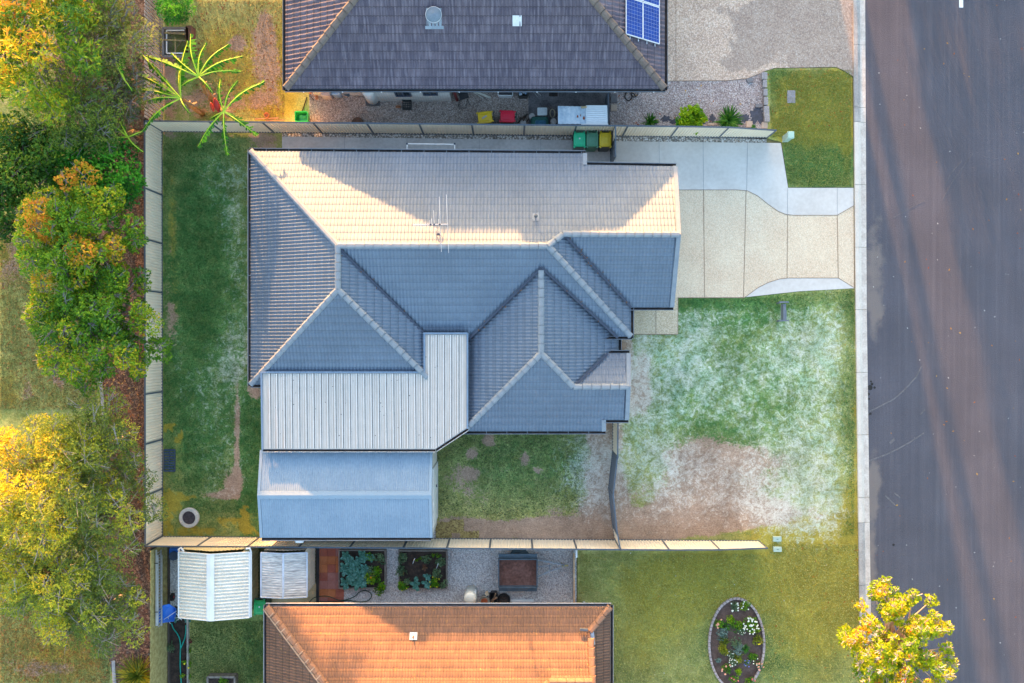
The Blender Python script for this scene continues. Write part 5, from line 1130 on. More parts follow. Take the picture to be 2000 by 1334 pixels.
mb = MB(); mb.beam(P(1135, 243, z1_+.02), P(1188, 243, z1_+.02), .06, .04); mb.build('trim', WHITE, lt); mb = MB(); mb.beam(P(1135, 210, z0_+.05), P(1146, 209, z0_+.05), .09, .04); mb.build('batten', M('batten', (.5,.38,.22), None, 4, .8), lt)
for px, py in ((1091,240), (1186,240), (1091,210), (1186,208)): x, y = P2(px, py, 1.35); mb = MB(); mb.box(x, y, 0, .07, .07, 1.3); mb.build('post', TRD, lt)
# neighbour's side screen
mb = MB(); mb.beam((*P2(1188, 176, 1.2), 1.2), (*P2(1188, 238, 1.2), 1.2), .05, .05); mb.beam((*P2(1188, 176, .3), .3), (*P2(1188, 238, .3), .3), .05, .05)
for k in range(12): x, y = P2(1188, 178+k*5.4, 1.2); mb.box(x, y, 0, .03, .1, 1.2)
tag(mb.build('side_screen', FSLATE), 'narrow slate side screen at the end of the old slab by the tin lean-to', 'screen')
# pavers, edging blocks and pit
def slabthing(name, label, cat, px, py, w_, d_, h, m, rz=0, grp=None):
    mb = MB(); x, y = P2(px, py); mb.box(0, 0, 0, w_, d_, h, rz, .97, .97); o = mb.build(name, m, None, local=True); o.location = (x, y, .02); return tag(o, label, cat, grp)
PT = M('tan_slab', (.50,.38,.30), (.45,.34,.27), 3, .85, 16, .2); PD = M('dark_slab', (.20,.19,.20), (.16,.15,.16), 3, .85, 16, .3)
slabthing('paver', 'square tan paver on the gravel nearest the tin lean-to', 'paver', 1199, 211, .30, .32, .05, PT)
slabthing('paver', 'square dark paver on the gravel under the right corner of the eave', 'paver', 1199, 193, .30, .42, .05, PD)
slabthing('paver', 'tan paver between the spiky plant and the block edging', 'paver', 1463, 243, .30, .30, .05, PT)
slabthing('paver', 'tan paver at the bottom end of the block edging by the lawn', 'paver', 1493, 245, .28, .30, .05, PT)
slabthing('paver', 'half-hidden tan paver at the foot of the fence near the yellow bush', 'paver', 1388, 243, .30, .10, .05, PT)
slabthing('paver', 'dark slab set in the gravel at the top of the block edging', 'paver', 1464, 157, .30, .22, .05, PD, .4)
slabthing('paver', 'dark slab lying crossways against the block edging', 'paver', 1482, 207, .36, .16, .05, PD)
ED = [(1491,150,.28,.36), (1492,165,.2,.40), (1493,182,.2,.36), (1494,199,.2,.42), (1495,218,.26,.50), (1496,233,.26,.34)]
lab_ = ['topmost, beside the driveway', 'second from the driveway', 'third from the driveway', 'fourth from the driveway', 'just above the last one', 'lowest, next to the tan paver']
for (px, py, w_, d_), lb in zip(ED, lab_): slabthing('edging_block', 'grey concrete edging block between gravel and verge, '+lb, 'edging block', px, py, w_, d_-.03, .16, M('block_'+'abcdef'[ED.index((px,py,w_,d_))], (.26,.24,.25), (.36,.33,.32), 2, .9, 18, .4), .03, 'edging blocks along the verge')
slabthing('pit_lid', 'rectangular grey concrete pit lid set in the verge grass', 'pit lid', 1545, 189, .40, .62, .015, M('pit_concrete', (.30,.27,.29), (.24,.22,.23), 3, .9, 20, .4))
BPL = M('weed_mat', (.075,.080,.11), (.055,.058,.075), 6, .8, 20, .3)
wm = MB(); rr_ = random.Random(5)
for cx, cy, rx_, ry_ in ((1478,224,17,20),(1455,230,12,10),(1390,232,8,9),(1300,232,12,7),(1315,238,8,5),(1280,239,8,4),(1440,240,10,5),(1370,240,9,4),(1330,225,6,3)):
    pts = []
    for k in range(26):
        a = 2*PI*k/26; f = rr_.uniform(.55, 1.1); pts.append((*P2(cx+rx_*f*math.cos(a), cy+ry_*f*math.sin(a)), .016))
    wm.add(pts, [tuple(range(25, -1, -1))])
tag(fix(wm.build('weed_matting', BPL)), kind='structure')
# service pillar, lids, letterbox, pit ring, grate
PG = M('pillar_green', (.36,.46,.40), (.40,.50,.44), 2, .5, 14, .1)
x, y = P2(1533, 272); t = thing('service_pillar', 'pale green electrical pillar on the verge grass past the fence end', 'utility pillar', (x, y, 0))
mb = MB(); mb.loft([rrect(.28, .30, .02, 0), rrect(.28, .30, .02, .72)]); fix(mb.build('cabinet', PG, t, local=True)); mb = MB(); mb.loft([rrect(.32, .34, .03, .72), rrect(.32, .34, .03, .80), rrect(.27, .29, .03, .84)]); fix(mb.build('cap', M('pillar_cap', (.40,.56,.48), None, 2, .5), t, local=True))
for px, py, lb in ((1517,1052,'pale blue-green service pit lid in the grass just above the fence end'), (1517.5,1072,'pale blue-green service pit lid in the grass just below the fence end')):
    t = thing('service_pit', lb, 'pit lid', (*P2(px, py), 0), 0, 'pale service pits by the fence end'); mb = MB(); mb.loft([rrect(.40, .24, .02, 0), rrect(.40, .24, .02, .10), rrect(.37, .21, .02, .11)]); fix(mb.build('lid', PG, t, local=True)); mb = MB(); mb.box(0, 0, .111, .1, .02, .004); mb.build('slot', DARK, t, local=True)
lb_ = thing('letterbox', 'slate metal letterbox on two short posts in the frosted front lawn', 'letterbox', (*P2(1519, 609), 0)); LBM = M('letterbox_slate', (.12,.14,.18), (.15,.17,.21), 3, .45, 16, .15)
x = P2(1518, 0)[0]
for yy in (592, 627): mb = MB(); mb.box(x, P2(0, yy)[1], 0, .07, .07, .95); mb.build('post', LBM, lb_); mb = MB(); mb.box(x-.02, P2(0, yy)[1], .94, .46, .07, .05); mb.build('crossbar', LBM, lb_)
y0_, y1_ = P2(0, 625, .8)[1], P2(0, 594, .8)[1]
mb = MB(); mb.box(x+.02, (y0_+y1_)/2, .62, .13, y1_-y0_, .34); bx = mb.build('box', LBM, lb_); mb = MB(); mb.box(x+.12, (y0_+y1_)/2-.12, .66, .06, .4, .2); mb.build('paper_holder', M('slate_light', (.20,.23,.28), None, 3, .4), lb_)
t = thing('planter_ring', 'white round concrete ring with dark gravel centre in the yellow turf corner', 'concrete ring', (*P2(370.5, 1010.5), 0)); mb = MB(); mb.cyl(0, 0, [(.49, 0), (.49, .10), (.45, .14), (.33, .14), (.32, .04)], 40); mb.build('rim', M('ring_white', (.52,.52,.52), (.46,.46,.45), 5, .8, 16, .3), t, local=True); mb = MB(); mb.cyl(0, 0, [(.325, .05), (.3, .075), (.1, .085)], 30); mb.build('fill', M('dark_fill', (.045,.04,.05), (.07,.06,.07), 10, .9, 30, .5), t, local=True)
t = thing('drain_grate', 'blue-grey rectangular drainage grate on the lawn against the left fence', 'grate', (*P2(331.5, 899), 0)); mb = MB()
for k in range(9): mb.box(0, -.5+k*.125, .02, .52, .07, .04)
mb.build('bars', M('grate_blue', (.035,.06,.11), (.05,.08,.14), 4, .5, 20, .3), t, local=True); mb = MB(); mb.beam((-.27, -.53, .03), (-.27, .53, .03), .04, .05); mb.beam((.27, -.53, .03), (.27, .53, .03), .04, .05); mb.beam((0, -.53, .035), (0, .53, .035), .03, .04); mb.beam((-.27, -.53, .03), (.27, -.53, .03), .04, .05); mb.beam((-.27, .53, .03), (.27, .53, .03), .04, .05); mb.build('frame', M('grate_frame', (.05,.075,.12), None, 4, .5), t, local=True)
# cold-frame box by the timber fence
t = thing('cold_frame', 'open grey box with a white-edged window frame beside the dark paling fence', 'cold frame', (*P2(343, 85), 0)); x, y = P2(343, 82, .5); GW = M('grey_wood', (.16,.15,.16), (.22,.2,.2), 4, .9)
mb = MB(); 
for a, b_ in (((-.62,-.68),(.55,-.68)), ((-.62,.68),(.55,.68)), ((-.62,-.68),(-.62,.68)), ((.55,-.68),(.55,.68))): mb.beam((x+a[0], y+a[1], .25), (x+b_[0], y+b_[1], .25), .1, .5)
mb.build('box', GW, t); mb = MB(); mb.box(x+.62, y+.05, .0, .28, 1.5, .5); mb.build('plank', M('red_plank', (.16,.08,.06), None, 4, .9), t)
mb = MB()
for a, b_ in (((-.42,-.55),(.42,-.55)), ((-.42,.55),(.42,.55)), ((-.42,-.55),(-.42,.55))): mb.beam((x+a[0], y+a[1], .52), (x+b_[0], y+b_[1], .52), .05, .04)
mb.build('window_frame', WHITE, t); mb = MB(); mb.beam((x-.6, y+.08, .56), (x+.5, y+.04, .56), .07, .03); mb.beam((x+.0, y-.5, .545), (x+.0, y+.2, .545), .06, .03); mb.beam((x-.5, y+.42, .56), (x+.5, y+.38, .56), .09, .03); mb.beam((x-.3, y-.5, .2), (x+.4, y+.5, .3), .05, .03); mb.build('batten', M('old_batten', (.24,.17,.11), (.3,.24,.1), 4, .9), t)
# planks near the fence
mb = MB(); mb.beam((*P2(499, 233), .05), (*P2(545, 231), .05), .06, .05); mb.beam((*P2(520, 236), .05), (*P2(556, 235), .05), .05, .04); tag(mb.build('planks', M('sunny_plank', (.35,.2,.11), None, 4, .9)), 'thin timber planks lying on the dry grass by the fence', 'planks')
mb = MB(); mb.cyl(*P2(520, 224, .2), [(.1, 0), (.13, .2), (.11, .2), (.1, .12)], 14); tag(mb.build('plant_pot', M('clay_pot', (.42,.17,.08), None, 3, .8)), 'small clay pot on the sunlit dry grass near the fence', 'pot')
mb = MB(); mb.beam((*P2(600, 190), .04), (*P2(589, 222), .04), .03, .06); mb.beam((*P2(604, 187), .04), (*P2(614, 196), .04), .03, .06); tag(mb.build('garden_edging', DARK), 'thin black edging strip between dry grass and side gravel', 'edging')
mb = MB(); mb.cyl(*P2(698, 240, .1), [(.3, .0), (.3, .06), (.26, .08)], 20); tag(mb.build('brown_dish', M('brown_dish', (.12,.07,.05), None, 3, .8)), 'brown round dish on the gravel close behind the fence', 'dish')
# ---------------------------------------------------------------- vegetation
def leafquads(C, Nrm, size, aspect=.45, seed=0, updir=.5):
    """diamond leaves at centres C; returns verts, faces"""
    r = np.random.default_rng(seed); n = len(C)
    a = r.normal(size=(n, 3)); a[:, 2] *= .5; a += Nrm*.6; a /= np.linalg.norm(a, axis=1)[:, None]+1e-9
    b = np.cross(a, r.normal(size=(n, 3))+np.array([0, 0, updir*2])); b /= np.linalg.norm(b, axis=1)[:, None]+1e-9
    s = size*r.uniform(.6, 1.35, n)[:, None]
    V = np.stack([C-a*s*.5, C+b*s*aspect*.5, C+a*s*.5, C-b*s*aspect*.5], 1).reshape(-1, 3)
    F = np.arange(n*4).reshape(n, 4); return V, F
def foliage(name, clumps, per, size, mat, parent, seed=0, aspect=.45, shell=.55, tintfn=None, flat=.75):
    r = np.random.default_rng(seed); Cs, Ns, T = [], [], []
    for (cx, cy, cz, rad, tn) in clumps:
        n = max(6, int(per*rad*rad)); d = r.normal(size=(n, 3)); d[:, 2] = np.abs(d[:, 2])*.9-.25; d /= np.linalg.norm(d, axis=1)[:, None]
        rr = rad*(shell+(1-shell)*r.random(n)**.6)*(1+.18*np.sin(d[:, 0]*5+cx*3)+.15*np.sin(d[:, 1]*6+cy*2))
        p = np.array([cx, cy, cz])+d*rr[:, None]*np.array([1, 1, flat]); p[:, 2] = np.maximum(p[:, 2], .02); Cs.append(p); Ns.append(d); T.append(np.clip(tn+r.normal(size=n)*.13, 0, 1))
    C = np.concatenate(Cs); V, F = leafquads(C, np.concatenate(Ns), size, aspect, seed+1)
    return npmesh(name, V, F, mat, parent, attrs=dict(tint=('FACE', np.concatenate(T))))
def at_h(px, py, z): x, y, _ = P(px, py, z); return x, y
def tree(label, px, py, zc, R_, V_,  bark, leaf, nclump, crad, per, lsize, tint=(.3, .7), seed=0, trunk_off=(0, 0), twigs=0, aspect=.45, grp=None, name='tree', tipbias=0.0, squash=(1, 1), tlen=1.0, tintx=0, twr=.014, base_r=None, flat=.75, low=.15):
    zc = 1.2+(zc-1.2)*.68; R_ *= 1.06; r = random.Random(seed); cx, cy = at_h(px, py, zc); gx, gy = P2(px, py); bx, by = cx*.45+gx*.55+trunk_off[0]*.5, cy*.45+gy*.55+trunk_off[1]*.5
    t = thing(name, label, 'tree', (bx, by, 0), 0, grp); cl = []
    for i in range(nclump):
        # golden-angle spread over the upper part of an ellipsoid, with jitter
        f = (i+.5)/nclump; rr = math.sqrt(f)*r.uniform(.86, 1.04); a = i*2.39996+r.uniform(-.4, .4)
        x = cx+R_*rr*math.cos(a)*squash[0]*(1-crad/R_*.6); y = cy+R_*rr*math.sin(a)*squash[1]*(1-crad/R_*.6)
        z = zc+V_*math.sqrt(max(0, 1-min(1, rr)**2*.96))*r.uniform(.7, 1.05)-V_*low+r.uniform(-.25, .25)
        cl.append((x, y, z, crad*r.uniform(.7, 1.3), r.uniform(*tint)+tintx*(x-cx)/R_))  # tintx paints sunlit yellow towards one side of the crown
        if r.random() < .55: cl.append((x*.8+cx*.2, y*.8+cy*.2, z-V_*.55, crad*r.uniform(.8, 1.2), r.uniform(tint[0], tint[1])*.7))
    mb = MB(); br = base_r or .05+.035*R_; fork = zc-V_*.9
    mb.tube([(bx, by, -.1), (bx+.05, by, fork*.4), ((bx*2+cx)/3, (by*2+cy)/3, max(.4, fork))], [br*1.25, br, br*.8], 8)
    tk = mb.build('trunk', bark, t); mb = MB()
    b0 = Vector(((bx*2+cx)/3, (by*2+cy)/3, max(.4, fork)))
    for i, c in enumerate(cl):
        e = Vector(c[:3]); m_ = b0.lerp(e, .5)+Vector((r.uniform(-.25, .25), r.uniform(-.25, .25), .25)); mb.tube([b0, b0.lerp(m_, .5)+Vector((0, 0, .1)), m_, e], [br*.5, br*.38, br*.26, .02], 5, False)
        for k in range(twigs):
            a = math.atan2(e.y-b0.y, e.x-b0.x)+r.uniform(-1.3, 1.3); l_ = c[3]*r.uniform(.9, 1.45)*tlen; d = Vector((math.cos(a)*l_, math.sin(a)*l_, l_*r.uniform(.15, .75)))
            s_ = e-d*.25; mb.tube([s_, s_+d*.55+Vector((0, 0, .06)), s_+d], [twr*1.6, twr, twr*.4], 3, False)
            q = s_+d
            if r.random() < .5: d2 = Vector((math.cos(a+.6), math.sin(a+.6), .3))*l_*.4; mb.tube([s_+d*.5, s_+d*.5+d2], [twr, twr*.4], 3, False)
    mb.build('branches', bark, t)
    foliage('crown', cl, per, lsize, leaf, t, seed+11, aspect, flat=flat)
    return t, cl
BKG = M('grey_bark', (.26,.23,.22), (.18,.16,.15), 6, .9, 22, .5); BKP = M('pale_bark', (.40,.33,.29), (.30,.25,.22), 6, .9, 22, .5); BKD = M('dark_bark', (.10,.08,.065), (.14,.11,.09), 6, .9, 22, .5)
BKS = M('pink_bark', (.60,.48,.42), (.48,.38,.33), 6, .8, 22, .3)
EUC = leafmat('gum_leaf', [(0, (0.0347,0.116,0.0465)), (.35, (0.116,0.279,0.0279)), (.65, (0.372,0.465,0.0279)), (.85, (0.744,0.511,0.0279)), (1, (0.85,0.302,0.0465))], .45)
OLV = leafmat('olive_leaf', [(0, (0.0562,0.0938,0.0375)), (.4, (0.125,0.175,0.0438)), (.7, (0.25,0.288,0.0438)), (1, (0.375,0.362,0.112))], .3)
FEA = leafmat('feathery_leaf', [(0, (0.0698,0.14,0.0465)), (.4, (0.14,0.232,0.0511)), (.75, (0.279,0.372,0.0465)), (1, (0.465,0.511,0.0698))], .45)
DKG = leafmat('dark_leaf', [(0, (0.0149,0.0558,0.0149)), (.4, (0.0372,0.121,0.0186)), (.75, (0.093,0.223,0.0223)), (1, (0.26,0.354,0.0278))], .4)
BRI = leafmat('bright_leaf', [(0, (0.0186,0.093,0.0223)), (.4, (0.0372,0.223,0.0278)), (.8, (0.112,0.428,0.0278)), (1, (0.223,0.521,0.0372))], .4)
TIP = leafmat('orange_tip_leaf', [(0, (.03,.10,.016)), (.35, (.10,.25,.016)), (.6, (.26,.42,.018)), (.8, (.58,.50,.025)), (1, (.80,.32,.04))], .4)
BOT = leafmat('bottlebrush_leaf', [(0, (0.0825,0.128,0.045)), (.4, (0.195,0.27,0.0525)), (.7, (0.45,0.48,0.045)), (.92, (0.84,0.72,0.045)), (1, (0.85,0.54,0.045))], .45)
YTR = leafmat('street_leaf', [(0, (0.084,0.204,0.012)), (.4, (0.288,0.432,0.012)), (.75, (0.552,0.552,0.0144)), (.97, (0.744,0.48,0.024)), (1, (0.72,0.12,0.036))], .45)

GP = 'garden trees beyond the back fence'
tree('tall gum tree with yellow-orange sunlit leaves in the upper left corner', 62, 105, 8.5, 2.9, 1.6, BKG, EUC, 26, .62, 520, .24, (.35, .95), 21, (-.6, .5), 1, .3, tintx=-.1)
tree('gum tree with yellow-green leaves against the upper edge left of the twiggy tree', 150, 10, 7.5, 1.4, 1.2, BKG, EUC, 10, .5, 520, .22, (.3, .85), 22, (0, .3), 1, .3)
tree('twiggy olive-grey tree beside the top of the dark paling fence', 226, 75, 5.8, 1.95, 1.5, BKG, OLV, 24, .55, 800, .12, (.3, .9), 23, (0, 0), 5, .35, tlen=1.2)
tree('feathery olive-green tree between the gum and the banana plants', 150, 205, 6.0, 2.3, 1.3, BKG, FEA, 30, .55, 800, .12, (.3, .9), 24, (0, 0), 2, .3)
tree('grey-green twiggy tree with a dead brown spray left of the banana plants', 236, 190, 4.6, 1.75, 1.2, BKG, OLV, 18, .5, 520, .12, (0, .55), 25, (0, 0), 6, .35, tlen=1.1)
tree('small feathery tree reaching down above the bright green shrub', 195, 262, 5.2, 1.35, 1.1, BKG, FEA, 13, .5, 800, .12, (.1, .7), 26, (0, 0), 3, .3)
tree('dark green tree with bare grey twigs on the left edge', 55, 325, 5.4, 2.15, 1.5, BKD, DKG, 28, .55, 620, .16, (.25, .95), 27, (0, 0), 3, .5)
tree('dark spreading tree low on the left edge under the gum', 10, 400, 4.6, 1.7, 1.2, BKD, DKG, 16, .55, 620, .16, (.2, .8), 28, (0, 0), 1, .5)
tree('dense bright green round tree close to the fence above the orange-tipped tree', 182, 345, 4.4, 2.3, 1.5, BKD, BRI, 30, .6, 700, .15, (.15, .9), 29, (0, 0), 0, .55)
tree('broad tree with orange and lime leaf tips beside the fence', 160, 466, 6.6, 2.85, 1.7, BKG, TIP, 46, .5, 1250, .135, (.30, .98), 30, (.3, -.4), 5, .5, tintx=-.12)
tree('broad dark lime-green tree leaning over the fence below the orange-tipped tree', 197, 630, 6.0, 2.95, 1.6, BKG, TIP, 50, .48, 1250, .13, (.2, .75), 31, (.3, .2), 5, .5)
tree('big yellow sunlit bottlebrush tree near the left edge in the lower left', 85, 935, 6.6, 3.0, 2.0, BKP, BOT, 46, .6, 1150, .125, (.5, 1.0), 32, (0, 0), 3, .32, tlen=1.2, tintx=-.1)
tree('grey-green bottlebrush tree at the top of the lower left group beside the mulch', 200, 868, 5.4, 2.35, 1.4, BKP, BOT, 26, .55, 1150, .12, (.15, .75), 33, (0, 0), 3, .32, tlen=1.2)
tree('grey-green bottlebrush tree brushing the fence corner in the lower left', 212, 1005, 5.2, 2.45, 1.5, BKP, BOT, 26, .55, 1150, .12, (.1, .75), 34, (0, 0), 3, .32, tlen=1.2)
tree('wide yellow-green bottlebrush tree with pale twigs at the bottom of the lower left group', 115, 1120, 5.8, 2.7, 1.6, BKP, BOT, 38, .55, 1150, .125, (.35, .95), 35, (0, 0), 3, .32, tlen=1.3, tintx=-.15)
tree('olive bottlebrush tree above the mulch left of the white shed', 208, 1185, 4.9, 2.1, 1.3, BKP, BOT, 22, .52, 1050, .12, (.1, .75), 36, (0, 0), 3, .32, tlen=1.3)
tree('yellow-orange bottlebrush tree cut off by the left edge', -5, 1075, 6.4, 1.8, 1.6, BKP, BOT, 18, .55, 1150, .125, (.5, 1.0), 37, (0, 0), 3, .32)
tree('street tree with sunlit yellow leaves and bare pink branches over the kerb', 1745, 1262, 5.2, 2.6, 1.8, BKS, YTR, 88, .29, 1500, .15, (.30, .85), 38, (-.6, .1), 6, .42, tlen=1.05, squash=(.92, 1.1), twr=.022, base_r=.14)

# dead brown spray in the twiggy tree
def brush(name, label, px, py, zc, R_, n, mat, leaf=None, seed=1, cat='shrub', per=0, lsize=.1, tint=(.2, .8), aspect=.4, nl=1):
    r = random.Random(seed); x, y = at_h(px, py, zc); t = thing(name, label, cat, (x, y, 0)); cl = []
    for k in range(nl*6): a = r.uniform(0, 2*PI); rr = R_*math.sqrt(r.random())*.7; cl.append((x+rr*math.cos(a), y+rr*math.sin(a), zc*r.uniform(.55, 1.0)-.1, R_*r.uniform(.3, .5), r.uniform(*tint)))
    mb = MB()
    for k in range(n): a = r.uniform(0, 2*PI); e = Vector((x+R_*r.uniform(.5, 1.0)*math.cos(a), y+R_*r.uniform(.5, 1)*math.sin(a), zc*r.uniform(.7, 1.1))); mb.tube([(x, y, 0), (x, y, zc*.5), e], [.03, .02, .006], 4, False)
    mb.build('stems', mat, t)
    if leaf: foliage('leaves', cl, per, lsize, leaf, t, seed, aspect)
    return t
DEAD = leafmat('dead_leaf', [(0, (.22,.10,.05)), (1, (.42,.26,.14))], .2)
t, _ = tree('small dead tree with pale brown seed sprays among the green crowns', 190, 192, 5.9, .75, .5, BKP, DEAD, 9, .28, 900, .11, (.1, .9), 40, (0, 0), 3, .3)
brush('shrub', 'round bright green shrub at the top edge beside the dark paling fence', 330, 8, 1.8, .85, 10, BKD, BRI, 41, 'shrub', 1500, .13, (.3, 1.0), .3, 3)
LIME = leafmat('lime_leaf', [(0, (.08,.20,.005)), (.5, (.22,.42,.006)), (1, (.42,.58,.01))], .35)
brush('shrub', 'bright lime-yellow round bush on the gravel behind the fence', 1357, 229, 1.0, .62, 8, BKD, LIME, 42, 'shrub', 2600, .12, (.1, 1.0), .6, 4)
brush('shrub', 'small mid-green bush tucked against the left side of the lime-yellow bush', 1333, 236, .7, .30, 5, BKD, BRI, 43, 'shrub', 2600, .10, (.4, 1.0), .5, 2)
def spiky(name, label, px, py, R_, n, mat, seed=1, h=.6, wd=.05, cat='plant', grp=None, zc=.3, droop=.35, tint=(0, 1)):
    r = np.random.default_rng(seed); x, y = at_h(px, py, zc); t = thing(name, label, cat, (x, y, 0), 0, grp); V = []; F = []; T = []
    for k in range(n):
        a = r.uniform(0, 2*PI); el = r.uniform(.15, 1.3); L_ = R_*r.uniform(.75, 1.15); dx, dy = math.cos(a), math.sin(a); hx, hz = math.cos(el), math.sin(el); b = len(V); sx, sy = -dy*wd/2, dx*wd/2
        for f, ww in ((0, .5), (.45, 1), (.8, .7), (1, .05)): q = L_*f; px_ = x+dx*q*(hx+.25*f); py_ = y+dy*q*(hx+.25*f); pz = .04+q*hz*h/R_*1.1-droop*q*f*.6; pz = max(.02, pz); V += [(px_-sx*ww, py_-sy*ww, pz), (px_+sx*ww, py_+sy*ww, pz)]
        for i in range(3): F.append((b+2*i, b+2*i+1, b+2*i+3, b+2*i+2)); T.append(r.uniform(*tint))
    o = npmesh('leaves', V, F, mat, t, attrs=dict(tint=('FACE', T))); return t
STR = leafmat('strap_leaf', [(0, (.012,.07,.008)), (.5, (.03,.14,.012)), (1, (.10,.26,.02))], .2)
GLD = leafmat('gold_strap_leaf', [(0, (.06,.10,.01)), (.5, (.14,.19,.012)), (1, (.34,.32,.02))], .3)
spiky('strappy_plant', 'small dark strappy plant on the gravel behind the fence nearest the tin lean-to', 1270, 237, .40, 60, STR, 1)
spiky('strappy_plant', 'large fan-leaved green plant behind the fence right of the lime-yellow bush', 1425, 233, .62, 130, STR, 2, wd=.06)
spiky('grass_tree', 'large gold-green grassy clump at the bottom edge beside the mossy fence', 266, 1322, .95, 260, GLD, 3, h=.9, wd=.045)
spiky('strappy_plant', 'small green tuft of grass between the two tan pavers at the fence end', 1475, 246, .16, 60, STR, 4, h=.1, wd=.03)

# banana plants
BAN = leafmat('banana_leaf', [(0, (.01,.08,.008)), (.5, (.03,.18,.010)), (1, (.09,.32,.012))], .35)
RIBM = M('banana_midrib', (.34,.50,.03), (.42,.56,.05), 3, .5, 20, .1); STM = M('banana_stem', (.16,.13,.05), (.22,.12,.05), 4, .8, 20, .5); DRYL = M('dry_banana_leaf', (.28,.18,.10), (.18,.11,.06), 4, .9, 20, .5)
def banana(label, head, base, z, tips, seed, red=False):
    r = random.Random(seed); hx, hy = at_h(*head, z); bx, by = P2(*base); t = thing('banana_plant', label, 'banana plant', (bx, by, 0), 0, 'banana plants in the yard corner')
    mb = MB(); mb.tube([(bx, by, 0), ((bx+hx)/2, (by+hy)/2, z*.55), (hx, hy, z)], [.14, .11, .06], 9); st = mb.build('trunk', STM, t)
    mb = MB()
    for k in range(14): f = r.uniform(.2, .85); p = Vector((bx, by, 0)).lerp(Vector((hx, hy, z)), f); a = r.uniform(0, 2*PI); mb.beam(p, p+Vector((math.cos(a)*.3, math.sin(a)*.3, -.35)), .07, .015)
    mb.build('dry_leaves', DRYL, t)
    for i, (px, py, *o) in enumerate(tips):
        zt_ = z+r.uniform(-.55, .1); tx, ty = at_h(px, py, zt_); a = Vector((hx, hy, z)); e = Vector((tx, ty, zt_)); d = e-a; n = 26; wd = min(.32, .12+d.length*.07)*r.uniform(.8, 1.15)
        sd = Vector((-d.y, d.x, 0)).normalized(); pts = [a.lerp(e, k/n)+Vector((0, 0, .3*math.sin(PI*min(1, k/n*1.05))*d.length/2.2)) + sd*(.035*math.sin(PI*k/n)*(1 if seed % 2 else -1)) for k in range(n+1)]
        mb = MB(); mb.tube(pts[::2], [.035*(1-.75*k/(n/2)) for k in range(n//2+1)], 5); rb_ = mb.build('midrib', RIBM, t); V, F, T = [], [], []
        side = r.choice((-1, 1))
        for s_ in (-1, 1):
            wl_ = wd*(1 if s_ == side else .55)
            for k in range(4, n):
                if r.random() < .16: continue
                ww = wl_*math.sin(PI*min(1, (k-2)/(n-1)))**.5*r.uniform(.4, 1.15); b = len(V); p0, p1 = pts[k], pts[k+1]; dd = (p1-p0)
                q = sd*s_*ww*.75+Vector((0, 0, -ww*.75))+dd*r.uniform(.2, 1.0)
                V += [p0, p1, p1+q*.98, p0+q]; F.append((b, b+1, b+2, b+3)); T.append(r.uniform(.15, .95))
        npmesh('leaf', [tuple(v) for v in V], F, BAN, t, attrs=dict(tint=('FACE', T)))
    if red:
        mb = MB(); x, y = at_h(424, 207, 2.6); mb.loft([[(x+s_*math.cos(k*PI/4), y+.8*s_*math.sin(k*PI/4)+dy, zz) for k in range(8)] for s_, zz, dy in ((.03, 2.9, .25), (.13, 2.75, .12), (.16, 2.6, 0), (.10, 2.45, -.12), (.02, 2.35, -.2))]); fix(mb.build('flower', M('banana_flower', (.55,.055,.02), (.45,.03,.03), 3, .5), t, smooth=True))
        mb = MB(); x2, y2 = at_h(415, 212, 2.4); mb.loft([[(x2+s_*math.cos(k*PI/4), y2+s_*math.sin(k*PI/4)+dy, zz) for k in range(8)] for s_, zz, dy in ((.03, 2.6, .2), (.09, 2.5, .1), (.08, 2.35, 0), (.02, 2.25, -.1))]); fix(mb.build('flower', bpy.data.materials['banana_flower'], t, smooth=True))
banana('banana plant with the topmost fan of fronds in the yard corner', (388,150), (418,200), 3.6, [(372,66),(402,84),(446,86),(474,109),(471,139),(286,109),(334,103),(350,170),(415,180),(392,120)], 1)
banana('banana plant leaning left across the dark paling fence', (353,192), (395,222), 3.3, [(274,102),(270,145),(255,176),(278,255),(366,80),(351,130),(282,198),(372,222)], 2)
banana('banana plant with red flower pods hanging fronds over the corner of the back lawn', (437,218), (428,214), 3.4, [(516,159),(464,157),(430,154),(386,286),(444,304),(502,265),(468,234),(409,232)], 3, True)
banana('small banana plant behind the fence corner among the trees', (250,268), (262,258), 3.9, [(193,222),(232,235),(192,282),(280,297),(278,256),(245,262)], 4)
banana('young banana plant with two upright fronds in front of the twiggy tree', (244,158), (246,166), 4.6, [(237,98),(225,98),(258,178)], 5)
mb = MB(); mb.tube([P(402, 172, 2.9), P(380, 190, 2.7), P(364, 190, 2.6)], .02, 5); 

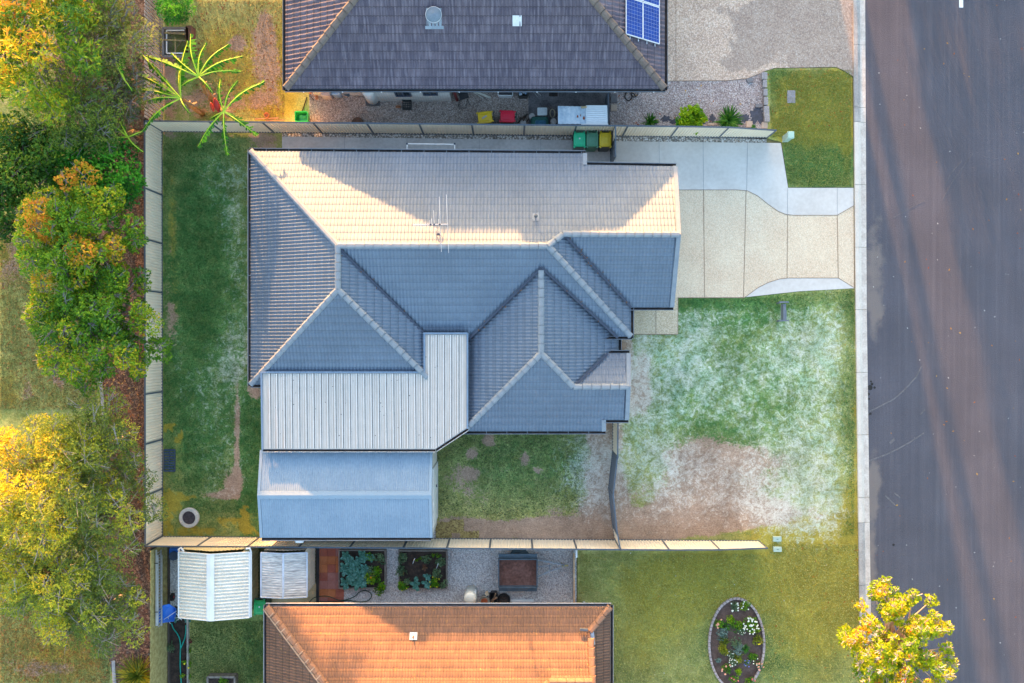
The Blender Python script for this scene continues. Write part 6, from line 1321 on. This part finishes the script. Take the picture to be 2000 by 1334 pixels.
# ---------------------------------------------------------------- vegetable beds
CAB = leafmat('cabbage_leaf', [(0, (.03,.11,.075)), (.5, (.06,.19,.14)), (1, (.14,.30,.28))], .1); HERB = leafmat('herb_leaf', [(0, (.03,.10,.006)), (.5, (.09,.26,.008)), (1, (.30,.42,.01))], .3); SGR = leafmat('sage_leaf', [(0, (.05,.10,.05)), (1, (.18,.26,.12))], .2)
BEDW = M('bed_timber', (.17,.14,.12), (.24,.20,.17), 5, .9, 24, .4)
def raised_bed(label, x0, y0, x1, y1, h=.32):
    a = P2(x0, y1, h); b_ = P2(x1, y0, h); t = thing('raised_bed', label, 'garden bed', ((a[0]+b_[0])/2, (a[1]+b_[1])/2, 0)); mb = MB()
    for p, q in (((a[0], a[1]), (b_[0], a[1])), ((a[0], b_[1]), (b_[0], b_[1])), ((a[0], a[1]), (a[0], b_[1])), ((b_[0], a[1]), (b_[0], b_[1]))): mb.beam((*p, h/2), (*q, h/2), .055, h)
    mb.build('timber_frame', BEDW, t); mb = MB(); mb.box((a[0]+b_[0])/2, (a[1]+b_[1])/2, .01, b_[0]-a[0]-.06, b_[1]-a[1]-.06, h-.07); mb.build('soil', PINE, t)
raised_bed('raised vegetable bed crowded with blue-green cabbages beside the red paving', 662, 1075, 752, 1149)
raised_bed('raised vegetable bed with dark bare soil and a ring of seedlings', 779, 1076, 872, 1150)
def rosette(label, px, py, R_, mat, seed, z0=.3, n=16, name='cabbage', grp='cabbages in the raised bed', cat='cabbage', wd=.5, zc=.45, tint=(.1, .9), up=.45):
    r = np.random.default_rng(seed); x, y = at_h(px, py, zc); t = thing(name, label, cat, (x, y, z0), 0, grp); V, F, T = [], [], []
    for k in range(n):
        a = k*2.4+r.uniform(-.2, .2); f = (k+1)/n; L_ = R_*(.35+.65*f)*r.uniform(.85, 1.15); el = 1.15-.95*f; dx, dy = math.cos(a), math.sin(a); ww = L_*wd; b = len(V)
        prof = [(0, .15, 0), (.35, .7, .5), (.7, 1.0, .85), (1.0, .5, .8)]
        for g_, w1, hz in prof:
            q = L_*g_; c = (x+dx*q*math.cos(el), y+dy*q*math.cos(el), z0+.06+up*q*math.sin(el)+.1*hz*L_)
            V += [(c[0]+dy*ww*w1/2, c[1]-dx*ww*w1/2, c[2]+.02), c, (c[0]-dy*ww*w1/2, c[1]+dx*ww*w1/2, c[2]+.02)]
        for i in range(3):
            for j_ in (0, 1): F.append((b+3*i+j_, b+3*i+j_+1, b+3*i+4+j_, b+3*i+3+j_)); T.append(float(np.clip(r.uniform(*tint), 0, 1)))
    npmesh('leaves', V, F, mat, t, attrs=dict(tint=('FACE', T))); return t
cab = [(676,1087,'in the top left corner'),(687,1099,'second down the left side'),(710,1086,'in the top middle'),(700,1096,'just below the top middle one'),(673,1112,'on the far left, halfway down'),(694,1109,'in the very centre of the clump'),(712,1112,'right of the centre'),(685,1124,'below the centre towards the left'),(703,1124,'below the centre towards the right'),(675,1139,'in the bottom left corner'),(695,1138,'in the bottom middle'),(710,1136,'in the bottom right of the clump'),(725,1089,'farthest to the upper right')]
for i, (px, py, lb) in enumerate(cab): rosette('blue-green cabbage in the crowded raised bed, '+lb, px, py, .37 if i not in (3, 12) else .25, CAB, 50+i)
def herb(label, px, py, R_, leaf, seed, grp=None, z0=.28, per=1500, ls=.07, name='herb_plant', cat='plant', tint=(.1, .9), zc=.4, asp=.6, flower=None, hgt=.6):
    r = random.Random(seed); x, y = at_h(px, py, zc); t = thing(name, label, cat, (x, y, z0), 0, grp); cl = [(x+r.uniform(-.5, .5)*R_, y+r.uniform(-.5, .5)*R_, z0+R_*hgt*r.uniform(.3, .7), R_*r.uniform(.4, .65), r.uniform(*tint)) for _ in range(6)]
    foliage('leaves', cl, per, ls, leaf, t, seed, asp); mb = MB()
    for k in range(5): a = r.uniform(0, 2*PI); mb.tube([(x, y, z0), (x+R_*.6*math.cos(a), y+R_*.6*math.sin(a), z0+R_*hgt)], [.012, .004], 4, False)
    mb.build('stems', bpy.data.materials['banana_stem'], t)
    if flower:
        fm, n, fs = flower; mb = MB()
        for k in range(n): a = r.uniform(0, 2*PI); q = R_*math.sqrt(r.random())*.95; mb.cyl(x+q*math.cos(a), y+q*math.sin(a), [(fs*.5, z0+R_*hgt+.05), (fs, z0+R_*hgt+.08), (fs*.4, z0+R_*hgt+.11)], 7)
        mb.build('flowers', fm, t)
    return t
FY = M('flower_orange', (.75,.30,.01), None, 3, .7); FW = M('flower_white', (.78,.78,.68), None, 3, .7); FP = M('flower_pink', (.70,.16,.18), None, 3, .7); FYL = M('flower_yellow', (.75,.62,.03), None, 3, .7); FB = M('flower_blue', (.16,.18,.6), None, 3, .7); FPE = M('flower_peach', (.75,.34,.24), None, 3, .7)
for i, a in enumerate([('feathery herb at the top right of the cabbage bed',740,1090,.33,SGR,None),('bright green herb clump with one orange flower in the cabbage bed',729,1128,.40,HERB,(FY,1,.05)),('bright green herb right of centre in the cabbage bed',738,1115,.26,HERB,None),('pale fern-like herb between the cabbages and the orange flower',721,1117,.30,SGR,None),('tall fern-like herb spilling over the bottom edge of the cabbage bed',740,1150,.34,HERB,None),('bright seedling clump at the top of the cabbage bed beside the cabbages',722,1090,.26,HERB,None),
    ('sage-green herb in the top left corner of the sparse bed',785,1090,.30,SGR,None),('sage-green herb halfway down the left side of the sparse bed',783,1117,.30,SGR,None),('yellow-flowered herb in the lower left of the sparse bed',786,1142,.28,HERB,(FYL,2,.03)),('grey-green herb near the bottom left of the sparse bed',797,1135,.26,SGR,None),('small lettuce seedling on the bare soil at the top of the sparse bed',820,1091,.11,HERB,None),('tiny lettuce seedling beside the label stick in the sparse bed',813,1095,.09,HERB,None),('herb with a brown-red centre at the upper middle of the sparse bed',834,1092,.24,SGR,None),
    ('bright lettuce in the top right corner of the sparse bed',855,1086,.15,HERB,None),('pale lettuce left of the top right corner of the sparse bed',846,1086,.10,HERB,None),('tall sage-green herb on the right side of the sparse bed',861,1100,.30,SGR,None),('dense herb on the right side of the sparse bed halfway down',855,1121,.28,SGR,None),('yellow-leaved herb near the bottom right of the sparse bed',849,1136,.30,HERB,(FYL,5,.03)),('dark herb in the bottom right corner of the sparse bed',866,1142,.22,SGR,None)]): herb(a[0], a[1], a[2], a[3], a[4], 70+i, flower=a[5], ls=.09 if a[3] > .2 else .06)
rosette('large blue-green leafy plant at the bottom middle of the sparse bed', 811, 1142, .36, CAB, 90, grp=None, n=12, wd=.6); rosette('mid-sized blue-green leafy plant in the lower middle of the sparse bed', 835, 1127, .24, CAB, 91, grp=None, n=11, wd=.6); rosette('blue-green leafy plant in the lower right of the sparse bed', 833, 1141, .27, CAB, 92, grp=None, n=11, wd=.6); rosette('dark red lettuce in the middle of the sparse bed', 829, 1109, .18, leafmat('red_lettuce', [(0, (.10,.02,.02)), (1, (.16,.10,.04))], .2), 93, grp=None, name='lettuce', cat='lettuce')
for px, py, lb in ((806,1097,'left'), (852,1107,'right')): mb = MB(); mb.beam((*P2(px, py+4, .35), .35), (*P2(px+4, py-6, .8), .8), .03, .02); tag(mb.build('garden_stake', WHITE), 'white stake in the sparse vegetable bed, %s-hand of the two' % lb, 'stake')
# narrow soil bed
for i, (px, py, R_, lf, fl, lb) in enumerate([(339,1214,.24,CAB,None,'blue-green cabbage seedling at the top of the narrow soil bed'),(361,1215,.26,CAB,None,'blue-green cabbage seedling nearest the white shed in the narrow soil bed')]): rosette(lb, px, py, R_, lf, 95+i, z0=.02, grp=None, n=10, wd=.6)
for i, (px, py, R_, lf, fl, lb) in enumerate([(328,1270,.30,SGR,None,'sage-green shrub against the mossy fence'),(361,1275,.20,HERB,None,'bright seedling right of the teal hose, upper one'),(362,1302,.20,HERB,(FYL,2,.05),'bright seedling with a yellow flower right of the teal hose'),(354,1300,.14,HERB,None,'tiny seedling on the teal hose'),(350,1326,.16,HERB,None,'small seedling left of the teal hose at the bottom'),(361,1328,.18,HERB,None,'small seedling right of the teal hose at the bottom'),(363,1258,.2,leafmat('wine_leaf',[(0,(.10,.01,.02)),(1,(.16,.03,.03))],.1),None,'dark red plant beside the timber edging')]): herb(lb, px, py, R_, lf, 110+i, z0=.02, flower=fl)
t = thing('planter_box', 'small weathered timber planter at the bottom edge of the neighbouring lawn', 'planter', (*P2(431, 1333), 0)); mb = MB(); a = P2(405, 1323, .4); b_ = P2(458, 1323, .4)
mb.beam((*a, .2), (*b_, .2), .09, .4); mb.beam((*a, .2), (a[0], a[1]-.9, .2), .09, .4); mb.beam((*b_, .2), (b_[0], b_[1]-.9, .2), .09, .4); mb.beam((a[0], a[1]-.9, .2), (b_[0], b_[1]-.9, .2), .09, .4); mb.build('frame', BEDW, t); mb = MB(); mb.box((a[0]+b_[0])/2, a[1]-.45, 0, b_[0]-a[0]-.1, .8, .3); mb.build('soil', PINE, t)
herb('leafy seedling in the small timber planter', 437, 1330, .25, HERB, 130, z0=.3)

# ---------------------------------------------------------------- oval flower bed
fb = thing('flower_bed', 'oval flower bed ringed with grey bricks on the neighbouring front lawn', 'flower bed', (*P2(1438, 1256), 0)); cx, cy = P2(1438, 1257); ax_, ay_ = 1.30, 2.18
mb = MB(); mb.add([(cx+ax_*math.cos(k*PI/32), cy+ay_*math.sin(k*PI/32), .012) for k in range(64)]+[(cx, cy, .10)]+[(cx+.6*ax_*math.cos(k*PI/32), cy+.6*ay_*math.sin(k*PI/32), .08) for k in range(64)], [(k, (k+1) % 64, 65+(k+1) % 64, 65+k) for k in range(64)]+[(65+k, 65+(k+1) % 64, 64) for k in range(64)]); mb.build('soil', M('brown_soil', (.085,.052,.042), (.12,.075,.062), 5, .95, 25, .6, .8), fb)
EB = M('edging_brick', (.32,.25,.24), (.42,.35,.34), 4, .9, 18, .4); mb = MB(); n = 62; 
per_ = []; 
th = 0; pts = []
for k in range(720): a = k*2*PI/720; pts.append((cx+ax_*1.03*math.cos(a), cy+ay_*1.02*math.sin(a)))
Ls = [0]; 
for k in range(720): p, q = pts[k], pts[(k+1) % 720]; Ls.append(Ls[-1]+math.hypot(q[0]-p[0], q[1]-p[1]))
for i in range(n):
    s = Ls[-1]*i/n; k = min(719, next(j_ for j_ in range(721) if Ls[j_] >= s)); p, q = pts[k % 720], pts[(k+1) % 720]; mb.box(p[0], p[1], 0, Ls[-1]/n-.028, .105, .11+random.uniform(-.01, .01), math.atan2(q[1]-p[1], q[0]-p[0])+random.uniform(-.04, .04))
mb.build('brick_edging', EB, fb)
YG = leafmat('topiary_leaf', [(0, (.12,.26,.005)), (1, (.36,.50,.01))], .3); BLG = leafmat('blue_grey_leaf', [(0, (.08,.14,.11)), (1, (.22,.30,.26))], .1)
FBG = 'plants in the oval flower bed'
for i, a in enumerate([('white-flowered clump at the very top of the oval bed',1434,1184,.20,SGR,(FW,10,.035)),('bright green clump beside the top white flowers of the oval bed',1456,1182,.22,HERB,(FW,5,.035)),('lime-green ball-shaped shrub in the upper left of the oval bed',1427,1211,.20,YG,None),('large white-flowered clump in the upper right of the oval bed',1464,1220,.32,HERB,(FW,34,.04)),('green clump with pink and orange flowers on the left of the oval bed',1405,1219,.22,HERB,(FPE,7,.045)),
    ('orange-tinted shrub on the right edge of the oval bed',1482,1233,.15,GLD,None),('mid-green shrub in the upper middle of the oval bed',1440,1224,.24,HERB,None),('silvery white-speckled clump right of the upper middle of the oval bed',1449,1232,.2,SGR,(FW,8,.02)),('silver-blue spreading plant on the left of the oval bed',1410,1240,.24,BLG,None),('gold-green shrub below the silver-blue one',1416,1252,.22,GLD,None),('dark green round shrub in the centre of the oval bed',1439,1256,.22,SGR,None),('blue-grey clump in the centre just below the round shrub',1440,1268,.24,BLG,None),
    ('golden shrub on the right side of the oval bed',1479,1252,.22,GLD,(FYL,2,.03)),('golden spiky-looking shrub on the lower left of the oval bed',1410,1268,.24,GLD,None),('small white-flowered tuft left of centre of the oval bed',1429,1278,.17,SGR,(FW,7,.025)),('white-flowered clump in the lower left of the oval bed',1431,1294,.2,SGR,(FW,12,.03)),('bright green clump with peach flowers in the lower right of the oval bed',1473,1287,.22,HERB,(FW,4,.03)),('cream-flowered clump on the lower right edge of the oval bed',1483,1301,.16,SGR,(FPE,10,.04)),('green clump with peach flowers in the lower left of the oval bed',1419,1305,.22,HERB,(FPE,5,.05)),
    ('lime-green ball-shaped shrub at the bottom of the oval bed',1446,1313,.17,YG,None),('blue-flowered tuft on the lower right of the oval bed',1460,1295,.16,SGR,(FB,6,.03)),('small grey tuft on the lower left edge of the oval bed',1405,1292,.12,BLG,None),('green clump with pink flowers at the bottom left of the oval bed',1433,1330,.18,HERB,(FP,5,.04)),('green clump with pink flowers at the bottom right of the oval bed',1465,1328,.18,HERB,(FP,4,.04))]): herb(a[0], a[1], a[2], a[3]*1.35, a[4], 140+i, FBG, z0=.06, per=2200, ls=.065, flower=a[5], zc=.2, name='flowering_plant' if a[5] else 'shrub', tint=(.1, .95))
spiky('strappy_plant', 'green spiky plant near the centre of the oval bed', 1457, 1270, .26, 70, STR, 61, h=.3, wd=.03, grp=FBG); spiky('strappy_plant', 'golden spiky plant in the lower middle of the oval bed', 1444, 1287, .30, 70, GLD, 62, h=.3, wd=.035, grp=FBG); spiky('strappy_plant', 'dark green spiky plant in the upper left of the oval bed', 1421, 1226, .24, 60, STR, 63, h=.3, wd=.03, grp=FBG)

# fallen leaves, pebbles on road, seedlings: uncountable litter
def litter(name, areas, n, size, cols, z=.012, seed=3):
    r = np.random.default_rng(seed); C = []
    for (x0, y0, x1, y1, wgt) in areas:
        k = int(n*wgt); px = r.uniform(x0, x1, k); py = r.uniform(y0, y1, k); C.append(np.column_stack([(px-1000)/40, (667-py)/40, np.full(k, z)+r.uniform(0, .015, k)]))
    C = np.concatenate(C); m = len(C); a = r.uniform(0, 2*PI, m); s = size*r.uniform(.5, 1.5, m); dx = np.cos(a)*s*.5; dy = np.sin(a)*s*.5; O = np.zeros(m)
    V = np.stack([C+np.column_stack([-dx, -dy, O]), C+np.column_stack([dy*.45, -dx*.45, O+.006]), C+np.column_stack([dx, dy, O]), C+np.column_stack([-dy*.45, dx*.45, O+.006])], 1).reshape(-1, 3)
    o = npmesh(name, V, np.arange(m*4).reshape(m, 4), leafmat(name, cols, .1), None, attrs=dict(tint=('FACE', r.random(m)))); return tag(o, kind='stuff')
DC = [(0, (.30,.06,.015)), (.5, (.42,.16,.02)), (1, (.55,.34,.06))]
litter('fallen_leaves', [(1500,135,1665,260,.45), (1500,1060,1680,1334,.25), (1240,1080,1680,1334,.1), (1205,160,1480,245,.12), (1440,1085,1680,1200,.08)], 260, .10, DC)
litter('fallen_leaves', [(1700,0,2000,1334,.7), (1560,560,1680,1000,.05), (500,600,900,1000,.0)], 90, .09, DC, z=.012, seed=4)
litter('white_chips', [(1700,0,2000,1334,1.0), (1200,1080,1680,1334,.3)], 60, .06, [(0, (.6,.6,.58)), (1, (.7,.7,.68))], z=.012, seed=5)
litter('fallen_leaves', [(200,690,285,1000,1.0), (0,440,200,760,.5), (0,1180,220,1334,.6), (380,0,555,230,.6)], 420, .12, [(0, (.16,.05,.02)), (.5, (.30,.12,.04)), (1, (.40,.28,.10))], z=.012, seed=6)
litter('mulch_chips', [(205,250,285,560,.5), (200,600,285,1000,1.0), (225,1000,295,1334,.8)], 2600, .13, [(0, (.07,.03,.02)), (.5, (.16,.08,.05)), (1, (.30,.18,.12))], z=.012, seed=7)
# rough straw patch in the side lawn corner
r_ = M('straw', (.36,.28,.11), (.24,.17,.07), 8, .95, 26, .6)
litter('straw_mulch', [(852,1020,882,1053,.55), (880,1015,905,1040,.25), (900,1038,935,1052,.2)], 1500, .13, [(0, (.12,.07,.035)), (.6, (.34,.25,.09)), (1, (.46,.36,.14))], z=.012, seed=8)
# grass blades on the lawns, the verge and the neighbour's front lawn: soft uneven nap
def blades(name, x0, y0, x1, y1, n, cols, seed, h=.05, mask=None):
    r = np.random.default_rng(seed); px = r.uniform(x0, x1, n); py = r.uniform(y0, y1, n)
    if mask is not None: k = mask(px, py, r); px, py = px[k], py[k]
    m = len(px); C = np.column_stack([(px-1000)/40, (667-py)/40, np.full(m, .004)]); a = r.uniform(0, 2*PI, m); l_ = r.uniform(.5, 1.4, m)*h; sx, sy = np.cos(a)*.014, np.sin(a)*.014; lx, ly = r.normal(size=m)*h*.7, r.normal(size=m)*h*.7; O = np.zeros(m)
    V = np.stack([C+np.column_stack([-sx, -sy, O]), C+np.column_stack([sx, sy, O]), C+np.column_stack([lx, ly, l_])], 1).reshape(-1, 3)
    return tag(npmesh(name, V, np.arange(m*3).reshape(m, 3), leafmat(name+'_blade', cols, .2), None, attrs=dict(tint=('FACE', r.random(m)))), kind='stuff')
GRN = [(0, (0.0216,0.09,0.018)), (.6, (0.054,0.18,0.0324)), (1, (0.126,0.27,0.072))]
def notmask(*ks):
    def f(px, py, r):
        v = np.zeros_like(px)
        for k in ks: v = np.maximum(v, LA[k](px, py))
        return r.random(len(px)) > v*1.4
    return f
blades('grass', 319, 262, 508, 1040, 60000, GRN, 1, mask=notmask('frost', 'soil', 'dry'))
blades('grass', 852, 846, 1190, 1045, 30000, [(0, (0.045,0.0675,0.03)), (.6, (0.075,0.128,0.045)), (1, (0.195,0.18,0.105))], 2, mask=notmask('soil'))
blades('grass', 1325, 566, 1668, 1045, 60000, GRN, 3, mask=lambda px, py, r: notmask('frost', 'soil')(px, py, r) & (py > 583-np.clip(px-1455, 0, 999)*.083))
blades('grass', 1205, 660, 1330, 1045, 16000, GRN, 13, mask=notmask('frost', 'soil'))
blades('grass', 1505, 137, 1662, 364, 26000, [(0, (0.13,0.208,0.039)), (.6, (0.286,0.351,0.078)), (1, (0.52,0.442,0.156))], 4, mask=lambda px, py, r: (py < 268) | (px > 1529+np.clip(py-278, 0, 99)*.15))
blades('grass', 1132, 1062, 1678, 1334, 70000, [(0, (0.221,0.26,0.065)), (.6, (0.416,0.429,0.117)), (1, (0.65,0.572,0.234))], 5, mask=lambda px, py, r: (((px-1438)/56)**2+((py-1257)/91)**2 > 1) & ~((py < 1082) & (px < 1500)))
blades('grass', 372, 1212, 518, 1334, 14000, [(0, (.05,.11,.03)), (.6, (.12,.20,.05)), (1, (.26,.26,.10))], 6)
blades('grass', 0, 430, 190, 800, 26000, [(0, (0.06,0.075,0.018)), (.6, (0.135,0.12,0.0375)), (1, (0.3,0.195,0.075))], 7)
blades('grass', 0, 1150, 215, 1334, 22000, [(0, (0.075,0.075,0.018)), (.6, (0.18,0.135,0.0375)), (1, (0.39,0.24,0.075))], 8)
blades('grass', 375, 0, 556, 232, 9000, [(0, (0.105,0.09,0.03)), (.6, (0.24,0.165,0.06)), (1, (0.51,0.3,0.09))], 9)
# ---------------------------------------------------------------- unseen house and foliage added north of the frame to cast long shadows
fh = thing('house', 'dark tiled unseen house added beyond the top edge to shade the lots', 'house', (2, 33, 0))  # added so that its shadow covers the ground of the lots
fx0, fx1, fy0, fy1, fz = -8.5, 11.4, 28.5, 38.5, 2.7; fr_ = (fy1-fy0)/2; ft = math.tan(math.radians(25)); frz = fz+ft*fr_
acc = new_acc(); kw2 = dict(per=.3, amp=.03, course=.37, lap=.03, sub=3)
for pl_, pts in ((Plane((0, -1), -fy0, fz, ft), [(fx0, fy0), (fx1, fy0), (fx1, fy0+fr_), (fx0+fr_, fy0+fr_)]), (Plane((0, 1), fy1, fz, ft), [(fx0, fy1), (fx1, fy1), (fx1, fy0+fr_), (fx0+fr_, fy0+fr_)]), (Plane((-1, 0), -fx0, fz, ft), [(fx0, fy0), (fx0+fr_, fy0+fr_), (fx0, fy1)])): tiles(acc, pl_, pts, **kw2)
acc_build(acc, 'roof', DT, fh)
mb = MB(); mb.prism([(fx0+.5, fy0+.5), (fx1-.1, fy0+.5), (fx1-.1, fy1-.5), (fx0+.5, fy1-.5)], 0, fz); mb.add([(fx1-.1, fy0+.3, fz), (fx1-.1, fy1-.3, fz), (fx1-.1, fy0+fr_, frz-.05)], [(0, 1, 2)]); fix(mb.build('wall', WBR, fh))
def caster_tree(label, x, y, zc, R_, V_, leaf, n, crad, per, seed, low=.4):
    sc_ = 40/kz(1.2+(zc-1.2)*.68); z_ = 1.2+(zc-1.2)*.68; k = 40/kz(z_)
    return tree(label, 1000+x*k, 667-y*k, zc, R_, V_, BKG, leaf, n, crad, per, .22, (.2, .8), seed, low=low)
caster_tree('leafy unseen tree added behind the dark-roofed house to shade the grey roof', -2.3, 24.5, 6.6, 1.9, 1.7, DKG, 26, .6, 420, 301)  # added to throw the peak of shadow onto the main roof
def caster_hedge(label, pts, h, rad, seed, cat='shadow_hedge', name='shadow_hedge'):
    r = random.Random(seed); t = thing(name, label, cat, (pts[0][0], pts[0][1], 0)); cl = []
    for x, y in pts:
        z = rad*.7
        while z < h: cl.append((x+r.uniform(-.2, .2)*rad, y+r.uniform(-.3, .3), z, rad*r.uniform(.9, 1.1), r.uniform(.1, .7))); z += rad*.8
    foliage('foliage', cl, 420, .22, DKG, t, seed); mb = MB()
    mb.tube([(pts[0][0], pts[0][1], 0), (pts[0][0], pts[0][1], h*.8)], .08, 6); mb.build('trunk', BKG, t)
caster_hedge('slim unseen column tree added beyond the top edge to shade a road strip', [(12.75, 35)], 6.0, .38, 302, 'tree', 'shadow_conifer')  # added to drop the dark streak between the lit road bands
caster_hedge('tall unseen foliage row added beyond the top edge to shade the road', [(15.5+i*.8, 35.5) for i in range(26)], 5.2, .8, 303)  # added to keep the road beyond the lit bands in shade
for x, y, R_, V_, lw, nm in ((-19.3, 35, 2.0, 2.4, .45, 'right'), (-23.4, 36, 2.2, 4.5, .9, 'left')):
    caster_tree('dense unseen tree added beyond the top edge for shade, %s of the pair behind the western yards' % nm, x, y, 12.5, R_, V_, DKG, 60, .8, 320, 330+int(R_*10), lw)  # added pair, crown heights set to shade the western roofs
